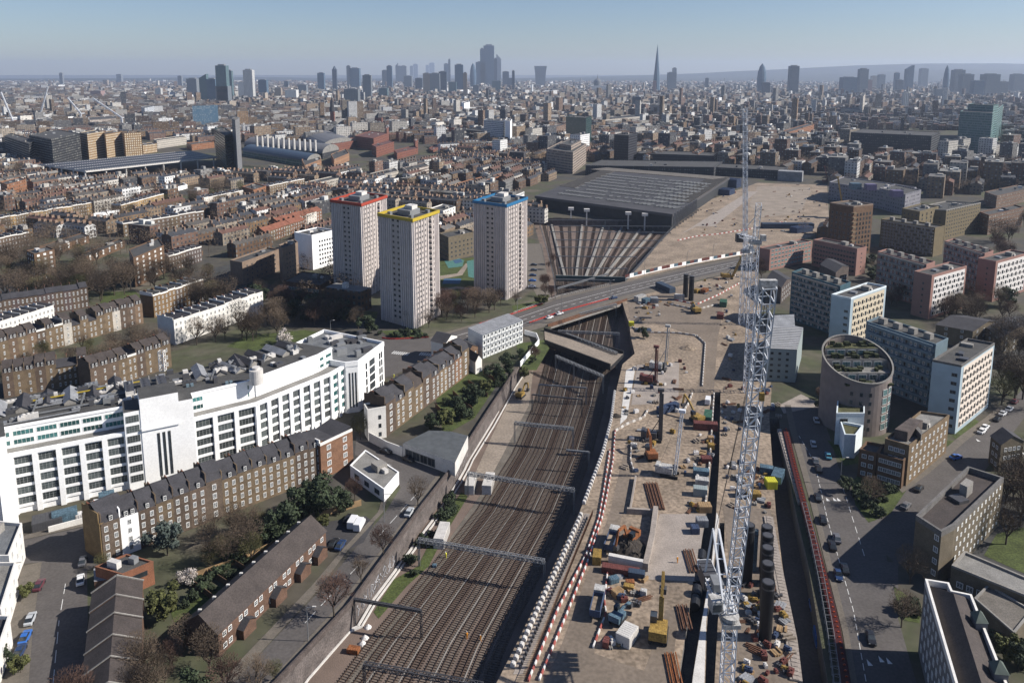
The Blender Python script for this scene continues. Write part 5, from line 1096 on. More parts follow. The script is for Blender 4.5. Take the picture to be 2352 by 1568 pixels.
for px, to, c_, lb in (((185, 1336), (186, 1320), 'white', 'white hatchback parked on the left street'), ((190, 1293), (193, 1280), 'grey', 'dark grey car in shade above the white hatchback'), ((90, 1348), (97, 1335), 'maroon', 'dark maroon car by the villa pavement'), ((70, 1426), (78, 1408), 'silver', 'silver car at the villa kerb'), ((58, 1468), (66, 1452), 'blue', 'light blue car at the villa kerb below the silver one'), ((46, 1500), (54, 1484), 'navy', 'navy car lowest in the villa kerb row'),
       ((940, 1180), (948, 1166), 'silver', 'silver car parked against the railway parapet'), ((886, 1040), (902, 1045), 'black', 'dark car in the shade of the garage yard wall'), ((938, 1058), (952, 1064), 'black', 'black car at the garage door'), ((766, 1252), (774, 1240), 'black', 'dark car at the head of the long gabled block'), ((782, 1256), (790, 1244), 'navy', 'second dark car by the long gabled block'), ((800, 1195), (810, 1180), 'black', 'black car left of the two white vans'),
       ((1868, 1023), (1864, 1010), 'silver', 'small silver car in deep shade, highest in the kerb row beside the red barrier'), ((1873, 1062), (1869, 1046), 'grey', 'grey car in shade by the red barrier'), ((1880, 1080), (1876, 1066), 'black', 'black car at the shade edge by the red barrier'), ((1890, 1197), (1886, 1180), 'black', 'black car with its lights on the red barrier side, highest of the sunlit four'), ((1912, 1257), (1908, 1240), 'black', 'black car second of the sunlit four beside the red barrier'), ((1940, 1310), (1935, 1290), 'black', 'black car nearest of the sunlit four beside the red barrier'), ((1922, 1240), (1917, 1222), 'grey', 'dark grey car third of the sunlit four beside the red barrier'),
       ((1878, 1146), (1874, 1130), 'black', 'black car opposite the white road triangles'), ((1902, 1050), (1898, 1036), 'teal', 'pale blue car on the far lane in the building shade'), ((1875, 968), (1871, 956), 'silver', 'pale car high up in the dark street below the round building'), ((2255, 993), (2270, 982), 'white', 'white car nearest on the street by the blue tower'), ((2262, 984), (2276, 974), 'white', 'second white car on the street by the blue tower'), ((2303, 952), (2316, 942), 'white', 'white car farther along the street by the blue tower'), ((2318, 942), (2330, 932), 'white', 'farthest white car along the street by the blue tower'), ((2290, 965), (2300, 956), 'black', 'black car between the white cars by the blue tower'), ((2330, 925), (2340, 916), 'maroon', 'maroon car at the top of the street by the blue tower'),
       ((2080, 1165), (2095, 1150), 'grey', 'grey car in shade under the sunken-roof brick block'), ((2110, 1125), (2122, 1112), 'black', 'black car in shade beside the sunken-roof brick block'), ((2195, 1053), (2206, 1050), 'blue', 'small bright blue car at the junction'), ((1925, 1325), (1930, 1345), 'navy', 'dark car turning in the tower shadow on the right road'), ((2000, 1470), (2005, 1490), 'black', 'dark car on the shaded lower part of the right road'),
       ((1285, 722), (1300, 718), 'white', 'white car on the road bridge nearer to the left'), ((1262, 731), (1275, 727), 'white', 'white car second on the road bridge'), ((1410, 686), (1424, 683), 'navy', 'police-like dark blue and white car on the road bridge at the site gate'), ((640, 700), (655, 697), 'white', 'white car in the car park by the long terrace'), ((690, 702), (705, 706), 'white', 'white car beside the dark park hedge left of the towers'), ((1226, 610), (1236, 610), 'black', 'black car at the top of the bay beside the blue-rimmed tower'), ((1226, 622), (1236, 622), 'black', 'black car second in the bay beside the blue-rimmed tower'), ((1224, 634), (1234, 634), 'navy', 'navy car third in the bay beside the blue-rimmed tower'), ((1223, 646), (1233, 646), 'blue', 'blue car fourth in the bay beside the blue-rimmed tower'), ((1222, 660), (1232, 660), 'white', 'white car last in the bay beside the blue-rimmed tower')):
    park(px, to, c_, lb)
park((812, 1205), (822, 1188), 'white', 'white van parked in the yard behind the gabled block, left one', True); park((826, 1210), (836, 1192), 'white', 'white van parked in the yard behind the gabled block, right one', True)
park((1626, 925), (1630, 908), 'white', 'white van on the site road in the crane shade', True)
for px, to, c_, lb in (((1850, 1230), (1855, 1250), 'navy', 'dark car down in the sunken road, farthest'), ((1858, 1290), (1862, 1310), 'black', 'black car down in the sunken road'), ((1868, 1395), (1872, 1415), 'blue', 'blue car down in the sunken road'), ((1880, 1475), (1885, 1500), 'blue', 'bright blue van down in the sunken road, nearest')): park(px, to, c_, lb, 'van' in lb, z=-5.5)

def local(px, to=None, z=0.):
    a = G(*px, z); return a, (edge_rz(a, G(*to, z)) if to else 0.)
def dump_truck(px, to, label):
    a, rz = local(px, to); rt = root('dump_truck', label, 'truck', a, rz, loc_=True)
    mb = MB(); mb.box((0, 0, .9), (8.4, 1.2, .4)); mb.build('chassis', MATS['steel_dark'], rt)
    mb = MB(); mb.box((3.2, 0, 1.1), (2.1, 2.4, 1.7)); mb.build('cab', MATS['mach_blue'], rt); mb = MB(); mb.box((3.1, 0, 2.8), (2.2, 2.42, .5)); mb.build('cab_roof', MATS['mach_white'], rt); mb = MB(); mb.box((4.22, 0, 1.9), (.08, 2.1, .8)); mb.build('windscreen', MATS['glass_dark'], rt)
    mb = MB(); P = [(-4.4, -1.2), (1.9, -1.2), (1.9, 1.2), (-4.4, 1.2)]; rim(mb, P, 1.35, 2.9, .12); mb.box((-1.25, 0, 1.3), (6.2, 2.3, .7), 0, 1); mb.build('tipper_body', [MATS['mach_blue'], MATS['earth']], rt)
    for x in (3.2, -1.4, -2.8):
        for s in (-1, 1): mb = MB(); mb.beam((x, s * .8, .52), (x, s * 1.22, .52), 1.04, 1.04, n=12); mb.build('wheel', MATS['rubber'], rt)
def excavator(px, to, label, colr='mach_yellow', s=1., reach=((1.2, 1.9), (3.6, 4.4), (6.2, 3.6), (6.6, 1.2)), z=0.):
    a, rz = local(px, to, z); rt = root('excavator', label, 'excavator', a, rz, loc_=True); rt.scale = (s, s, s)
    for q in (-1, 1): mb = MB(); mb.beam((-1.9, q * 1.1, .45), (1.9, q * 1.1, .45), .6, .85, n=8); mb.build('crawler_track', MATS['rubber'], rt)
    mb = MB(); mb.box((-.5, 0, 1.), (3.6, 2.5, 1.1)); mb.box((-1.9, 0, 1.05), (.9, 2.6, 1.4)); mb.build('body', MATS[colr], rt)
    mb = MB(); mb.box((.75, .8, 2.05), (1.3, 1., 1.1)); mb.build('cab', MATS['glass_dark'], rt)
    mb = MB(); pts = [Vector((x, -.2, z_)) for x, z_ in reach]; mb.beam(pts[0], pts[1], .4, .7); mb.beam(pts[1], pts[2], .4, .6); mb.build('boom', MATS[colr], rt)
    mb = MB(); mb.beam(pts[2], pts[3], .35, .45); mb.build('stick', MATS[colr], rt); mb = MB(); mb.box(tuple(pts[3] - Vector((.2, 0, .8))), (1., 1.1, .9)); mb.build('bucket', MATS['steel_dark'], rt)
def rig(px, H, label, mastm, bodym, lean=0., lattice=False, w_=.9, to=None, z=0., base=True):
    a, rz = local(px, to, z); rt = root('piling_rig', label, 'piling rig', a, rz, loc_=True)
    if base:
        for q in (-1, 1): mb = MB(); mb.beam((-2.6, q * 1.5, .5), (2.6, q * 1.5, .5), .8, 1., n=8); mb.build('crawler_track', MATS['rubber'], rt)
        mb = MB(); mb.box((-1.4, 0, 1.1), (4.6, 3., 1.9)); mb.box((-3.6, 0, 1.2), (1.2, 3.2, 2.2)); mb.build('body', MATS[bodym], rt); mb = MB(); mb.box((1.3, 1.1, 1.3), (1.4, 1.1, 1.7)); mb.build('cab', MATS['glass_dark'], rt)
    mb = MB(); top = Vector((1.8 + lean, 0, H))
    if lattice: mb.truss((1.6, 0, 1.), top, w_, w_, 1.4, .1)
    else: mb.beam((1.8, 0, .4), top, w_, w_); mb.beam((2.5, 0, .2), top + Vector((.7, 0, -1)), w_ * .5, w_ * .5); mb.beam((-1, 0, 2.6), (1.8, 0, H * .45), .25)
    mb.build('mast', MATS[mastm], rt)
    mb = MB(); mb.box(tuple(top - Vector((0, 0, .2))), (2.0, 1.2, .9)); mb.build('mast_head', MATS[mastm], rt)
    mb = MB(); mb.beam(top, (-3.2, 0, 3.), .06); mb.build('rope', MATS['steel_dark'], rt)
def container(px, to, colr, label, L=6., w_=2.5, h=2.6, z=0., group=None, lift_=0):
    a, rz = local(px, to, z); rt = root('shipping_container', label, 'container', a + Vector((0, 0, lift_)), rz, group=group, loc_=True)
    mb = MB(); mb.box((0, 0, .05), (L, w_, h)); mb.build('shell', MATS[colr], rt); mb = MB()
    n = int(L / .6)
    for i in range(n):
        for s in (-1, 1): mb.box((-L / 2 + (i + .5) * .6, s * (w_ / 2 + .03), .15), (.22, .06, h - .3))
        mb.box((-L / 2 + (i + .5) * .6, 0, h + .05), (.22, w_ - .2, .05))
    mb.build('corrugation', MATS[colr], rt)
dump_truck((1405, 1252), (1420, 1212), 'blue and white tipper truck beside the dark spoil heap'); dump_truck((1372, 1398), (1384, 1345), 'blue tipper truck with a white cab roof beside the red barriers')
excavator((1448, 1245), (1430, 1262), 'orange excavator arching over the spoil heap', 'mach_orange', 1.15, ((1., 1.9), (2.6, 5.2), (5.2, 5.4), (6.2, 2.2)), z=.3)
excavator((1600, 968), (1575, 950), 'yellow excavator beside the blue tank in mid site', 'mach_yellow', 1.2, ((1.2, 1.9), (4.2, 4.4), (6.8, 5.6), (7.6, 2.4)))
excavator((1512, 1462), (1516, 1425), 'big yellow piling excavator standing alone near the bottom of the site', 'mach_yellow', 1.45, ((1., 1.9), (2.0, 5.2), (4.2, 7.8), (5.2, 4.6)))
excavator((1495, 1052), (1484, 1030), 'orange excavator with a raised arm in the middle of the site', 'mach_orange', 1.2, ((1., 1.9), (2., 5.2), (4.5, 6.), (5.2, 3.)))
excavator((1598, 718), (1590, 712), 'yellow machine with a dark cab on the round turning area', 'mach_yellow', 1.3, ((1., 1.9), (2.6, 3.2), (4., 3.), (4.4, 1.2)))
excavator((1196, 912), (1204, 905), 'yellow rail excavator beside the cabinets left of the tracks', 'mach_yellow', 1., z=ZT)
rig((1502, 1010), 17.5, 'black piling rig with the tallest mast in mid site', 'steel_dark', 'steel_dark', w_=.9, to=(1540, 1015)); rig((1494, 880), 15., 'red piling rig on the upper concrete slab', 'mach_red', 'mach_red', w_=.7, to=(1510, 882))
rig((1516, 850), 19., 'white mobile crane with a thin upright boom on the upper slab', 'mach_white', 'mach_white', .8, w_=.5, to=(1530, 852)); rig((1538, 1092), 21., 'grey crawler crane with a slender lattice boom in mid site', 'crane_steel', 'mach_white', 1.2, True, .8, to=(1560, 1096))
rig((1672, 640), 13., 'yellow mobile crane with a leaning boom near the road bridge', 'mach_yellow', 'mach_yellow', 5.5, w_=.8, to=(1690, 640)); rig((1930, 475), 27., 'yellow luffing boom rising behind the brick tower', 'mach_yellow', 'mach_yellow', -6., w_=.8, to=(1950, 475)); rig((1898, 420), 18., 'red and white boom left of the yellow one, far in the site', 'mach_red', 'mach_red', -5., w_=.7, to=(1915, 420))
# blue drill, grey plant, small dumper
excavator((1420, 1425), (1440, 1400), 'bright blue drilling machine lying across the pink concrete', 'mach_cyan', 1., ((-.5, 1.6), (2.2, 2.2), (4.8, 1.6), (5.6, 1.)))
container((1440, 1470), (1462, 1440), 'concrete_light', 'grey open plant unit with a hopper, beside the long boom shadow', 4.5, 3.2, 2.6)
container((1371, 1288), (1374, 1262), 'mach_yellow', 'small yellow dumper with a black skip, left of the retaining box', 3.6, 2., 2.2)
container((1534, 944), (1560, 936), 'mach_blue', 'long blue tank unit in mid site', 9., 2.4, 2.4); container((1625, 965), (1628, 948), 'mach_green', 'green truck body beside the dark trench in mid site', 6.5)
container((1392, 1482), (1396, 1470), 'mach_red', 'red generator near the boom shadow', 2., 1.2, 1.5)
for px, to, c_, lb, s in (((1409, 1336), (1420, 1333), 'mach_cyan', 'pale blue box in the stores yard', (3, 2, 1.6)), ((1418, 1367), (1428, 1362), 'timber', 'yellow timber crate in the stores yard', (3.2, 2.4, 2)), ((1447, 1340), (1458, 1340), 'mach_orange', 'orange skip in the stores yard', (2.6, 1.8, 1.)), ((1444, 1352), (1454, 1354), 'mach_yellow', 'yellow drum machine in the stores yard', (3, 1.8, 1.3)), ((1478, 1368), (1486, 1370), 'mach_white', 'white generator at the right of the stores yard', (1.8, 1.6, 2)), ((1402, 1362), (1408, 1358), 'mach_red', 'red compressor in the stores yard', (1.6, 1.4, 1.4)),
                          ((1425, 1316), (1450, 1320), 'mach_red', 'long maroon store box under the spoil wall', (9, 2, 1.6)), ((1462, 1326), (1475, 1328), 'cabin_blue', 'dark blue store box under the spoil wall', (5, 2.4, 2.2)), ((1610, 1092), (1630, 1094), 'mach_cyan', 'blue cabin behind two grey boxes right of mid site', (6, 3, 2.6)), ((1612, 1112), (1628, 1114), 'mach_white', 'white box cabin behind the grey box', (5, 3, 2.4)), ((1608, 1136), (1626, 1138), 'render_grey', 'grey box cabin in front of the white one', (5, 3, 3)),
                          ((1618, 1172), (1632, 1172), 'timber', 'tan container above the trench pipes', (4.5, 3.4, 2.4)), ((1612, 1206), (1624, 1206), 'metal_roof', 'ribbed grey container above the trench pipes', (3.8, 3., 2.6)), ((1596, 1222), (1606, 1222), 'mach_blue', 'small blue container left of the ribbed grey one', (2.6, 3., 2.2)), ((1633, 1030), (1640, 1030), 'mach_yellow', 'yellow box at the trench edge', (2.4, 2.4, 2.2)), ((1632, 1012), (1640, 1012), 'timber', 'tan box beyond the yellow one at the trench edge', (2.4, 2.2, 2.)), ((1622, 1060), (1634, 1060), 'mach_red', 'rusty red machine at the trench edge', (4, 3, 2.)),
                          ((1730, 1142), (1744, 1142), 'mach_yellow', 'yellow cage on the deck behind the cranes', (5, 3, 2.2)), ((1620, 985), (1636, 986), 'mach_red', 'dark red container right of the yellow excavator', (8, 2.6, 2.4)), ((1661, 702), (1663, 694), 'mach_green', 'green container by the deep trench', (6, 3.4, 2.8)), ((1654, 730), (1656, 722), 'mach_red', 'dark red container below the green one', (5, 3, 2.4)), ((1618, 672), (1630, 664), 'mach_orange', 'orange skip right of the upright black pipes', (5, 3, 2.2)), ((1600, 672), (1606, 670), 'mach_yellow', 'yellow box right of the upright black pipes', (3, 2.4, 2)),
                          ((1528, 666), (1550, 676), 'cabin_blue', 'long navy covered store below the main road', (14, 4, 3.)), ((1470, 690), (1488, 684), 'mach_white', 'white cabin at the site gate on the bridge', (7, 3, 2.8)), ((1484, 696), (1492, 694), 'mach_cyan', 'blue cabin at the site gate', (4, 3, 2.6)), ((1502, 694), (1512, 694), 'metal_roof', 'pale ribbed cabin right of the blue gate cabin', (4, 4, 2.6)), ((1560, 688), (1572, 690), 'mach_white', 'white unit left of the upright black pipes', (5, 2.6, 2.8)), ((1450, 748), (1462, 748), 'hivis_yellow', 'lime yellow unit at the edge of the deep cutting', (2.4, 2, 2.)),
                          ((1478, 760), (1496, 760), 'cabin_blue', 'dark open pit cover in the middle of the upper site', (7, 4, .8)), ((1700, 1138), (1706, 1138), 'steel_dark', 'dark plant crate right of the crane base', (3, 3, 2)), ((1770, 1118), (1776, 1118), 'hivis_yellow', 'lime tank beside the sunken road', (3, 3, 2.4)), ((1786, 1100), (1790, 1090), 'mach_cyan', 'pale blue skip beside the sunken road', (6, 3, 2.2)), ((1760, 1085), (1772, 1087), 'mach_cyan', 'blue and white tank behind the lime one', (5, 3, 2.6)),
                          ((1684, 430), (1700, 424), 'mach_blue', 'upper bright blue block of site cabins beside the station', (16, 12, 9)), ((1668, 446), (1684, 440), 'mach_blue', 'lower bright blue block of site cabins beside the station', (16, 12, 5.5)), ((1815, 415), (1850, 417), 'metal_roof', 'large pale grey acoustic shed at the far end of the site', (26, 14, 11)), ((1840, 532), (1858, 530), 'mach_blue', 'bright blue canopy raised over the far site road', (16, 8, 4)), ((1808, 524), (1830, 524), 'cabin_blue', 'long grey-blue site store behind the blue canopy', (40, 6, 4))):
    q_ = .78 if 1000 < px[1] and s[0] < 9 and px[0] < 1770 else 1.; container(px, to, c_, lb, s[0] * q_, s[1] * q_, s[2] * q_)
for px, to, c_, lb, s in (((150, 1196), (172, 1190), 'mach_cyan', 'blue container at the foot of the white factory', (6, 3, 3)), ((246, 1150), (262, 1146), 'mach_cyan', 'small blue crate stack by the factory wall', (4, 3, 2.4)), ((185, 1190), (196, 1188), 'plastic_white', 'white unit beside the blue container', (2, 2, 1.6)), ((110, 1205), (122, 1202), 'steel_dark', 'black tent roof beside the factory entrance tower', (7, 5, 2.4)), ((205, 1182), (212, 1180), 'mach_yellow', 'yellow crate in the factory yard', (1.6, 1.4, 1.2))): container(px, to, c_, lb, s[0], s[1], s[2])
park((222, 1168), (226, 1158), 'white', 'white van in the factory yard', True)
wallrow('yard_wall', [(112, 1222), (165, 1208), (228, 1192)], 1.6, .4, 'stucco', 0., 'low white wall in front of the factory yard')
# two white rail cabins, grey cabin
for px, to, lb in (((1082, 1120), (1092, 1080), 'pale concrete rail cabin, left of the white twin'), ((1122, 1120), (1134, 1078), 'white rail cabin with a grey roof beside the long gantry'), ((1015, 1240), (1028, 1205), 'grey relay cabin with a white door side, left of the long lattice gantry')): container(px, to, 'concrete_light', lb, 8., 2.8, 3., z=ZT)
# retaining box of soil
def heap(px, rx, ry, h, mat, label, z=0., seed=1):
    c = G(*px, z); r = random.Random(seed); mb = MB(); n, k = 18, 6; g = []
    for j in range(k + 1):
        f = j / k; g.append([(c.x + rx * (1 - f) * math.cos(6.283 * i / n) * r.uniform(.9, 1.1), c.y + ry * (1 - f) * math.sin(6.283 * i / n) * r.uniform(.9, 1.1), z + h * (f ** .8) * r.uniform(.85, 1.1) if j else z) for i in range(n)])
    for j in range(k):
        for i in range(n): i2 = (i + 1) % n; mb.face([g[j][i], g[j][i2], g[j + 1][i2], g[j + 1][i]])
    return tag(mb.build('spoil_heap', MATS[mat]), label, 'spoil heap')
heap((1445, 1262), 4.6, 6.5, 3., 'soil', 'dark wet spoil heap inside the concrete retaining box'); heap((1580, 800), 4, 3, 1.5, 'earth', 'low brown spoil heap near the haul road'); heap((1415, 956), 2, 1.6, 1.2, 'soil', 'small dark heap by the left barriers', seed=4); heap((1460, 1285), 4, 3, 2., 'soil', 'dark spoil at the front corner of the retaining box', seed=8)
wallrow('retaining_wall', [(1506, 1178), (1498, 1240), (1482, 1312)], 2.2, 1.3, 'slab', 0., 'pale concrete right-hand wall of the spoil box'); wallrow('retaining_wall', [(1398, 1290), (1478, 1306)], 2.2, 1.2, 'concrete_light', 0., 'front wall of the spoil box made of pale blocks'); wallrow('retaining_wall', [(1440, 1178), (1506, 1182)], 1.6, .8, 'slab', 0., 'back wall of the spoil box'); wallrow('retaining_wall', [(1447, 1178), (1460, 1100)], 1.2, .5, 'slab', 0., 'low pale wall left of the rusty rebar stack')
# upright pipes
def pipe(px, ytop, dia, label, z=0., mat='black_pipe', group=None):
    a = G(*px, z); h = HT(a, ytop) - z; rt = root('upright_pipe', label, 'pipe', a, group=group, loc_=True); mb = MB(); mb.cyl((0, 0, 0), dia / 2, h, 20); mb.build('pipe_body', MATS[mat], rt); mb = MB(); mb.cyl((0, 0, h - 1.4), dia / 2 + .06, .35, 20); mb.cyl((0, 0, h - .3), dia / 2 - .25, .35, 16); mb.build('collar', MATS['steel_dark'], rt)
pipe((1574, 682), 630, 2.7, 'tall upright black pipe in the far site, left one of the pair'); pipe((1587, 690), 634, 2.7, 'tall upright black pipe in the far site, right one of the pair')
pipe((1714, 1335), 1204, 2.6, 'tall upright black pipe standing alone right of the big crane', group='black pipes beside the big crane'); 
for i, (x, y, yt) in enumerate(((1756, 1310, 1208), (1757, 1340, 1228), (1757, 1370, 1256), (1757, 1410, 1292), (1757, 1465, 1335))): pipe((x, y), yt, 2.7, 'upright black pipe %s in the row beside the sunken road' % ['farthest', 'second farthest', 'in the middle', 'second nearest', 'nearest'][i], group='black pipes beside the big crane')
pipe((1732, 1310), 1216, 1.1, 'bright blue upright tube between the black pipes', mat='mach_cyan')
for i, y in enumerate((1262, 1288, 1314, 1342, 1366)):
    a, b = G(1612 - i * 3.6, y, 0.), G(1610 - i * 3.6, y + 21, 0.); a.z = b.z = -.8; mb = MB(); mb.beam(a, b, 2.4, 2.4, n=14); tag(mb.build('lying_pipe', MATS['black_pipe']), 'large black pipe lying in the narrow trench, %s' % ['farthest', 'second', 'third', 'fourth', 'nearest'][i], 'pipe', 'pipes lying in the trench')
for i, (x, y, n, m_, lb) in enumerate(((1590, 1290, 9, 'steel_rust', 'stack of rusty steel sections at the left lip of the trench'), (1574, 1420, 8, 'steel_rust', 'stack of rusty steel frames below the trench shadows'), (1550, 1540, 9, 'mach_orange', 'orange and rusty steel stack at the bottom of the trench'), (1500, 1140, 14, 'steel_rust', 'long stack of brown rebar cages in the middle of the site'))):
    rt = root('steel_stack', lb, 'steel stack', G(x, y), loc_=True); L = n
    for k in range(6 if n < 14 else 9): mb = MB(); mb.beam((-1.6 + k * .45, -L / 2, .3 + (k % 2) * .25), (-1.2 + k * .45, L / 2, .3 + (k % 2) * .25), .25); mb.build('bar', MATS[m_], rt)
# water barriers in red and white
def barrier_line(px, step, label, group, h=.7, z=0., mats=('paint_pink' if M('paint_pink', (.5, .14, .12), .7, .2, 2.) else '', 'plastic_white'), cat='barrier', name='road_barrier', w_=.36, cap=190, fill=.94):
    L = resample(PG(px, z), step); m0 = MB(); m0.prism([(-step * fill / 2, -w_ / 2), (step * fill / 2, -w_ / 2), (step * fill / 2, w_ / 2), (-step * fill / 2, w_ / 2)], 0, h * .8, 0, 0); m0.box((0, 0, h * .8), (step * fill * .85, w_ * .5, h * .2))
    me = [m0.mesh(name, MATS[k]) for k in mats]
    for i, (a, b) in enumerate(zip(L, L[1:])):
        if i > cap: break
        o = bpy.data.objects.new(name, me[i % len(me)]); COL.objects.link(o); o.location = (a + b) / 2; o.rotation_euler = (0, 0, edge_rz(a, b)); tag(o, label.split('|')[i % len(me)] if '|' in label else label, cat, group)
barrier_line([(1401, 1034), (1388, 1121), (1376, 1190), (1346, 1276), (1281, 1401), (1212, 1568)], 1.4, 'red plastic barrier in the outer line above the railway wall|white plastic barrier in the outer line above the railway wall', 'outer barrier line above the railway wall')
barrier_line([(1413, 991), (1408, 1060), (1392, 1150), (1383, 1190), (1351, 1288), (1301, 1413), (1236, 1568)], 1.4, 'red plastic barrier in the inner line beside the haul road|white plastic barrier in the inner line beside the haul road', 'inner barrier line beside the haul road')
barrier_line([(1396, 1310), (1388, 1380), (1392, 1410), (1365, 1480), (1358, 1500)], 1.9, 'pink and red barrier around the stores yard|white barrier around the stores yard', 'stores yard barriers')
barrier_line([(1556, 553), (1600, 543), (1650, 538), (1700, 530), (1760, 520), (1800, 510)], 2.4, 'red barrier on the far earth field|white barrier on the far earth field', 'barriers across the far earth field')
barrier_line([(985, 775), (940, 778), (900, 780), (868, 776)], 2.2, 'red barrier at the foot of the yellow-rimmed tower', 'red barriers by the park', mats=('paint_red',)); barrier_line([(1100, 745), (1176, 722), (1250, 697)], 2.2, 'red barrier along the far kerb of the main road', 'red kerb barriers', mats=('paint_red',)); barrier_line([(1215, 742), (1290, 716), (1400, 686)], 2.2, 'red barrier along the near kerb of the road bridge', 'red bridge barriers', mats=('paint_red',)); barrier_line([(1550, 690), (1600, 700), (1650, 678), (1700, 650)], 2.2, 'red and white barrier round the black pipes', 'barriers round the pipes')
barrier_line([(1336, 1180), (1290, 1285), (1240, 1390), (1170, 1548)], 1.9, 'square pale concrete block in the row on the railway wall capping', 'concrete blocks on the wall capping', 1., mats=('concrete_light',), cat='concrete block', name='concrete_block', w_=.95, fill=.5)
ground_poly('walkway', PG([(1342, 1178), (1296, 1285), (1247, 1390), (1178, 1548), (1200, 1548), (1276, 1371), (1316, 1276), (1355, 1180)]), MATS['slab'], .06)
barrier_line([(1349, 1190), (1306, 1285), (1262, 1380), (1192, 1540)], 1.3, 'dark stud cap in the row along the capping walkway', 'dark studs on the capping walkway', .8, mats=('steel_dark',), cat='stud cap', name='stud_cap', w_=.5, fill=.45)
barrier_line([(1412, 900), (1404, 965), (1385, 1040), (1340, 1160)], 1.9, 'pale concrete block on the upper part of the wall capping', 'upper concrete blocks', 1., mats=('concrete_light',), cat='concrete block', name='concrete_block', w_=.95, fill=.5)
barrier_line([(1790, 990), (1815, 1080), (1841, 1166)], 2.2, 'beige concrete block in the row beside the red barrier', 'beige blocks by the road', 1., mats=('slab',), cat='concrete block', name='concrete_block', w_=1.5)
barrier_line([(1765, 1188), (1782, 1290), (1800, 1380), (1818, 1470), (1829, 1568)], 1.2, 'beige pile cap panel in the row beside the sunken road', 'pile cap panels', .5, mats=('slab',), cat='concrete panel', name='pile_cap', w_=2.4)
for L_, w_ in (([(1413, 991), (1440, 975), (1478, 960), (1490, 940)], 'below the upper slab'), ([(1450, 1020), (1448, 1060), (1456, 1084)], 'left of the black rig'), ([(1452, 752), (1470, 764), (1560, 766), (1600, 772)], 'across the upper site'), ([(1600, 772), (1620, 790), (1613, 890)], 'beside the haul road bend'), ([(1590, 905), (1580, 930), (1570, 944)], 'by the blue tank'), ([(1540, 700), (1600, 712), (1648, 700)], 'round the turning area'), ([(1640, 905), (1630, 1060), (1618, 1180)], 'along the narrow trench')):
    barrier_line(L_, 1.6, 'pale barrier block %s|pinkish barrier block %s' % (w_, w_), 'barriers ' + w_, .8, mats=('concrete_light', 'slab'), w_=.5, name='barrier_block')
def redline():
    L = resample(PG([(1809, 994), (1830, 1080), (1854, 1171), (1897, 1325), (1927, 1445), (1950, 1568), (1960, 1640)]), 1.6); mb = MB()
    for a, b in zip(L, L[1:]): mb.beam(a + Vector((-.8, 0, .7)), b + Vector((-.8, 0, .7)), 1.7, 1.4)
    tag(mb.build('hoarding', MATS['hoard_red' if M('hoard_red', (.07, .008, .008), .7, .2, 1.) else '']), 'long dark red barrier with orange lamps, between the road and sunken lane', 'barrier')
    me = None
    for p in L:
        if me is None: m0 = MB(); m0.box((0, 0, 0), (.5, .25, .12)); m0.box((0, 0, .12), (.25, .2, .1)); me = m0.mesh('warning_lamp', MATS['hivis_red' if M('hivis_red', (.6, .1, .03), .5, .1, 1.) else ''])
        o = bpy.data.objects.new('warning_lamp', me); COL.objects.link(o); o.location = p + Vector((-.6, 0, 1.45)); tag(o, 'orange lamp on top of the long dark red barrier', 'lamp', 'lamps on the dark red barrier')
    a = resample(PG([(1841, 1170), (1860, 1250), (1880, 1350), (1900, 1470), (1912, 1568), (1918, 1630)]), 2.2); mb = MB()
    for p, q in zip(a, a[1:]):
        for dx in (0, 1.3):
            mb.beam(p + Vector((dx, 0, 0)), p + Vector((dx, 0, 2.2)), .08); mb.beam(p + Vector((dx, 0, 2.2)), q + Vector((dx, 0, 2.2)), .08); mb.beam(p + Vector((dx, 0, .3)), q + Vector((dx, 0, 2.1)), .05); mb.beam(p + Vector((dx, 0, 1.2)), q + Vector((dx, 0, 1.2)), .05)
        mb.beam(p + Vector((0, 0, 2.2)), p + Vector((1.3, 0, 2.2)), .08); mb.beam(p + Vector((0, 0, .2)), q + Vector((1.3, 0, 1.4)), .07)
    tag(mb.build('scaffold', MATS['steel_grey']), 'long silver scaffold line along the edge of the sunken lane', 'scaffold')
redline()
# rusty sheet piles behind the barriers
def fence(name, px, h, step, mat, label, z=0., rail=1):
    L = resample(PG(px, z), step); rt = root(name, label, 'fence', L[0]); mb = MB()
    for p in L: mb.beam(p, p + Vector((0, 0, h)), .12)
    mb.build('posts', MATS[mat], rt)['kind'] = 'stuff'; mb = MB()
    for a, b in zip(L, L[1:]):
        for k in range(rail): mb.beam(a + Vector((0, 0, h * (k + 1) / rail)), b + Vector((0, 0, h * (k + 1) / rail)), .08)
    mb.build('rail', MATS[mat], rt)
fence('sheet_pile_fence', [(1361, 1182), (1322, 1276), (1284, 1371), (1205, 1568)], 1.5, .6, 'steel_rust', 'rusty row of sheet pile tops between the concrete blocks and the barriers')
fence('mesh_fence', [(1436, 650), (1470, 612), (1512, 562), (1560, 510), (1640, 440)], 2.4, 3., 'steel_grey', 'grey mesh fence along the right edge of the station cutting', rail=3); fence('mesh_fence', [(1276, 690), (1272, 640), (1256, 575), (1240, 520)], 2.4, 3., 'steel_grey', 'grey mesh fence along the left edge of the station cutting', rail=3); fence('railing', [(1180, 721), (1281, 683), (1400, 655)], 1.2, 1.5, 'concrete_light', 'pale railing on the far side of the road bridge', rail=2)
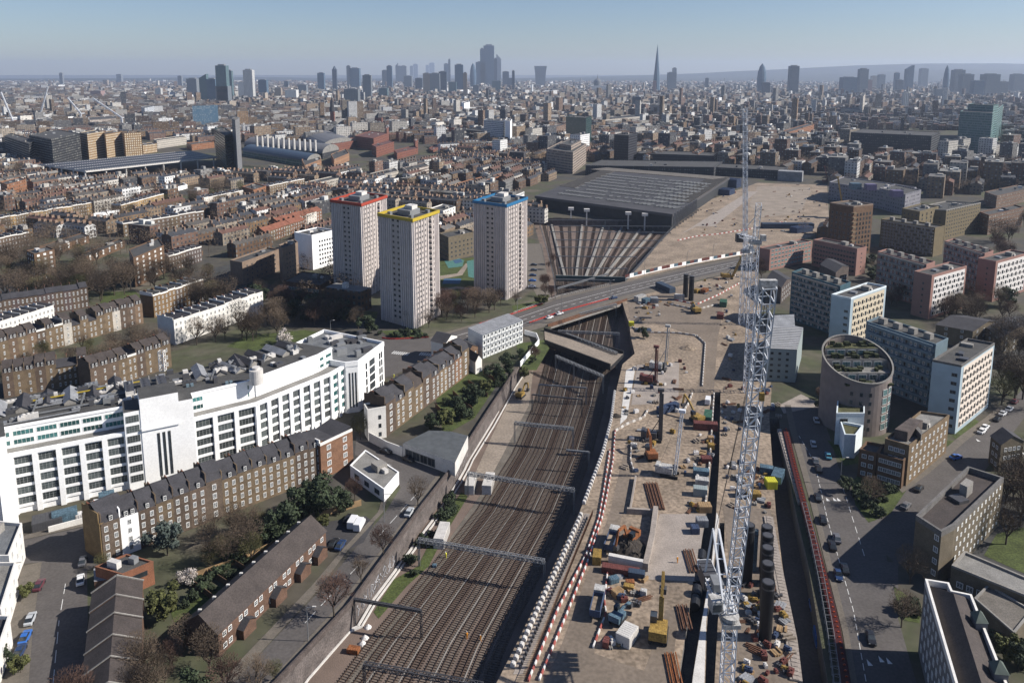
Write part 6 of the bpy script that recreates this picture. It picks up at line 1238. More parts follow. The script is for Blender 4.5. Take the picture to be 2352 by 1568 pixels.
# coloured hoarding panels on the main road
def hoarding():
    L = resample(PG([(1436, 640), (1520, 620), (1620, 600), (1741, 578)]), 3.6); cols = ['mach_red', 'render_white', 'mach_cyan', 'mach_red', 'render_white', 'teal', 'mach_red', 'cabin_blue', 'render_white', 'mach_red']
    for i, (a, b) in enumerate(zip(L, L[1:])):
        rt = root('roadside_hoarding', '%s hoarding panel beside the main road above the station tracks' % {'mach_red': 'pinkish red', 'render_white': 'white', 'mach_cyan': 'pale blue', 'teal': 'dark teal', 'cabin_blue': 'navy'}[cols[i % 10]], 'hoarding', a, edge_rz(a, b), group='coloured hoarding panels', loc_=True)
        mb = MB(); mb.box((1.8, 0, 0), (3.56, .12, 2.4)); mb.build('board', MATS[cols[i % 10]], rt); mb = MB(); mb.box((1.8, -.08, 0), (3.56, .06, .5)); mb.build('skirt', MATS['render_white'], rt)
hoarding()
# people
def person(px, colr, label, z=0., bend=.15, rz=0.):
    a = G(*px, z); me = bpy.data.meshes.new('person'); V_ = [(0, 0, .95), (0, 0, 1.2), (0, 0, 1.42), (0, bend, 1.52), (0, bend, 1.66), (.18, 0, 1.4), (.3, .1, 1.15), (.32, .25, .92), (-.18, 0, 1.4), (-.3, .1, 1.15), (-.32, .25, .92), (.1, 0, .9), (.13, .08, .5), (.13, -.02, .06), (.13, .16, .03), (-.1, 0, .9), (-.13, -.05, .5), (-.13, -.14, .06), (-.13, .04, .03)]
    E_ = [(0, 1), (1, 2), (2, 3), (3, 4), (2, 5), (5, 6), (6, 7), (2, 8), (8, 9), (9, 10), (0, 11), (11, 12), (12, 13), (13, 14), (0, 15), (15, 16), (16, 17), (17, 18)]
    me.from_pydata(V_, E_, []); o = bpy.data.objects.new('person', me); COL.objects.link(o); o.location = a; o.rotation_euler = (0, 0, rz); md = o.modifiers.new('skin', 'SKIN'); rad = [.15, .17, .15, .06, .11, .07, .05, .04, .07, .05, .04, .1, .07, .05, .05, .1, .07, .05, .05]
    for sv, r_ in zip(me.skin_vertices[0].data, rad): sv.radius = (r_, r_)
    me.skin_vertices[0].data[0].use_root = True; sb = o.modifiers.new('s', 'SUBSURF'); sb.levels = sb.render_levels = 1; me.materials.append(MATS[colr]); tag(o, label, 'person')
    mb = MB(); mb.cyl((0, bend, 1.66), .14, .12, 10, r2=.07); h_ = mb.build('helmet', MATS['plastic_white'], o, world=False)
person((1073, 1466), 'hivis', 'person in orange work clothes standing between the rails', ZT, rz=.5); person((1104, 1472), 'hivis', 'second person in orange work clothes, right of the first on the tracks', ZT, rz=2.); person((1025, 1281), 'hivis_yellow', 'person in a yellow vest crouching by the track under the long gantry', ZT, .25, 1.); person((1556, 1292), 'hivis', 'person in orange crossing the pale concrete slab', 0., rz=.4); person((1290, 720), 'rubber', 'person in dark clothes walking along the road bridge', .1); person((905, 868), 'hivis_yellow', 'person in a yellow vest by the white factory end tower', 0.)
for x, y, lb in ((845, 1440, 'round white wrapped bundle farthest up the trackside'), (838, 1465, 'white wrapped bundle in the middle of the three'), (832, 1478, 'white wrapped bundle next to the orange skip')):
    heap((x, y), .9, .8, .9, 'plastic_white', lb, z=ZT, seed=x)['category'] = 'bundle'
container((812, 1497), (824, 1499), 'mach_orange', 'small orange skip beside the white wrapped bundles', 2.6, 1.5, 1.1, z=ZT); container((998, 1302), (1004, 1302), 'mach_cyan', 'small teal box at the trackside', 1., .8, .8, z=ZT)
# lamps and posts
def lamp(px, h, label, z=0., arm=1.6):
    rt = root('street_lamp', label, 'street lamp', G(*px, z), group='street lamps', loc_=True); mb = MB(); mb.beam((0, 0, 0), (0, 0, h), .2, n=6); mb.beam((0, 0, h), (arm, 0, h + .3), .12); mb.build('post', MATS['steel_grey'], rt); mb = MB(); mb.box((arm, 0, h + .2), (.8, .3, .18)); mb.build('lamp_head', MATS['concrete_light'], rt)
for px, h, lb in (((1290, 725), 11, 'street lamp on the near side of the road bridge, left one'), ((1402, 690), 11, 'street lamp near the site gate'), ((1364, 668), 11, 'street lamp on the far side of the road bridge'), ((1480, 640), 11, 'street lamp by the pinkish hoarding'), ((1577, 618), 11, 'street lamp in the middle of the hoarding'), ((1637, 600), 11, 'street lamp at the right of the hoarding'), ((1188, 735), 11, 'street lamp beside the cabin stack'), ((708, 1472), 8, 'street lamp on the lower railway street'), ((588 + 295, 1198), 8, 'street lamp beside the leafless tree on the railway street'), ((1930, 1110), 8, 'street lamp on the right road at the grass corner'), ((760, 775), 8, 'street lamp behind the factory'), ((38, 1355), 7, 'street lamp by the villas')): lamp(px, h, lb)

# ================================================================ tower cranes
def tower_crane_near():
    base = AT(1663, 126.5, -4); mt = Vector((base.x, base.y, 20.)); rt = root('tower_crane', 'huge white lattice luffing crane rising through the right part of the photo', 'tower crane', base)
    mb = MB(); mb.truss(base, mt, 2.1, 2.1, 2.3, .12, up=(0, 1, 0)); mb.build('mast', MATS['crane_steel'], rt)
    mb = MB(); mb.box((mt.x, mt.y, mt.z - .3), (3.2, 3.2, .8), 0); mb.cyl((mt.x, mt.y, mt.z + .7), 1.6, .8, 20); mb.build('slewing_ring', MATS['mach_white'], rt)
    mb = MB(); mb.box((mt.x - 2.4, mt.y + 1.5, mt.z + 1.4), (2., 2.6, 2.4), .1); mb.build('cab', MATS['mach_white'], rt); mb = MB(); mb.box((mt.x - 2.4, mt.y + .15, mt.z + 1.9), (1.7, .12, 1.4), .1); mb.build('cab_window', MATS['glass_dark'], rt)
    jb = mt + Vector((.4, 1., 2.)); tip = AT(1764, 104, 0); tip = G(1764, 655, 90.5); mb = MB(); mb.truss(jb, tip, 1.9, 1.9, 2.6, .115); mb.build('jib', MATS['crane_steel'], rt)
    mb = MB(); mb.box(tuple(tip - Vector((0, 0, .6))), (2.4, 1., 1.4)); mb.build('jib_head', MATS['mach_white'], rt)
    af = Vector((mt.x - .8, mt.y + 9, mt.z + 13)); mb = MB()
    for s in (-.9, .9): mb.beam((mt.x + s, mt.y + .5, mt.z + 1.4), af + Vector((s * .6, 0, 0)), .35); mb.beam((mt.x + s * 1.3 - .8, mt.y + 11, mt.z + 2), af + Vector((s * .6, 0, 0)), .3)
    for k in range(5): q = mt + (af - mt) * (k + 1) / 6; mb.beam(q - Vector((.9, 0, 0)), q + Vector((.9, 0, 0)), .18)
    mb.build('a_frame', MATS['crane_steel'], rt)
    cj = mt + Vector((-1.2, 15., 1.8)); mb = MB(); mb.truss(mt + Vector((-.4, 1, 1.2)), cj, 2.6, 1.0, 1.9, .14); mb.build('counter_jib', MATS['crane_steel'], rt)
    mb = MB()
    for k in range(4): mb.box((cj.x, cj.y - 1. - k * 1.3, cj.z - 2.4), (2.6, 1.1, 3.2), .02)
    mb.build('counterweight', MATS['steel_dark'], rt); mb = MB(); mb.box((mt.x - .7, mt.y + 7., mt.z + 2), (2., 3.2, 1.6)); mb.build('winch', MATS['steel_grey'], rt)
    mb = MB(); [mb.beam(af, jb + (tip - jb) * k, .07) for k in (.93, .97)]; mb.beam(tip, (tip.x, tip.y, tip.z - 16), .06); mb.build('rope', MATS['steel_dark'], rt); mb = MB(); mb.box((tip.x, tip.y, tip.z - 17.2), (.7, .5, 1.2)); mb.build('hook_block', MATS['mach_yellow'], rt)
tower_crane_near()
def crane2(base, ymast, tip, label, w_=2.2, mat='crane_steel', t=.14, cab=True, cj=(3, 12, .5)):
    b = G(*base); zt = HT(b, ymast); rt = root('tower_crane', label, 'tower crane', b); mb = MB(); mb.truss(b, (b.x, b.y, zt), w_, w_, w_ * 1.1, t, up=(0, 1, 0)); mb.build('mast', MATS[mat], rt)
    if cab:
        mb = MB(); mb.box((b.x, b.y, zt), (w_ * 1.5, w_ * 1.5, 1.4)); mb.box((b.x + w_, b.y - 1, zt + 1.4), (1.8, 2, 2.2)); mb.build('slewing_unit', MATS['mach_white'], rt); 
    e = AT(tip[0], b.y + tip[2], 0); e.z = HT(e, tip[1]); e = AT(tip[0], b.y + tip[2], e.z); s = Vector((b.x, b.y, zt + 1.5)); mb = MB(); mb.truss(s, e, w_ * .75, w_ * .75, w_ * .9, t * .85); mb.build('jib', MATS[mat], rt)
    c = s + Vector(cj).normalized() * 9; mb = MB(); mb.truss(s, c, w_ * .8, w_ * .5, w_, t); mb.build('counter_jib', MATS[mat], rt); mb = MB(); mb.box(tuple(c - Vector((0, 0, 2.6))), (w_, 2.4, 3.)); mb.build('counterweight', MATS['steel_dark'], rt)
    mb = MB(); ap = s + Vector((-(e - s).normalized().x * 2, 2.5, 8)); mb.beam(s, ap, .3); mb.beam(c, ap, .2); mb.beam(ap, s + (e - s) * .9, .08); mb.build('a_frame', MATS[mat], rt)
crane2((1703, 745), 580, (1712, 250, -5), 'slim lattice tower crane with its jib almost upright, left of the others', 2.3, cj=(.6, 1, 0)); crane2((1716, 900), 560, (1743, 470, -8), 'middle lattice tower crane standing behind the huge white jib', 2.5, cj=(-.4, 1, 0))
for b_, ym, tp, lb in (((30, 292), 276, (2, 212, 0), 'white luffing crane at the far left edge'), ((95, 278), 262, (110, 199, 0), 'white luffing crane leaning right at the far left'), ((187, 282), 262, (155, 225, 0), 'white luffing crane leaning left above the dark office blocks'), ((281, 295), 272, (213, 226, 0), 'white luffing crane with a long low jib beside the striped site block')):
    crane2(b_, ym, tp, lb, 3., t=.5, cj=(1, 1, 0), cab=False)
# ================================================================ middle distance, named buildings
FAC('fac_dark', (.05, .052, .058), 2.6, 3.4, .55, .45, (.03, .035, .04), gr=.3); FAC('fac_black', (.03, .03, .034), 2.4, 3.2, .6, .5, (.05, .055, .06), gr=.3, lit=.6)
FAC('fac_gold', (.28, .17, .08), 2.9, 3.4, .55, .6, (.5, .42, .3), gr=.5, lit=.9); FAC('fac_blackgreen', (.02, .05, .05), 1.6, 3.4, .8, .75, (.012, .04, .042), gr=.25, lit=.05); FAC('fac_darkgrey', (.035, .035, .042), 1.6, 3.4, .8, .5, (.02, .022, .03), gr=.3, lit=.05)
FAC('fac_whitegrid', (.62, .64, .66), 1.9, 3.1, .72, .7, (.05, .09, .13), gr=.2, lit=.3); FAC('fac_glassgreen', (.2, .32, .31), 1.5, 3.6, .86, .66, (.03, .1, .105), gr=.15, lit=.25, fw=.06); FAC('fac_office', (.36, .34, .32), 3., 3.4, .6, .45, (.05, .055, .06), lit=.4)
FAC('fac_cream', (.5, .46, .4), 2.8, 3.3, .4, .55, (.04, .045, .05), lit=.3); FAC('fac_redbrick', (.25, .1, .07), 3.2, 3.6, .3, .4, (.05, .04, .04), lit=.2); FAC('fac_lilac', (.3, .295, .33), 3.2, 3.3, .5, .4, (.05, .05, .07), lit=.5); FAC('fac_blueglass', (.07, .13, .19), 2.6, 3.6, .7, .6, (.02, .06, .11), gr=.35, lit=.3)
FAC('fac_artdeco', (.42, .34, .28), 2.6, 3.3, .7, .5, (.05, .05, .06), lit=.4); FAC('fac_terracotta', (.45, .26, .15), 3.4, 5.5, .45, .7, (.12, .06, .04), gr=.6, lit=.3); FAC('fac_brownbrick', (.2, .12, .08), 3., 3., .4, .45, (.05, .05, .05), frame=(.4, .38, .35), lit=.5); FAC('fac_orange', (.36, .17, .09), 3.4, 3.2, .5, .5, (.1, .05, .03), lit=.4)
FAC('fac_stripe', (.5, .45, .4), 3., 3.2, 1.1, .5, (.12, .09, .08), lit=.4); FAC('fac_dot', (.3, .3, .31), 2.8, 3.2, .5, .5, (.03, .04, .06), gr=.3)
ROOFS = ['felt', 'gravel_roof', 'felt_pale', 'lead', 'slate']
def mid(nm, lb, cat, A, B, C, base, h, wall, roof='felt', para=.8, plant=3, **k):
    P, h2 = foot3(A, B, C, base, h); return block(nm, lb, cat, P, h or h2, wall, roof, para=para, plant=plant, seed=A[0], pt=.8, plantm='', **k)
MIDS = [
 ('office_block', 'black-green glass tower with a flat top behind the station', 'office tower', (1300, 268), (1346, 271), (1359, 267), (1346, 345), None, 'fac_blackgreen'),
 ('office_block', 'dark square office tower in front of the black-green one', 'office tower', (1411, 309), (1444, 311), (1464, 306), (1444, 374), None, 'fac_darkgrey'),
 ('hotel_block', 'white gridded slab with a blue glass front, left of the grey office blocks', 'hotel', (1111, 275), (1156, 278), (1163, 275), (1156, 336), None, 'fac_whitegrid'),
 ('stair_core', 'tall blank white slab standing against the gridded white building', 'tower', (1160, 276), (1172, 279), (1176, 274), (1170, 346), None, 'render_white'),
 ('office_block', 'low dark office building left of the gridded white slab', 'office block', (1045, 296), (1108, 302), (1112, 298), (1108, 326), None, 'fac_dark'),
 ('office_block', 'bright blue glass building behind the low dark office', 'office block', (1072, 268), (1104, 273), (1111, 268), (1104, 294), None, 'fac_blueglass'),
 ('office_block', 'stepped art deco office with pale stone piers, near the station roof', 'office block', (1255, 342), (1316, 350), (1347, 330), (1318, 400), None, 'fac_artdeco'),
 ('office_block', 'stepped upper storeys of the art deco office, with a flagpole', 'office block', (1285, 330), (1312, 334), (1335, 322), (1314, 392), None, 'fac_artdeco'),
 ('office_block', 'vertical ribbed beige office slab, left of the white framed one', 'office block', (1176, 284), (1194, 287), (1206, 281), (1194, 318), None, 'fac_stripe'),
 ('office_block', 'red and white striped office slab, right of the ribbed beige one', 'office block', (1206, 279), (1216, 281), (1222, 278), (1216, 312), None, 'fac_stripe'),
 ('office_block', 'grey office with a white window frame on its corner', 'office block', (1222, 296), (1245, 298), (1262, 288), (1247, 326), None, 'fac_whitegrid'),
 ('apartment_block', 'brown brick block with a long facade beside the white framed office', 'flats', (1259, 292), (1270, 294), (1300, 285), (1272, 322), None, 'fac_brownbrick'),
 ('hospital_tower', 'tall green glass hospital tower with a white edge, at the right', 'hospital', (2205, 256), (2280, 260), (2305, 240), (2280, 357), None, 'fac_glassgreen'),
 ('hospital_tower', 'raised upper glass storeys of the green hospital tower', 'hospital', (2224, 239), (2282, 242), (2294, 240), (2284, 350), None, 'fac_glassgreen'),
 ('office_block', 'wide dark office with a glass roof canopy, left of the hospital tower', 'office block', (1954, 304), (2140, 312), (2160, 303), (2140, 365), None, 'fac_dark'),
 ('office_block', 'dark grey building in front of the canopy-roofed office', 'office block', (1985, 330), (2060, 334), (2075, 328), (2060, 362), None, 'fac_darkgrey'),
 ('hospital_block', 'lilac grey block with square windows and purple roof boxes, left half', 'hospital', (1905, 418), (2078, 446), (2105, 430), (2078, 490), None, 'fac_lilac'),
 ('hospital_block', 'lilac block end with white sunny window wall, right half', 'hospital', (2020, 432), (2080, 446), (2116, 436), (2080, 495), None, 'fac_lilac'),
 ('office_block', 'long black office range behind the dark square tower, with an ornate rim', 'office block', (1463, 352), (1640, 358), (1648, 350), (1640, 376), None, 'fac_darkgrey'),
 ('office_block', 'low grey station annex with a flat roof behind the station hall', 'office block', (1345, 380), (1640, 384), (1660, 370), None, 12., 'fac_dark'),
 ('office_block', 'long dark canopy beyond the right end of the station roof', 'office block', (1640, 384), (1800, 392), (1810, 382), None, 10., 'fac_dark'),
 ('office_block', 'dark cubic block with a black window grid at the far left', 'office block', (10, 312), (66, 330), (80, 322), (66, 385), None, 'fac_black'),
 ('office_block', 'large dark cubic block with small bright windows, second from the left', 'office block', (66, 310), (118, 320), (183, 306), (118, 388), None, 'fac_black'),
 ('office_block', 'first golden brown gridded block from the left behind the solar roof', 'office block', (183, 304), (200, 308), (238, 302), (200, 368), None, 'fac_gold'),
 ('office_block', 'second golden brown gridded block behind the solar roof', 'office block', (236, 304), (242, 308), (280, 302), (242, 364), None, 'fac_gold'),
 ('office_block', 'third golden brown gridded block behind the solar roof', 'office block', (278, 303), (285, 306), (324, 304), (285, 360), None, 'fac_gold'),
 ('office_block', 'low golden block at the right end of the gridded group', 'office block', (320, 330), (328, 334), (360, 330), (328, 354), None, 'fac_gold'),
 ('station_hotel', 'curved pale stone hotel with tall slit windows, right of the golden blocks', 'hotel', (352, 320), (360, 323), (428, 314), (360, 342), None, 'fac_cream'),
 ('warehouse', 'long buff brick warehouse right of the pale stone hotel', 'warehouse', (428, 328), (440, 332), (492, 326), (440, 346), None, 'fac_orange'),
 ('apartment_tower', 'slim dark green tower with a sloping top beside the solar roof', 'tower block', (492, 296), (516, 312), (536, 306), (522, 402), None, 'fac_blackgreen'),
 ('apartment_tower', 'pale balconied spine of the slim tower, rising highest', 'tower block', (532, 272), (540, 276), (550, 271), (544, 404), None, 'fac_dot'),
 ('building_site', 'striped unfinished concrete building between the white cranes', 'building site', (190, 270), (206, 276), (328, 268), (206, 292), None, 'fac_stripe'),
 ('office_block', 'blue lattice clad cubic building below the white striped tower', 'office block', (441, 244), (480, 242), (500, 241), (480, 290), None, 'fac_blueglass'),
 ('apartment_block', 'orange brick block with square windows in front of the pale terraces', 'flats', (555, 428), (582, 436), (611, 427), (584, 462), None, 'fac_orange'),
 ('apartment_block', 'golden brick flats at the left edge, near the stacked balconies', 'flats', (0, 418), (16, 424), (60, 412), (18, 462), None, 'fac_orange'),
 ('apartment_block', 'long brown flats with grey balconies left of the plum roofed house', 'flats', (925, 385), (935, 392), (985, 380), (937, 415), None, 'fac_stripe'),
 ('apartment_block', 'white gabled mansion flats with tall chimneys in the middle', 'flats', (850, 398), (858, 406), (915, 392), (860, 425), None, 'fac_cream'),
 ('apartment_block', 'buff mansion row with dormers left of the white mansion flats', 'flats', (700, 418), (706, 425), (795, 405), (708, 442), None, 'fac_cream'),
 ('office_block', 'teal dark low block below the plum roofs', 'office block', (1005, 390), (1050, 402), (1080, 392), (1052, 415), None, 'fac_dark'),
 ('apartment_block', 'buff brick mansion block with many bays, left of the art deco office', 'flats', (1050, 420), (1060, 428), (1150, 404), (1062, 450), None, 'fac_orange'),
 ('community_hall', 'white angular hall with a big window in the bare trees', 'hall', (335, 432), (352, 442), (430, 424), (354, 452), None, 'render_white'),
 ('gable_house', 'tall blank white gable wall among the brown terraces', 'house', (215, 490), (236, 488), (274, 482), (238, 515), None, 'render_white'),
 ('apartment_block', 'white block right of the striped site, with rows of windows', 'flats', (324, 246), (332, 248), (354, 244), (332, 268), None, 'fac_whitegrid'),
 ('office_block', 'white museum-like block among far roofs', 'office block', (1060, 235), (1066, 237), (1079, 234), (1066, 258), None, 'render_white'),
 ('office_block', 'red brick block among far terraces, left of the gridded slab', 'office block', (950, 254), (970, 256), (972, 252), (970, 268), None, 'fac_redbrick'),
 ('office_block', 'long pale university range with tall windows behind the black-green tower', 'office block', (1358, 272), (1366, 278), (1486, 266), (1368, 292), None, 'fac_cream'),
 ('museum_building', 'wide museum block with a pale green roof, beyond the far trees', 'museum', (1932, 250), (1985, 254), (2030, 250), (1985, 268), None, 'fac_cream'),
 ('university_tower', 'slim pale stone university tower in front of the green roof', 'tower', (1976, 218), (1983, 222), (1988, 216), (1983, 270), None, 'fac_cream'),
 ('office_block', 'grey ribbed slab with white fins among the far streets', 'office block', (1494, 240), (1516, 242), (1527, 238), (1516, 268), None, 'fac_stripe'),
 ('office_block', 'orange lit block with a flat roof beside the far dark street', 'office block', (1590, 350), (1604, 354), (1616, 345), (1604, 372), None, 'fac_orange'),
 ('apartment_block', 'long brick range behind the second slim crane', 'flats', (1800, 300), (1812, 304), (1870, 286), (1812, 330), None, 'fac_orange'),
 ('apartment_block', 'wide olive brick range far right above the hospital street', 'flats', (2262, 440), (2290, 450), (2380, 430), (2292, 480), None, 'fac_brownbrick'),
 ('apartment_block', 'dark brown flats below the wide olive range at the right edge', 'flats', (2250, 486), (2272, 494), (2352, 476), (2274, 540), None, 'fac_brownbrick'),
]
for t_ in MIDS: mid(*t_)
# purple and cyan roof boxes on the lilac block
for x, y, c_, lb in ((2000, 420, 'purple', 'purple roof plant box on the lilac block, left one'), (2060, 434, 'purple', 'purple roof plant box on the lilac block, right one'), (1965, 418, 'mach_cyan', 'cyan roof plant box on the lilac block')):
    if 'purple' not in MATS: M('purple', (.2, .17, .3), .6)
    p = G(x, y, 30.); mb = MB(); mb.box((p.x, p.y, 24.), (8, 6, 5)); tag(mb.build('roof_plant', MATS[c_]), lb, 'roof plant')
def solar_roof():
    h = 16.; P = [G(*p, h) for p in ((90, 377), (197, 393), (500, 360), (437, 346))]; c = sum(P, Vector()) / 4; rt = root('station_canopy', 'long flat dark canopy roof with lines of white skylights on thin columns', 'station canopy', (c.x, c.y, 0)); mb = MB(); mb.prism(P, h - 1.6, h, 1, 0, True); mb.build('roof', [MATS['solar' if M('solar', (.05, .055, .07), .5, .1, .5) else ''], MATS['concrete_light']], rt)
    mb = MB(); e, s = P[2] - P[1], P[0] - P[1]
    for j in range(5):
        for i in range(60): p = P[1] + e * ((i + .2) / 60) + s * (j * .21 + .03); q = p + e * .008; mb.beam(p + Vector((0, 0, .2)), q + Vector((0, 0, .2)), 1.6, .4)
    mb.build('skylights', MATS['concrete_light'], rt)['kind'] = 'stuff'
    for i in range(8): p = P[1] + e * (i / 7.2) + s * .02; mb = MB(); mb.beam((p.x, p.y, 0), (p.x, p.y, h - 1), 1.4); mb.build('column', MATS['concrete_light'], rt)
    for i in range(1, 4): p = P[1] + s * (i / 4); mb = MB(); mb.beam((p.x, p.y, 0), (p.x, p.y, h - 1), 1.4); mb.build('column', MATS['concrete_light'], rt)
solar_roof()
def vault(nm, lb, cat, A, B, C, base, h, n, wallm, roofm, fr=.45):
    """barrel vault: long axis from near edge (B) towards A"""
    P, h2 = foot3(A, B, C, base, h); h = h or h2; P = [V(*p[:2]) for p in P]; rt = root(nm, lb, cat, (*P[1], 0)); he = h * fr; mb = MB(); e = P[0] - P[1]; s = P[2] - P[1]
    R1 = []
    for i in range(n + 1): t = math.pi * i / n; R1.append((P[1] + s * (.5 - .5 * math.cos(t)), he + (h - he) * math.sin(t)))
    for (a, za), (b, zb) in zip(R1, R1[1:]): mb.face([(*a, za), (*b, zb), (*(b + e), zb), (*(a + e), za)][::-1], 0, [(0, 0), (0, 0), (0, 0), (0, 0)])
    mb.build('vault_roof', MATS[roofm], rt); mb = MB()
    for i in range(4): mb.wall(P[i], P[(i + 1) % 4], 0, he)
    mb.build('wall', MATS[wallm], rt); mb = MB()
    for o in (Vector((0, 0)), e): mb.face([(*(p + o), z) for p, z in R1])
    mb.build('gable_end', MATS['felt_pale'], rt); return rt
vault('glass_vault', 'dark barrel vaulted glass building with a pale curved gable, near the slim tower', 'laboratory', (556, 335), (704, 358), (737, 350), (700, 384), None, 12, 'fac_glassgreen', 'vault_glass' if M('vault_glass', (.05, .07, .1), .35, .1, .3) else '')
vault('glass_vault', 'second barrel roof behind the first, with a row of white stub chimneys', 'laboratory', (560, 318), (740, 336), (778, 328), (744, 366), None, 12, 'fac_dark', 'vault_grey' if M('vault_grey', (.2, .2, .21), .6, .1, .5) else '')
vault('train_shed', 'wide grey ribbed train shed roof behind the glass vaults', 'train shed', (690, 302), (740, 322), (815, 312), (745, 350), None, 10, 'fac_redbrick', 'vault_grey')
for A, B, C, b_, lb in (((697, 364), (700, 384), (738, 366), (702, 398), 'bright terracotta ribbed pavilion, left one'), ((764, 352), (767, 370), (802, 352), (769, 384), 'bright terracotta ribbed pavilion, right one')): mid('pavilion', lb, 'pavilion', (A[0] - 4, A[1] + 2), (B[0], B[1] - 4), C, b_, None, 'fac_terracotta')
for x in range(0, 12):
    p = AT(590 + x * 12.2, 1010 - x * 6, 30); mb = MB(); mb.cyl((p.x, p.y, 24), 1.6, 14, 8); tag(mb.build('vent_stack', MATS['concrete_light']), 'white stub chimney in the row on the barrel roofs', 'chimney', 'white stub chimneys')
for A, B, C, b_, lb in (((815, 312), (858, 318), (892, 306), (860, 346), 'big red brick library hall, at the back left of the red group'), ((853, 332), (864, 338), (905, 326), (868, 362), 'tall red brick library block with a sheer front'), ((905, 345), (912, 352), (960, 340), (914, 366), 'red brick library wing with a grey sloping roof'), ((950, 322), (954, 325), (960, 321), (955, 350), 'slim red brick library tower'), ((885, 293), (888, 296), (893, 292), (889, 330), 'thin red brick clock tower of the library'), ((985, 340), (992, 346), (1019, 332), (994, 352), 'low red brick library pavilion at the right'), ((757, 325), (765, 332), (820, 322), (768, 350), 'low red brick library range beside the barrel roofs')):
    mid('library_block', lb, 'library', A, B, C, b_, None, 'fac_redbrick', 'tile_plum' if M('tile_plum', (.17, .085, .075), .85, .2, .4) else '')
for x, yt, yb, w_, lb in ((871, 262, 312, 16, 'gothic brick hotel tower lit orange, beyond the library'), (1037, 285, 322, 12, 'pinnacled gothic tower right of the orange lit one'), (945, 282, 312, 10, 'smaller gothic turret between the two hotel towers')):
    p = G(x, yb); s = w_ / F_ * p.y; h = HT(p, yt + 8); rt = root('gothic_tower', lb, 'tower', p); mb = MB(); mb.prism([(p.x - s / 2, p.y - s / 2), (p.x + s / 2, p.y - s / 2), (p.x + s / 2, p.y + s / 2), (p.x - s / 2, p.y + s / 2)], 0, h); mb.build('wall', MATS['fac_redbrick'], rt); mb = MB(); mb.cyl((p.x, p.y, h), s * .66, HT(p, yt) - h + 3, 4, r2=.3); mb.build('spire', MATS['slate'], rt)
p = G(765, 300); rt = root('clock_tower', 'slender gothic clock tower with a grey spire', 'clock tower', p); mb = MB(); mb.box((0, 0, 0), (8, 8, 40)); mb.build('wall', MATS['fac_redbrick'], rt, world=False); mb = MB(); mb.cyl((0, 0, 40), 6, 34, 8, r2=.3); mb.build('spire', MATS['slate'], rt, world=False)

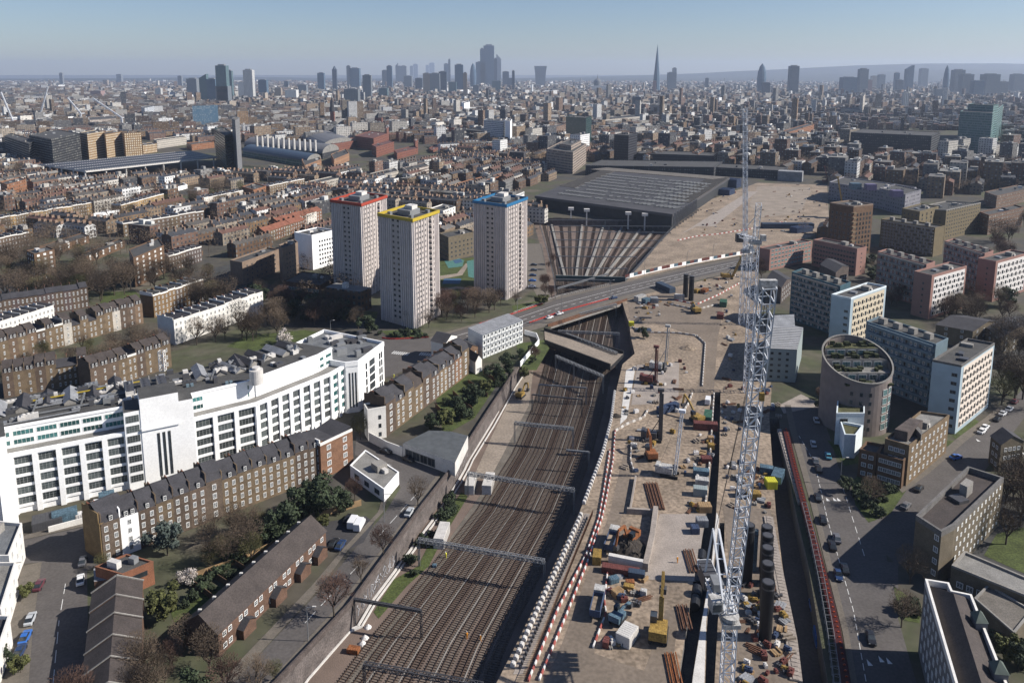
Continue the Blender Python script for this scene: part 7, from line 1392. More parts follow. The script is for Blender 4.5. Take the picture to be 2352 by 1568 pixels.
# ================================================================ skyline
SKYM = {}
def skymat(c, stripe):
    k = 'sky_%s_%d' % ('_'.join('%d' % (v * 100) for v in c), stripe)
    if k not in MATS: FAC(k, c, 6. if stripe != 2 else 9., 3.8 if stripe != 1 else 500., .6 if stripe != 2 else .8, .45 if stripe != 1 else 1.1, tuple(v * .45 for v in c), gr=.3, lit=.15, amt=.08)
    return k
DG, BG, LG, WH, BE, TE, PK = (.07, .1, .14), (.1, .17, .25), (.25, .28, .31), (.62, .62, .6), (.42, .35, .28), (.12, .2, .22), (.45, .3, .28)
SKY = [ # x0,x1,ytop,ybase,colour,shape,label
 (499, 523, 151, 236, TE, 0, 'dark glass lattice tower, tallest at the left of the skyline'), (523, 535, 163, 228, TE, 0, 'narrow glass tower joined right of the lattice tower'), (496, 525, 198, 236, LG, 1, 'grey white striped council tower below the lattice tower'), (460, 477, 170, 233, TE, 9, 'glass tower with a slanting blade top'), (477, 497, 182, 233, BG, 0, 'dark blue tower right of the slanting blade'),
 (561, 582, 161, 225, WH, 1, 'bright white ribbed tower alone at the left'), (548, 562, 189, 222, WH, 0, 'shorter white tower touching the bright one'), (430, 453, 181, 222, LG, 0, 'grey lilac tower left of the blade tower'), (138, 145, 168, 195, LG, 0, 'small far tower at the far left'), (268, 279, 171, 190, LG, 0, 'far grey tower left of the crane jibs'), (237, 247, 184, 196, BE, 0, 'short beige far tower'), (409, 418, 175, 198, LG, 0, 'far pale tower left of the lilac one'), (357, 370, 203, 222, WH, 1, 'small white slab block in the left suburbs'), (208, 232, 209, 220, PK, 0, 'pinkish slab in the left suburbs'),
 (594, 613, 184, 217, BG, 0, 'dark blue block with a crane above'), (632, 646, 202, 223, BE, 0, 'beige block right of the dark blue one'), (655, 681, 207, 228, WH, 0, 'whitish slab near the left suburbs'), (653, 662, 187, 205, DG, 0, 'small dark tower above the whitish slab'), (685, 704, 195, 216, LG, 0, 'pale grey block left of the dark square tower'), (730, 745, 168, 208, BG, 0, 'dark square tower on its own, left of the thin point tower'), (764, 774, 152, 206, DG, 7, 'thin dark tower with a pointed crown'), (797, 806, 152, 202, LG, 0, 'pale glass slice of the twin tower'), (804, 826, 157, 202, BG, 0, 'broad blue glass slab of the twin tower'), (834, 853, 173, 225, LG, 1, 'slender lilac apartment tower right of the twin'), (791, 823, 205, 242, LG, 1, 'white and dark striped housing tower in front of the twin'), (870, 890, 203, 222, TE, 0, 'low teal glass block right of the lilac tower'),
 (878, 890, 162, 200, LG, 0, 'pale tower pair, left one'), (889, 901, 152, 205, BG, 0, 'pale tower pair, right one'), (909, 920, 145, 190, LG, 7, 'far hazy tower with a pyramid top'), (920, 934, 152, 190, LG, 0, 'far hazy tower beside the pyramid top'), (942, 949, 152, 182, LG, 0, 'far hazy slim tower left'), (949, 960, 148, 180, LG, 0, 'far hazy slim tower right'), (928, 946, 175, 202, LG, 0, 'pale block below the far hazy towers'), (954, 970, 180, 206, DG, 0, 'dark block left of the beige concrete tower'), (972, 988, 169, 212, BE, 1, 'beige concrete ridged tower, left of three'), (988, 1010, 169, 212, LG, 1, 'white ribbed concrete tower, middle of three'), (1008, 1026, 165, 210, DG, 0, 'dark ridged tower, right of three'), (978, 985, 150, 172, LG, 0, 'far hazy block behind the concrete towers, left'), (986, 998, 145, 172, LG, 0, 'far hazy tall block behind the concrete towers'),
 (1020, 1030, 147, 190, BG, 0, 'blue grey tower left of the slim pole tower'), (1030, 1035, 137, 190, DG, 0, 'very slim dark tower'), (1045, 1064, 149, 208, BG, 0, 'blue flat topped tower in the centre'), (1064, 1073, 168, 222, BE, 0, 'beige narrow tower right of the blue one'), (1079, 1094, 145, 200, BG, 8, 'bullet shaped rounded glass tower'), (1093, 1115, 143, 196, BG, 0, 'blue tower behind the bullet shaped one'), (1103, 1112, 113, 196, BG, 0, 'lower shoulder of the tallest tower'), (1111, 1135, 105, 196, BG, 0, 'tallest blue glass tower of the city cluster'), (1135, 1142, 135, 196, DG, 0, 'dark sliver right of the tallest tower'), (1140, 1151, 124, 190, LG, 6, 'wedge shaped glass tower leaning to a point'), (1154, 1169, 165, 198, DG, 0, 'short dark block right of the wedge'), (1165, 1182, 180, 200, DG, 0, 'low dark block at the foot of the city cluster'), (1086, 1100, 196, 214, LG, 0, 'pale low offices below the bullet tower'), (1130, 1150, 186, 208, TE, 0, 'pale office block below the wedge tower'), (1030, 1048, 189, 212, TE, 0, 'teal office below the blue flat topped tower'),
 (1228, 1255, 152, 196, LG, 5, 'curved flaring tower that widens at the top'), (1176, 1182, 163, 210, DG, 0, 'narrow dark tower left of the flaring one'), (1500, 1517, 103, 210, BG, 4, 'tall tapering glass spire'), (1534, 1553, 167, 206, LG, 0, 'grey slab tower right of the glass spire'), (1544, 1553, 157, 200, LG, 0, 'taller grey slice of the slab tower'), (1500, 1507, 186, 220, PK, 0, 'pinkish red thin block at the foot of the spire'), (1453, 1472, 223, 250, DG, 1, 'dark and white striped slab left of the spire'), (1620, 1627, 180, 204, DG, 0, 'small dark tower far right of the glass spire'), (1740, 1761, 146, 212, BG, 8, 'blue rounded vase-like glass tower'), (1752, 1768, 190, 218, DG, 0, 'dark block at the foot of the vase-like tower'), (1813, 1833, 152, 214, DG, 0, 'dark slab tower with a notched top'),
 (1973, 1992, 159, 215, LG, 0, 'grey tower with a slanted frame on top'), (1987, 2002, 184, 214, PK, 0, 'pinkish block right of the slanted frame tower'), (1936, 1967, 178, 216, BG, 0, 'wide dark blue block left of the slanted frame tower'), (2002, 2014, 175, 200, BE, 0, 'beige far tower right of the pinkish block'), (2018, 2032, 172, 204, LG, 0, 'pinkish grey far tower'), (2054, 2064, 168, 210, BG, 0, 'blue far tower just left of the slanting one'), (2060, 2073, 184, 212, DG, 0, 'dark block left of the slanting top tower'), (2080, 2096, 150, 210, BG, 9, 'dark ribbed tower with a slanting top'), (2114, 2130, 158, 200, LG, 0, 'pale tower pair right of the slanting top'), (2167, 2180, 150, 214, BG, 8, 'slim round topped blue tower'), (2190, 2213, 161, 216, LG, 0, 'white framed tower, left of two'), (2209, 2234, 171, 218, LG, 1, 'white ribbed tower, right of two'), (2236, 2258, 186, 222, BG, 0, 'dark blue block right of the white ribbed tower'), (2262, 2294, 171, 220, LG, 0, 'broad grey gridded tower near the right edge'), (2294, 2314, 188, 220, LG, 0, 'lower grey tower right of the broad one'), (2327, 2351, 171, 212, LG, 0, 'pale tower at the right edge'), (2074, 2086, 213, 250, WH, 1, 'white slab with bands in the right middle distance'), (1884, 1901, 195, 212, WH, 0, 'white block left of the wide dark blue block'), (2150, 2166, 205, 226, LG, 0, 'grey office in the right middle distance'),
]
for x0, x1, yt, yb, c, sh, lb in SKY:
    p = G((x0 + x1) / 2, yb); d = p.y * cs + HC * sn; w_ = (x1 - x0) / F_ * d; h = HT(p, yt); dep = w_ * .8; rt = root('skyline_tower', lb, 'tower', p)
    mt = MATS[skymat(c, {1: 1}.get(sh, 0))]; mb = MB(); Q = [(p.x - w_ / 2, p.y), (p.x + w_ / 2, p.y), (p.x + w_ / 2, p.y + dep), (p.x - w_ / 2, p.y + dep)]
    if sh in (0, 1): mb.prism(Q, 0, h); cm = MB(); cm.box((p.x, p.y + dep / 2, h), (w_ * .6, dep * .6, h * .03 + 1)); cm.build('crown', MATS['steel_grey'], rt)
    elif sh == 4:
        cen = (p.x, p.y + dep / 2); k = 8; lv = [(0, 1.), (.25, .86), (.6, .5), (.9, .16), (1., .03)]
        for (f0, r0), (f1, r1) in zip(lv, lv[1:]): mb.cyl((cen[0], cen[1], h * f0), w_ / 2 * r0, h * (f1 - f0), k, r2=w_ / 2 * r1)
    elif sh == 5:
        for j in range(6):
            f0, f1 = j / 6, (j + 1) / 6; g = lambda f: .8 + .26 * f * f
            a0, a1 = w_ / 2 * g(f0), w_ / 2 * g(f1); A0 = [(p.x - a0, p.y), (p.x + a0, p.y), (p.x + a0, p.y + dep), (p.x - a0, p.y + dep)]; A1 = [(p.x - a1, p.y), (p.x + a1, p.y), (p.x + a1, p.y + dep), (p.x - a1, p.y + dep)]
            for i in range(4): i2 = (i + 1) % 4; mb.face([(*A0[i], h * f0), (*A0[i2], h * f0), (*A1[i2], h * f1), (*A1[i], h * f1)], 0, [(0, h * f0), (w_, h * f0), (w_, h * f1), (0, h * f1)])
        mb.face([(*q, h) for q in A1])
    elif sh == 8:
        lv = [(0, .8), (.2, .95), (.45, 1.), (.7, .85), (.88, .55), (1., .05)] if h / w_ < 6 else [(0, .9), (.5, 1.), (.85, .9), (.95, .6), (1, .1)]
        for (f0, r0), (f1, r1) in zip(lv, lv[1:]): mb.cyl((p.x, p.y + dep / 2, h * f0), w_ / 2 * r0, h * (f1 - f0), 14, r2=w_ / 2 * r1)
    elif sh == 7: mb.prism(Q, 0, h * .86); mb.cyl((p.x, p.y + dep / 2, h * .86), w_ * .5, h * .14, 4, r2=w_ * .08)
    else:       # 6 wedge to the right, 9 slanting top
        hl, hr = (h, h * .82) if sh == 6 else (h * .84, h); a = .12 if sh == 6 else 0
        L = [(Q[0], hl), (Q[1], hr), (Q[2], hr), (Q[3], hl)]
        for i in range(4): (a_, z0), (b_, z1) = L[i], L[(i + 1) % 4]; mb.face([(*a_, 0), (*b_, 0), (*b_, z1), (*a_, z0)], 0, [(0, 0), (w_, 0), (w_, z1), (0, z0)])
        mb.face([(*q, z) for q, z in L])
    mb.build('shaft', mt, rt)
p = G(1373, 206); d = p.y; s = 17 / F_ * d; rt = root('cathedral', 'grey domed cathedral in the middle of the skyline', 'cathedral', p); z = HT(p, 196); mb = MB(); mb.box((0, s * .5, 0), (s * 2.2, s, z * .9)); mb.build('nave', MATS['concrete_light'], rt, world=False)
mb = MB(); mb.cyl((0, s * .5, 0), s / 2, HT(p, 188), 16); [mb.cyl((0, s * .5, HT(p, 188) + (HT(p, 180) - HT(p, 188)) * i / 4), s / 2 * math.cos(i / 4 * 1.4), (HT(p, 180) - HT(p, 188)) / 4, 16, r2=s / 2 * math.cos((i + 1) / 4 * 1.4)) for i in range(4)]; mb.cyl((0, s * .5, HT(p, 181)), s * .06, HT(p, 171) - HT(p, 181), 6, r2=.5); mb.build('dome', MATS['lead'], rt, world=False)
# hills on the horizon
def hills():
    mb = MB(); xs = [-14000 + i * 700 for i in range(44)]; r = random.Random(3)
    for k, (Y, base) in enumerate(((14500, 1.), (12500, .55))):
        pts = []
        for x in xs:
            t = max(0., min(1., (x - 1000) / 6000)); z = (20 + 250 * t * t * (3 - 2 * t)) * base + 22 * math.sin(x * .0009 + k) + r.uniform(-6, 6); pts.append((x, Y + 300 * math.sin(x * .0007), max(8., z)))
        for a, b in zip(pts, pts[1:]): mb.face([(a[0], a[1] - 2200, 0), (b[0], b[1] - 2200, 0), b, a]); mb.face([a, b, (b[0], b[1] + 2500, 0), (a[0], a[1] + 2500, 0)])
    M('hill', (.05, .058, .05), .95, .25, .004); structure(mb.build('hills', MATS['hill']))
hills()
# ================================================================ trees
M('bark', (.1, .08, .062), .95, .25, 3.); M('twig', (.15, .112, .08), .95, .2, .3); M('twig_red', (.13, .078, .06), .95, .2, .3); M('twig_green', (.12, .115, .05), .95, .2, .3)
def leafmat(n, c):
    m, t, b = newmat(n, .8); oi = _n(t, "ShaderNodeObjectInfo"); r = _n(t, "ShaderNodeMapRange"); t.links.new(oi.outputs["Random"], r.inputs[0]); r.inputs[3].default_value = .75; r.inputs[4].default_value = 1.3
    t.links.new(noisy(t, _mix(t, 1., c, r.outputs[0], 'MULTIPLY'), .35, .6, scale2=3.), b.inputs["Base Color"])
leafmat('leaf_dark', (.03, .042, .02)); leafmat('leaf_olive', (.07, .075, .024)); leafmat('leaf_blossom', (.4, .36, .33)); leafmat('leaf_bluegreen', (.055, .07, .06))
def bare_tree(seed, H, Rr, twm, name='bare_tree', dens=1.):
    r = random.Random(seed); rt = root(name, 'x', 'tree'); tb, tw = MB(), MB()
    def br(p, d, L, w_, lv):
        q = p + d * L
        if lv < 3: tb.beam(p, q, w_, w_, n=5 if lv == 0 else 4)
        elif lv < 5: tw.beam(p, q, max(w_, .06), n=3)
        else:
            s = d.cross(Vector((r.uniform(-1, 1), r.uniform(-1, 1), r.uniform(-1, 1)))).normalized() * .04; tw.face([p - s, p + s, q])
        if lv >= 6: return
        n = (5 if lv == 0 else 3 if lv < 3 else 3)
        for i in range(n if dens >= 1 or lv < 4 else 2):
            a = r.uniform(0, 6.283); sp = (.55 if lv else .75) * r.uniform(.6, 1.3); o = d.orthogonal().normalized(); o.rotate(Matrix.Rotation(a, 3, d)); nd = (d + o * sp + Vector((0, 0, .12))).normalized()
            br(p + d * L * (1. if i == 0 else r.uniform(.6, 1.)), nd, L * r.uniform(.62, .82), w_ * .62, lv + 1)
    br(Vector((0, 0, 0)), Vector((r.uniform(-.05, .05), r.uniform(-.05, .05), 1)).normalized(), H * .26, H * .035, 0)
    cz = H * .68
    for i in range(int(1500 * dens)):
        v = Vector((r.gauss(0, 1), r.gauss(0, 1), r.gauss(0, 1))).normalized() * r.random() ** .4; p = Vector((v.x * Rr * .8, v.y * Rr * .8, cz + v.z * H * .3)); u = (v + Vector((r.uniform(-.7, .7), r.uniform(-.7, .7), .5))).normalized() * r.uniform(.4, .8); k = u.orthogonal().normalized() * .055; tw.face([p - k, p + k, p + u])
    tb.build('trunk', MATS['bark'], rt, False); tw.build('crown', MATS[twm], rt, False); return rt
def leafy(seed, H, Rr, lm, n=2600, s=.38, name='evergreen_tree', conic=False):
    r = random.Random(seed); rt = root(name, 'x', 'tree'); tb = MB(); tb.beam((0, 0, 0), (0, 0, H * .6), H * .035, n=6)
    cl = [(Vector((r.gauss(0, .45) * Rr, r.gauss(0, .45) * Rr, H * r.uniform(.3, .9))), r.uniform(.25, .5) * Rr) for _ in range(16)]; 
    if conic: cl = [(Vector((r.uniform(-1, 1) * Rr * (1 - f) * .6, r.uniform(-1, 1) * Rr * (1 - f) * .6, H * (.15 + .8 * f))), Rr * (1.1 - f) * .6) for f in [i / 16 for i in range(16)]]
    for c, q in cl[:8]: tb.beam((0, 0, H * .25), c, H * .012)
    tb.build('trunk', MATS['bark'], rt, False); mb = MB()
    for i in range(n):
        c, q = cl[i % 16]; v = Vector((r.gauss(0, 1), r.gauss(0, 1), r.gauss(0, 1))).normalized() * q * r.uniform(.55, 1.05); p = c + v
        if p.z < .2: p.z = .2
        a = Vector((r.uniform(-1, 1), r.uniform(-1, 1), r.uniform(-.6, .6))).normalized() * s; b = a.cross(v).normalized() * s * .8 if a.cross(v).length > .01 else Vector((0, 0, s)); mb.face([p - a, p + b, p + a, p - b * .6])
    mb.build('crown', MATS[lm], rt, False); return rt
TB = [bare_tree(11, 13, 6, 'twig'), bare_tree(23, 11, 5, 'twig_red'), bare_tree(37, 12, 5, 'twig'), bare_tree(41, 9, 4, 'twig_green', dens=.8)]
TL_ = [leafy(5, 9, 3.6, 'leaf_dark'), leafy(6, 7, 3., 'leaf_olive'), leafy(7, 8, 3.4, 'leaf_bluegreen', conic=False), leafy(8, 5, 2.6, 'leaf_blossom', 1500, .2, 'blossom_tree')]
BU = leafy(9, 2.2, 1.7, 'leaf_dark', 900, .26, 'bush'); PROTOS += TB + TL_ + [BU]
rt_ = random.Random(99)
def tree(px, kind, label, s=1., z=0., group=None):
    t = {'b': TB, 'l': TL_}.get(kind[0]); o = (BU if kind == 'u' else t[int(kind[1])]); p = G(*px, z); copy_tree(o, loc=p, rz=rt_.uniform(0, 6.28), label=label, group=group, sc_=s * rt_.uniform(.9, 1.1))
# foreground trees one by one
for px, k, s, lb in (((170, 1655), 'b1', 1.05, 'leafless reddish tree at the bottom left in the street shade'), ((350, 1630), 'b2', .85, 'leafless brown tree among the stepped houses, at the bottom'), ((440, 1615), 'l0', .8, 'dark evergreen at the bottom between bare trees'), ((520, 1600), 'b1', .8, 'reddish leafless tree at the bottom left of the railway street'), ((590, 1600), 'b2', .7, 'leafless tree right of the reddish one at the bottom edge'),
      ((768, 1418), 'b1', 1., 'large round leafless tree beside the railway street'), ((830, 1340), 'b2', .65, 'smaller leafless tree above the large round one'), ((880, 1278), 'b1', .8, 'leafless spreading tree below the white vans'), ((960, 1160), 'b0', .65, 'leafless tree left of the road bend garage'), ((630, 1562), 'b3', .5, 'small leafless street tree near the bottom of the railway street'),
      ((378, 1425), 'l1', 1.1, 'yellow-green bushy conifer in the gardens'), ((385, 1275), 'l2', 1.15, 'blue-grey cedar in front of the brown terrace'), ((485, 1300), 'b0', .8, 'leafless garden tree right of the cedar'), ((578, 1290), 'b3', .9, 'thin leafless garden tree in the middle of the gardens'), ((555, 1240), 'b2', .7, 'leafless garden tree below the scaffolded house'), ((650, 1235), 'l0', 1., 'dark evergreen above the grass plot'), ((690, 1210), 'l0', 1.15, 'dark evergreen next to the first, by the long block end'), ((735, 1190), 'l0', 1.25, 'big dark evergreen behind the long gabled block'), ((780, 1180), 'l0', .9, 'dark evergreen nearest the low white workshop'), ((815, 1150), 'b1', .7, 'leafless reddish tree left of the low white workshop'), ((610, 1250), 'l0', .7, 'small evergreen left of the dark group'),
      ((430, 1345), 'l3', .8, 'white blossom tree in the back gardens'), ((650, 790), 'l3', 1.5, 'white blossom tree on the grass behind the factory'), ((740, 1215), 'l1', .6, 'light green shrub tree under the evergreens'), ((828, 1010), 'b3', 1.1, 'greenish budding tree between the factory and the white gable'), ((62, 1372), 'l1', .55, 'small round green street tree by the villas'), ((48, 1545), 'l1', .6, 'small green street tree at the bottom of the villa pavement'), ((8, 1530), 'l0', .5, 'dark little tree at the left edge by the villas'), ((235, 1310), 'b3', .5, 'thin brown tree in the shade by the ochre corner house'),
      ((1165, 858), 'l0', 1., 'dark evergreen at the end of the gardens by the cabin stack'), ((1140, 880), 'l0', .9, 'dark evergreen in the row behind the railway gardens'), ((1115, 905), 'l1', .8, 'olive bush tree in the railway gardens'), ((1085, 930), 'l0', .8, 'dark garden tree in the middle of the railway gardens'), ((1055, 960), 'l0', .8, 'dark garden tree below the middle of the railway gardens'), ((1020, 985), 'l1', .9, 'bright olive bush tree above the grey garage'), ((990, 990), 'l0', .7, 'dark shrub tree beside the olive one above the garage'),
      ((1228, 830), 'b1', .7, 'dark reddish bare tree at the left end of the beige bridge'), ((1205, 870), 'l1', .6, 'olive shrubs on the bank under the beige bridge'), ((1478, 776), 'l0', .6, 'dark green bushes at the edge of the deep cutting'), ((1960, 1000), 'l0', .6, 'dark shrub by the roof garden wedge'), ((2330, 920), 'b0', 1.5, 'large leafless tree right of the pale blue block'), ((2300, 930), 'b3', 1.4, 'leafless budding tree beside the pale blue block'), ((2352, 1180), 'b0', 1.3, 'leafless tree behind the small-windowed brick block, right edge'), ((2320, 1130), 'b2', 1., 'leafless tree over the shaded house roof'), ((2220, 930), 'l0', .5, 'small dark shrub by the tower foot'),
      ((2070, 1440), 'b2', .7, 'leafless tree casting thin branches over the right road'), ((2000, 1165), 'b2', .8, 'leafless tree on the triangular green'), ((1940, 1130), 'l0', .6, 'dark hedge tree at the green corner'), ((2090, 1340), 'b0', .7, 'leafless tree under the brown brick block'), ((2310, 1520), 'l1', .8, 'bright green bush at the bottom right'), ((2340, 1540), 'l0', .7, 'dark bush in the bottom right corner'), ((2310, 1250), 'b0', 1., 'bare tree on the right lawn'),
      ((945, 748), 'b1', .9, 'bare tree at the foot of the yellow-rimmed tower, left'), ((985, 752), 'b0', .8, 'bare tree at the foot of the yellow-rimmed tower, right'), ((1150, 700), 'b1', .8, 'bare tree at the foot of the blue-rimmed tower, left'), ((1185, 700), 'b0', .7, 'bare tree at the foot of the blue-rimmed tower, right'), ((1250, 700), 'l1', .8, 'green shrub tree by the road bridge corner'), ((1238, 700), 'l1', .7, 'olive shrub on the corner bank beside the road')):
    tree(px, k, lb, s)
def part(x, y, xs, ys): return ', %s %s' % (['left', 'middle', 'right'][min(2, int(3 * (x - min(xs)) / (max(xs) - min(xs))))], 'front' if y > (min(ys) + max(ys)) / 2 else 'back')
def grove(poly, n, kinds, label, smin=.8, smax=1.2, seed=1):
    r = random.Random(seed); P = poly; xs = [p[0] for p in P]; ys = [p[1] for p in P]; c = 0; tries = 0
    def inside(x, y):
        s = False
        for (x0, y0), (x1, y1) in zip(P, P[1:] + P[:1]):
            if (y0 > y) != (y1 > y) and x < (x1 - x0) * (y - y0) / (y1 - y0) + x0: s = not s
        return s
    while c < n and tries < n * 20:
        tries += 1; x, y = r.uniform(min(xs), max(xs)), r.uniform(min(ys), max(ys))
        if inside(x, y): tree((x, y), r.choice(kinds), label + part(x, y, xs, ys), r.uniform(smin, smax), group=label); c += 1
for i, a in enumerate((([(0, 620), (280, 640), (520, 690), (520, 720), (300, 690), (0, 700)], 56, ['b0', 'b2', 'b0', 'b3'], 'bare brown tree in the wooded strip below the brick flats', 1.1, 1.6), ([(0, 590), (240, 600), (480, 630), (500, 660), (240, 640), (0, 620)], 22, ['b0', 'b2', 'b3'], 'bare tree on the upper edge of the wooded strip', .9, 1.3), ([(270, 1560), (420, 1480), (500, 1560), (420, 1640), (280, 1640)], 9, ['b1', 'b2', 'b0'], 'bare reddish tree between the stepped row and the long block', .6, .9), ([(470, 1240), (560, 1225), (640, 1200), (600, 1290), (480, 1320)], 12, ['b0', 'b2', 'b3'], 'leafless tree in the gardens under the factory terrace', .6, .9), ([(200, 860), (420, 790), (640, 730), (660, 770), (420, 830), (260, 880)], 24, ['b0', 'b2'], 'bare tree along the avenue behind the white factory', .9, 1.2), ([(0, 830), (330, 770), (390, 790), (200, 850), (0, 900)], 18, ['b0', 'b3'], 'bare tree in the gardens behind the long brown row', .7, 1.),
      ([(620, 690), (860, 730), (880, 770), (700, 760), (610, 720)], 26, ['b0', 'b1', 'b2', 'l0'], 'bare tree in the park left of the yellow-rimmed tower', .8, 1.1), ([(1015, 690), (1150, 700), (1110, 735), (1010, 745)], 18, ['b1', 'b0', 'b3'], 'bare tree in the park between the yellow and blue rimmed towers', .8, 1.1), ([(1010, 600), (1090, 585), (1090, 560), (1010, 560)], 9, ['b0', 'b3'], 'bare tree beyond the playground', .8, 1.), ([(540, 640), (640, 690), (760, 700), (740, 730), (560, 690)], 12, ['l0', 'b0'], 'tree in the shade behind the low school', .8, 1.),
      ([(240, 470), (560, 430), (560, 455), (300, 500)], 18, ['b0', 'b3', 'b0'], 'bare tree round the white angular hall', 1., 1.4), ([(880, 400), (1010, 420), (1010, 470), (900, 460)], 10, ['b0', 'b2'], 'bare tree in the square behind the red-rimmed tower', 1., 1.4), ([(1245, 620), (1272, 600), (1275, 690), (1250, 690)], 7, ['b1'], 'bare shrub tree beside the station tracks', .5, .8), ([(2040, 640), (2110, 660), (2100, 730), (2040, 700)], 8, ['b0', 'b1'], 'bare tree in the shade between the pink and teal blocks', .8, 1.), ([(2150, 720), (2352, 690), (2352, 730), (2200, 760)], 8, ['b0', 'b2', 'l0'], 'bare tree on the green beyond the blue block', .9, 1.3),
      ([(2255, 540), (2352, 520), (2352, 620), (2300, 640)], 8, ['b0', 'b1'], 'bare tree in front of the farther pink blocks', 1., 1.4), ([(1985, 590), (2020, 600), (2010, 660), (1985, 650)], 6, ['b0', 'l0'], 'bare tree beside the low pink slab', .8, 1.), ([(2240, 380), (2352, 370), (2352, 450), (2250, 440)], 10, ['b0', 'b2'], 'bare tree in the garden square near the hospital tower', 1.2, 1.7), ([(0, 400), (80, 396), (90, 415), (0, 425)], 8, ['b3', 'b0'], 'budding tree at the far left below the dark cubic blocks', 1.2, 1.6), ([(2290, 800), (2352, 780), (2400, 960), (2300, 900)], 14, ['b0', 'b2'], 'bare tree in the row right of the pale blue block', 1., 1.4), ([(2290, 1080), (2380, 1060), (2400, 1240), (2320, 1200)], 10, ['b0', 'b2'], 'bare tree behind the small-windowed brick block', .8, 1.1), ([(2060, 740), (2150, 715), (2352, 730), (2352, 745), (2150, 735)], 10, ['b0', 'b1'], 'bare tree beyond the long blue slab', .8, 1.1), ([(1880, 880), (1910, 900), (1900, 980), (1880, 930)], 6, ['b1', 'l0'], 'shrubby tree left of the round building', .5, .7), ([(1700, 600), (1745, 600), (1745, 640), (1760, 650)], 3, ['b1'], 'bare tree by the striped pink block', .7, .9),
      ([(1185, 800), (1240, 800), (1225, 850), (1195, 860)], 5, ['l1', 'l0'], 'shrub on the bank by the beige bridge', .3, .5))): grove(*a, seed=i + 1)
# bushes
for i, (poly, n, lb) in enumerate((([(1960, 1120), (2070, 1125), (2020, 1190), (1975, 1180)], 12, 'dark bush on the triangular green'), ([(870, 765), (960, 765), (980, 776), (880, 778)], 12, 'hedge bush at the foot of the yellow-rimmed tower'), ([(1040, 1130), (1065, 1135), (960, 1320), (920, 1350), (900, 1340)], 14, 'green bush on the railway verge'), ([(1000, 930), (1150, 850), (1165, 870), (1080, 960), (1020, 1000)], 22, 'dark garden bush behind the railway wall'), ([(560, 1240), (640, 1215), (560, 1330), (420, 1400), (400, 1380)], 24, 'garden bush in the back gardens'), ([(2060, 1350), (2110, 1385), (2110, 1430), (2075, 1420)], 6, 'bush on the small right lawn'), ([(2270, 1440), (2352, 1480), (2352, 1550)], 9, 'bush at the bottom right corner'))):
    r = random.Random(i + 50); P = poly; c = 0; xs = [p[0] for p in P]; ys = [p[1] for p in P]
    while c < n:
        x, y = r.uniform(min(xs), max(xs)), r.uniform(min(ys), max(ys)); s = False
        for (x0, y0), (x1, y1) in zip(P, P[1:] + P[:1]):
            if (y0 > y) != (y1 > y) and x < (x1 - x0) * (y - y0) / (y1 - y0) + x0: s = not s
        if s: tree((x, y), 'u', lb + part(x, y, xs, ys), r.uniform(.6, 1.3), z=ZT if 'verge' in lb else 0., group=lb); c += 1
wallrow('garden_fence', [(395, 1345), (560, 1288), (690, 1225)], 1.6, .12, 'timber', 0., 'brown board fence across the back gardens', 'fence'); wallrow('garden_fence', [(735, 1188), (830, 1160)], 1.8, .12, 'timber', 0., 'pale board fence above the white vans', 'fence'); wallrow('site_wall', [(1205, 768), (1232, 775), (1238, 790), (1195, 842)], 2.2, .3, 'render_white', 0., 'crooked white site wall beside the cabin stack', 'wall')
for q_, (p0, p1) in enumerate((((430, 1335), (520, 1400)), ((480, 1318), (560, 1370)), ((540, 1298), (610, 1340)), ((600, 1275), (660, 1300)), ((1000, 935), (1040, 975)), ((1040, 905), (1085, 945)), ((1075, 880), (1120, 912)), ((1110, 858), (1150, 885)))): wallrow('garden_fence', [p0, p1], 1.6, .12, 'brick_brown', 0., 'low fence between back gardens, %s from the left in the %s' % (['first', 'second', 'third', 'fourth'][q_ % 4], 'gardens under the factory' if q_ < 4 else 'railway gardens'), 'fence')

# ================================================================ the rest of the city
FAC('city_wall', bay=3.2, flr=3.1, wx=.45, wy=.5, glass=(.04, .045, .055), attr=True, lit=.55, amt=.15); ATTR('city_roof')
KEEP = []       # ground kept free of scattered buildings, as photo polygons on the ground
for L in ([(1180, 760), (1230, 505), (1200, 440), (1395, 380), (1700, 396), (1900, 400), (1910, 520), (1860, 560), (1700, 620), (1640, 900), (1200, 900)], [(690, 790), (850, 690), (870, 560), (1000, 560), (1230, 560), (1260, 740), (900, 800)], [(-900, 1300), (-900, 590), (300, 590), (520, 590), (700, 570), (760, 800), (700, 1300)], [(1640, 1000), (1640, 640), (1740, 560), (1900, 545), (1900, 470), (2352, 440), (2600, 600), (2600, 1400)], [(60, 400), (300, 320), (520, 330), (820, 330), (1020, 330), (1020, 372), (800, 400), (520, 410), (200, 412)], [(1900, 500), (1900, 425), (2120, 430), (2120, 500)], [(1250, 400), (1340, 372), (1660, 372), (1700, 400), (1360, 400), (1250, 410)], [(1950, 300), (2310, 300), (2310, 362), (1960, 370)]):
    KEEP.append([(p.x, p.y) for p in PG(L)])
GRID = {}
def addb(x, y, q, q2=None):
    for i in range(int((x - q) // 20), int((x + q) // 20) + 1):
        for j in range(int((y - q) // 20), int((y + (q2 or q)) // 20) + 1): GRID.setdefault((i, j), []).append((x, y, q, q2 or q))
CATS = {'house': 9, 'house row': 20, 'flats': 20, 'hall': 22, 'school': 22, 'tower block': 22, 'workshop': 10, 'pavilion': 14}
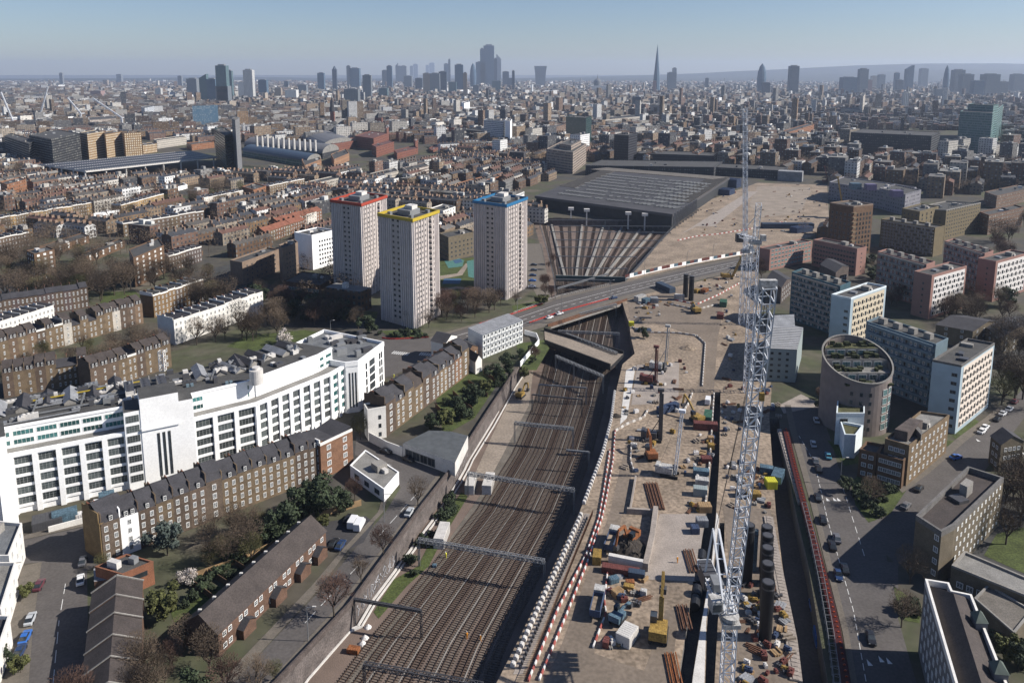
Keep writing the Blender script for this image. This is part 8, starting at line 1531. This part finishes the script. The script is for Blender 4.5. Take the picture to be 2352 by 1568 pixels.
for o in bpy.data.objects:
    if o.parent is None and o.get('category'):
        c_ = o['category']; q = CATS.get(c_)
        if q is None and o.location.y > 500 and c_ in ('tower', 'office tower', 'office block', 'hotel', 'hospital', 'library', 'clock tower', 'laboratory', 'museum', 'warehouse', 'building site'): q = max(18, o.location.y * .012)
        if q: addb(o.location.x, o.location.y, q + 9, q + 6)
def inpoly(P, x, y):
    s = False
    for (x0, y0), (x1, y1) in zip(P, P[1:] + P[:1]):
        if (y0 > y) != (y1 > y) and x < (x1 - x0) * (y - y0) / (y1 - y0) + x0: s = not s
    return s
def blocked(x, y, near=True):
    if any(inpoly(P, x, y) for P in KEEP): return True
    return near and any(abs(x - a) < q and -q < y - b < q2 for a, b, q, q2 in GRID.get((int(x // 20), int(y // 20)), ()))
WC = [(tone(c), n) for c, n in [((.3, .195, .11), 'yellow brick'), ((.2, .125, .08), 'brown brick'), ((.26, .16, .12), 'red brick'), ((.56, .53, .48), 'cream'), ((.7, .7, .69), 'white'), ((.3, .29, .28), 'grey'), ((.1, .1, .11), 'dark'), ((.38, .28, .19), 'buff'), ((.45, .38, .3), 'pale stone')]]
RC = [(tone(c), n) for c, n in [((.07, .074, .085), 'slate'), ((.12, .11, .1), 'dark'), ((.28, .27, .25), 'pale'), ((.19, .18, .17), 'grey'), ((.17, .095, .075), 'red tiled')]]
def city_block(mb, x, y, L, D, h, ang, kind, wc, rc, r, far=False):
    ca, sa = math.cos(ang), math.sin(ang); U, W2 = V(ca, sa) * L / 2, V(-sa, ca) * D / 2; c = V(x, y); P = [c - U - W2, c + U - W2, c + U + W2, c - U + W2]; mb.col = wc
    if kind == 'terrace' and not far:
        for i in range(4): mb.wall(P[i], P[(i + 1) % 4], 0, h, 0, r.uniform(0, 50))
        mb.col = rc; m0, m1 = (P[0] + P[3]) / 2, (P[1] + P[2]) / 2; z = h + D * .22
        mb.face([(*P[0], h), (*P[1], h), (*m1, z), (*m0, z)], 1); mb.face([(*P[2], h), (*P[3], h), (*m0, z), (*m1, z)], 1); mb.col = wc; mb.face([(*P[0], h), (*m0, z), (*P[3], h)], 1); mb.face([(*P[1], h), (*P[2], h), (*m1, z)], 1)
        n = int(L / 6)
        for i in range(n + 1):
            q = m0 + (m1 - m0) * (i / max(n, 1)); mb.col = (.22, .15, .11); mb.box((q.x, q.y, z - .8), (1.0, 2.2, 2.4), ang, 1)
    else:
        mb.prism(P, 0, h, 0, 1); k = len(P) + 0
        mb.c[-1] = rc; mb.col = tuple(v * .9 for v in wc)
        if not far or h > 16:
            for _ in range(1 if far else r.randint(1, 4)):
                q = c + U * r.uniform(-.7, .7) + W2 * r.uniform(-.6, .6); mb.col = r.choice([(.5, .5, .48), (.2, .2, .2), (.35, .33, .3)]); mb.box((q.x, q.y, h), (r.uniform(2, L * .3), r.uniform(2, D * .4), r.uniform(1.2, 3.5)), ang, 1)
def angle_at(x, y):  # street grain turns from district to district
    if x < 260 and y < 1150: return math.radians(66 + 4 * math.sin(y * .01)) if math.sin(x * .013 + y * .017) > -.5 else math.radians(-24)
    return math.radians([64, 40, 58, 28, 50, 72, 46][int((math.sin(x * .0021 + 3) + math.cos(y * .0016) + 2) * 1.74) % 7])
NEARB = [('the left edge', 0, 250), ('the golden blocks', 250, 480), ('the glass vaults', 480, 760), ('the red library', 760, 1000), ('the gridded white slab', 1000, 1230), ('the black-green tower', 1230, 1480), ('the station roof', 1480, 1720), ('the slim crane', 1720, 1950), ('the canopy-roofed office', 1950, 2180), ('the hospital tower', 2180, 2500)]
CM = [MATS['city_wall'], MATS['city_roof']]
cnt = {'terrace': 0, 'block': 0, 'flats': 0, 'office': 0}; rr = random.Random(21)
cand = []
Y = 380.
while Y < 1500:
    X = -Y * .74
    while X < Y * .74:
        x, y = X + rr.uniform(-3, 3), Y + rr.uniform(-3, 3)
        if not blocked(x, y): cand.append((x, y))
        X += (20 + Y * .004 if X < 240 else 27 + Y * .008)
    Y += 15 + Y * .006
cand.sort(key=lambda p: p[0] ** 2 + p[1] ** 2)
BIG = MB()
for x, y in cand:
    ang = angle_at(x, y); u = rr.random(); east = x > 250
    kind = ('terrace' if u < (.35 if east else .62) else 'flats' if u < .8 else 'office'); wc, wn = rr.choice(WC[:5] + [WC[7], WC[8], WC[1]] if kind == 'terrace' else WC); rc, rn = rr.choice(RC[:4] if kind != 'terrace' else [RC[0], RC[1], RC[0], RC[4]])
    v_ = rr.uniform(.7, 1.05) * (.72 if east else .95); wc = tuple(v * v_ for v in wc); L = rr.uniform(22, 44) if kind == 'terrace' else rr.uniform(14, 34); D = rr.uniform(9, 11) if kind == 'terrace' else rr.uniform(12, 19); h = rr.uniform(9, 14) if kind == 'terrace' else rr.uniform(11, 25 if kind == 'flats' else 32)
    if rr.random() < .12:
        cnt['block'] += 1; continue
    if x < 260 and y < 1100:
        kind = 'terrace' if u < .82 else 'flats'; L = rr.uniform(18, 34) if kind == 'terrace' else rr.uniform(12, 24); D = rr.uniform(8, 10); h = rr.uniform(7.5, 11) if kind == 'terrace' else rr.uniform(9, 15)
        if math.sin(x * .02 + 1) * math.sin(y * .023) < -.55: continue
    px, py = PX((x, y, h))
    if px < -60 or px > 2420: continue
    cnt[kind] += 1
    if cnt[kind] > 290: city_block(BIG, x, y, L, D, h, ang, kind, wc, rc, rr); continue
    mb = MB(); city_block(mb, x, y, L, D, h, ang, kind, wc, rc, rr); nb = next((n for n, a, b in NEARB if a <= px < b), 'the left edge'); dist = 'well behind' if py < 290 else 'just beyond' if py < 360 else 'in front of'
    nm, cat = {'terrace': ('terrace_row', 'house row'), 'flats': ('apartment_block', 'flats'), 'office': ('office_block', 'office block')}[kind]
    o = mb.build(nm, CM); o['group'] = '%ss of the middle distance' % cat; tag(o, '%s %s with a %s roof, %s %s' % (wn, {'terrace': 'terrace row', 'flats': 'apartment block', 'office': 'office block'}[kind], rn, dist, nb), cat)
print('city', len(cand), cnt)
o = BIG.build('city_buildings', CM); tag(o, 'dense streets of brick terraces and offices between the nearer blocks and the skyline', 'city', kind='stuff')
# far city mass
FAR = MB(); Y = 1500.; nfar = 0
while Y < 11000:
    step = 26 + (Y - 1500) * .013; X = -Y * .74
    while X < Y * .74:
        x, y = X + rr.uniform(-.4, .4) * step, Y + rr.uniform(-.4, .4) * step
        if not blocked(x, y) and rr.random() < .86:
            u = rr.random(); tall = rr.random(); ang = angle_at(x, y); sc2 = .6 + .5 * step / 60
            wc, _q = rr.choice(WC); rc, _q = rr.choice(RC); v_ = rr.uniform(.4, .95) if rr.random() < .9 else 1.3; h = rr.uniform(7, 13) if tall < .88 else rr.uniform(14, 24) if tall < .99 else rr.uniform(28, 55)
            if x > 150 and y < 4500: h *= 1.25
            city_block(FAR, x, y, rr.uniform(10, 40) * (sc2 if tall < .985 else .6), rr.uniform(8, 18) * (sc2 if tall < .985 else .9), h, ang, 'b', tuple(v * v_ for v in wc), rc, rr, True); nfar += 1
        X += step * rr.uniform(1.1, 1.5)
    Y += step * .62
print('far', nfar)
o = FAR.build('distant_city', CM); tag(o, 'countless small roofs and blocks of the city fading towards the horizon', 'city', kind='stuff')
# trees between the streets
mt_ = MB(); r = random.Random(5); TW = MB()
def cloud_tree(mb, x, y, H, r, n=70, s=.9):
    mb.beam((x, y, 0), (x, y, H * .5), .35, n=3)
    for i in range(n):
        a, b2 = r.uniform(0, 6.283), r.uniform(.15, 1); rad = H * .42 * math.sqrt(r.random()); z = H * (.35 + .6 * b2 * (1 - (rad / H) ** 2)); p = Vector((x + rad * math.cos(a), y + rad * math.sin(a), z)); u = Vector((r.uniform(-1, 1), r.uniform(-1, 1), r.uniform(-.2, 1))).normalized() * s; w2 = u.orthogonal().normalized() * s * .2; mb.face([p - u - w2, p - u + w2, p + u])
k = 0
for i in range(5200):
    y = 380 + 3200 * r.random() ** 1.5; x = r.uniform(-.72, .72) * y
    if blocked(x, y, y > 700): continue
    g = math.sin(x * .006 + 1.3) * math.cos(y * .0045) + r.uniform(-.5, .5)
    if g < -.25: continue
    for j in range(3 if y > 900 else 2): cloud_tree(TW, x + r.uniform(-16, 16), y + r.uniform(-14, 14), r.uniform(9, 16), r, 95 if y < 900 else 34, .8 if y < 900 else 1.8)
tag(TW.build('street_trees', MATS['twig']), 'brown leafless trees filling the streets and squares of the middle distance', 'trees', kind='stuff')
# ================================================================ loose stores on the site
def item(k):
    n, lb, m_ = [('timber_stack', 'stack of pale timber', 'timber'), ('steel_drum', 'group of dark drums', 'steel_dark'), ('pallet_stack', 'low stack of pallets', 'earth_pale'), ('generator', 'white generator box', 'plastic_white'), ('pipe_bundle', 'bundle of rusty pipes', 'steel_rust'), ('tool_crate', 'blue tool crate', 'mach_blue'), ('tool_crate', 'red tool crate', 'mach_red'), ('plastic_tank', 'pale plastic tank', 'concrete_light'), ('rebar_pile', 'pile of brown rebar', 'steel_rust'), ('concrete_ring', 'stack of concrete rings', 'concrete'), ('tool_crate', 'yellow tool crate', 'mach_yellow'), ('sheet_stack', 'stack of grey sheets', 'metal_roof')][k]
    rt = root(n, 'x', 'site store'); r = random.Random(k); mb = MB()
    if k in (0, 2, 11):
        for i in range(4): mb.box((r.uniform(-.3, .3), (i - 1.5) * .7, 0), (2.6, .6, r.uniform(.4, 1.2)))
    elif k in (1, 9): [mb.cyl((i % 3 * .9 - .9, i // 3 * .9 - .4, 0), .4, 1., 8) for i in range(5)]
    elif k in (4, 8): [mb.beam((-2.4, i * .35 - .7, .2 + (i % 2) * .3), (2.4 + r.uniform(-.5, .5), i * .35 - .7, .2 + (i % 2) * .3), .28) for i in range(5)]
    else: mb.box((0, 0, .1), (2.2, 1.4, 1.3)); mb.box((.3, 0, 1.4), (.8, .8, .3)); mb.box((-.6, .2, 1.4), (.4, .4, .5))
    mb.build('stock', MATS[m_], rt, False); return rt, lb
ITEMS = [item(k) for k in range(12)]; PROTOS += [i[0] for i in ITEMS]; NOGO = [[(p.x, p.y) for p in L] for L in (CUT, TRE, TRE2, ROADPIT)]
for poly, n, where in (([(1445, 985), (1560, 985), (1620, 1100), (1540, 1120), (1430, 1080)], 26, 'around the piling rigs in mid site'), ([(1440, 838), (1570, 830), (1600, 900), (1560, 960), (1430, 960)], 40, 'on the upper concrete slab'), ([(1400, 1318), (1480, 1322), (1480, 1390), (1400, 1390)], 16, 'in the stores yard'), ([(1395, 1470), (1470, 1440), (1440, 1500), (1400, 1505)], 9, 'at the grey plant unit'), ([(1600, 1000), (1640, 1000), (1620, 1180), (1580, 1180)], 22, 'along the lip of the narrow trench'), ([(1665, 1060), (1765, 1060), (1770, 1180), (1670, 1180)], 44, 'on the deck behind the big crane'),
      ([(1690, 1340), (1750, 1340), (1815, 1568), (1700, 1600)], 60, 'on the deck right of the crane mast'), ([(1770, 1350), (1795, 1350), (1825, 1568), (1790, 1568)], 16, 'along the pile cap row'), ([(1655, 760), (1700, 760), (1690, 1000), (1650, 1000)], 26, 'between the crane masts'), ([(1600, 650), (1700, 625), (1690, 650), (1610, 690)], 22, 'below the main road by the yellow crane'), ([(1455, 690), (1560, 690), (1540, 720), (1460, 745)], 24, 'in the yard by the site gate'), ([(1650, 690), (1680, 680), (1670, 760), (1648, 760)], 12, 'beside the green container'),
      ([(1600, 520), (1700, 500), (1690, 520), (1600, 540)], 14, 'on the far earth field'), ([(1720, 480), (1880, 470), (1890, 540), (1750, 545)], 36, 'in the far yards below the acoustic shed'), ([(1570, 500), (1640, 450), (1700, 430), (1640, 500)], 18, 'beside the station wall'), ([(1740, 430), (1900, 420), (1900, 470), (1860, 480)], 20, 'around the far pale work area'), ([(1700, 880), (1790, 860), (1790, 960), (1690, 1000)], 20, 'below the grey ribbed block')):
    r = random.Random(n * 3 + len(where)); P = [(p.x, p.y) for p in PG(poly)]; xs = [p[0] for p in P]; ys = [p[1] for p in P]; c = t_ = 0
    while c < n and t_ < 4000:
        t_ += 1; x, y = r.uniform(min(xs), max(xs)), r.uniform(min(ys), max(ys))
        if not inpoly(P, x, y) or any(inpoly(q, x, y) for q in NOGO): continue
        o, lb = ITEMS[r.randrange(12)]; copy_tree(o, loc=(x, y, .08), rz=r.uniform(0, 3.1), label=lb + ' ' + where, group=lb + ' ' + where, sc_=r.uniform(.4, .85)); c += 1
# ================================================================ prototypes are moved out of the scene
for p in PROTOS:
    for c in list(p.children):
        for d in list(c.children): bpy.data.objects.remove(d)
        bpy.data.objects.remove(c)
    bpy.data.objects.remove(p)
# ================================================================ haze
def haze():
    mb = MB(); mb.box((0, 9000, -9), (34000, 23000, 420)); o = mb.build('haze', []); o['kind'] = 'stuff'; m = bpy.data.materials.new('haze'); m.use_nodes = True; t = m.node_tree; t.nodes.clear(); out = t.nodes.new("ShaderNodeOutputMaterial"); v = t.nodes.new("ShaderNodeVolumePrincipled")
    v.inputs["Color"].default_value = (.66, .78, 1., 1); v.inputs["Density"].default_value = 6e-5; v.inputs["Anisotropy"].default_value = .2; t.links.new(v.outputs[0], out.inputs["Volume"]); o.data.materials.append(m)
haze()
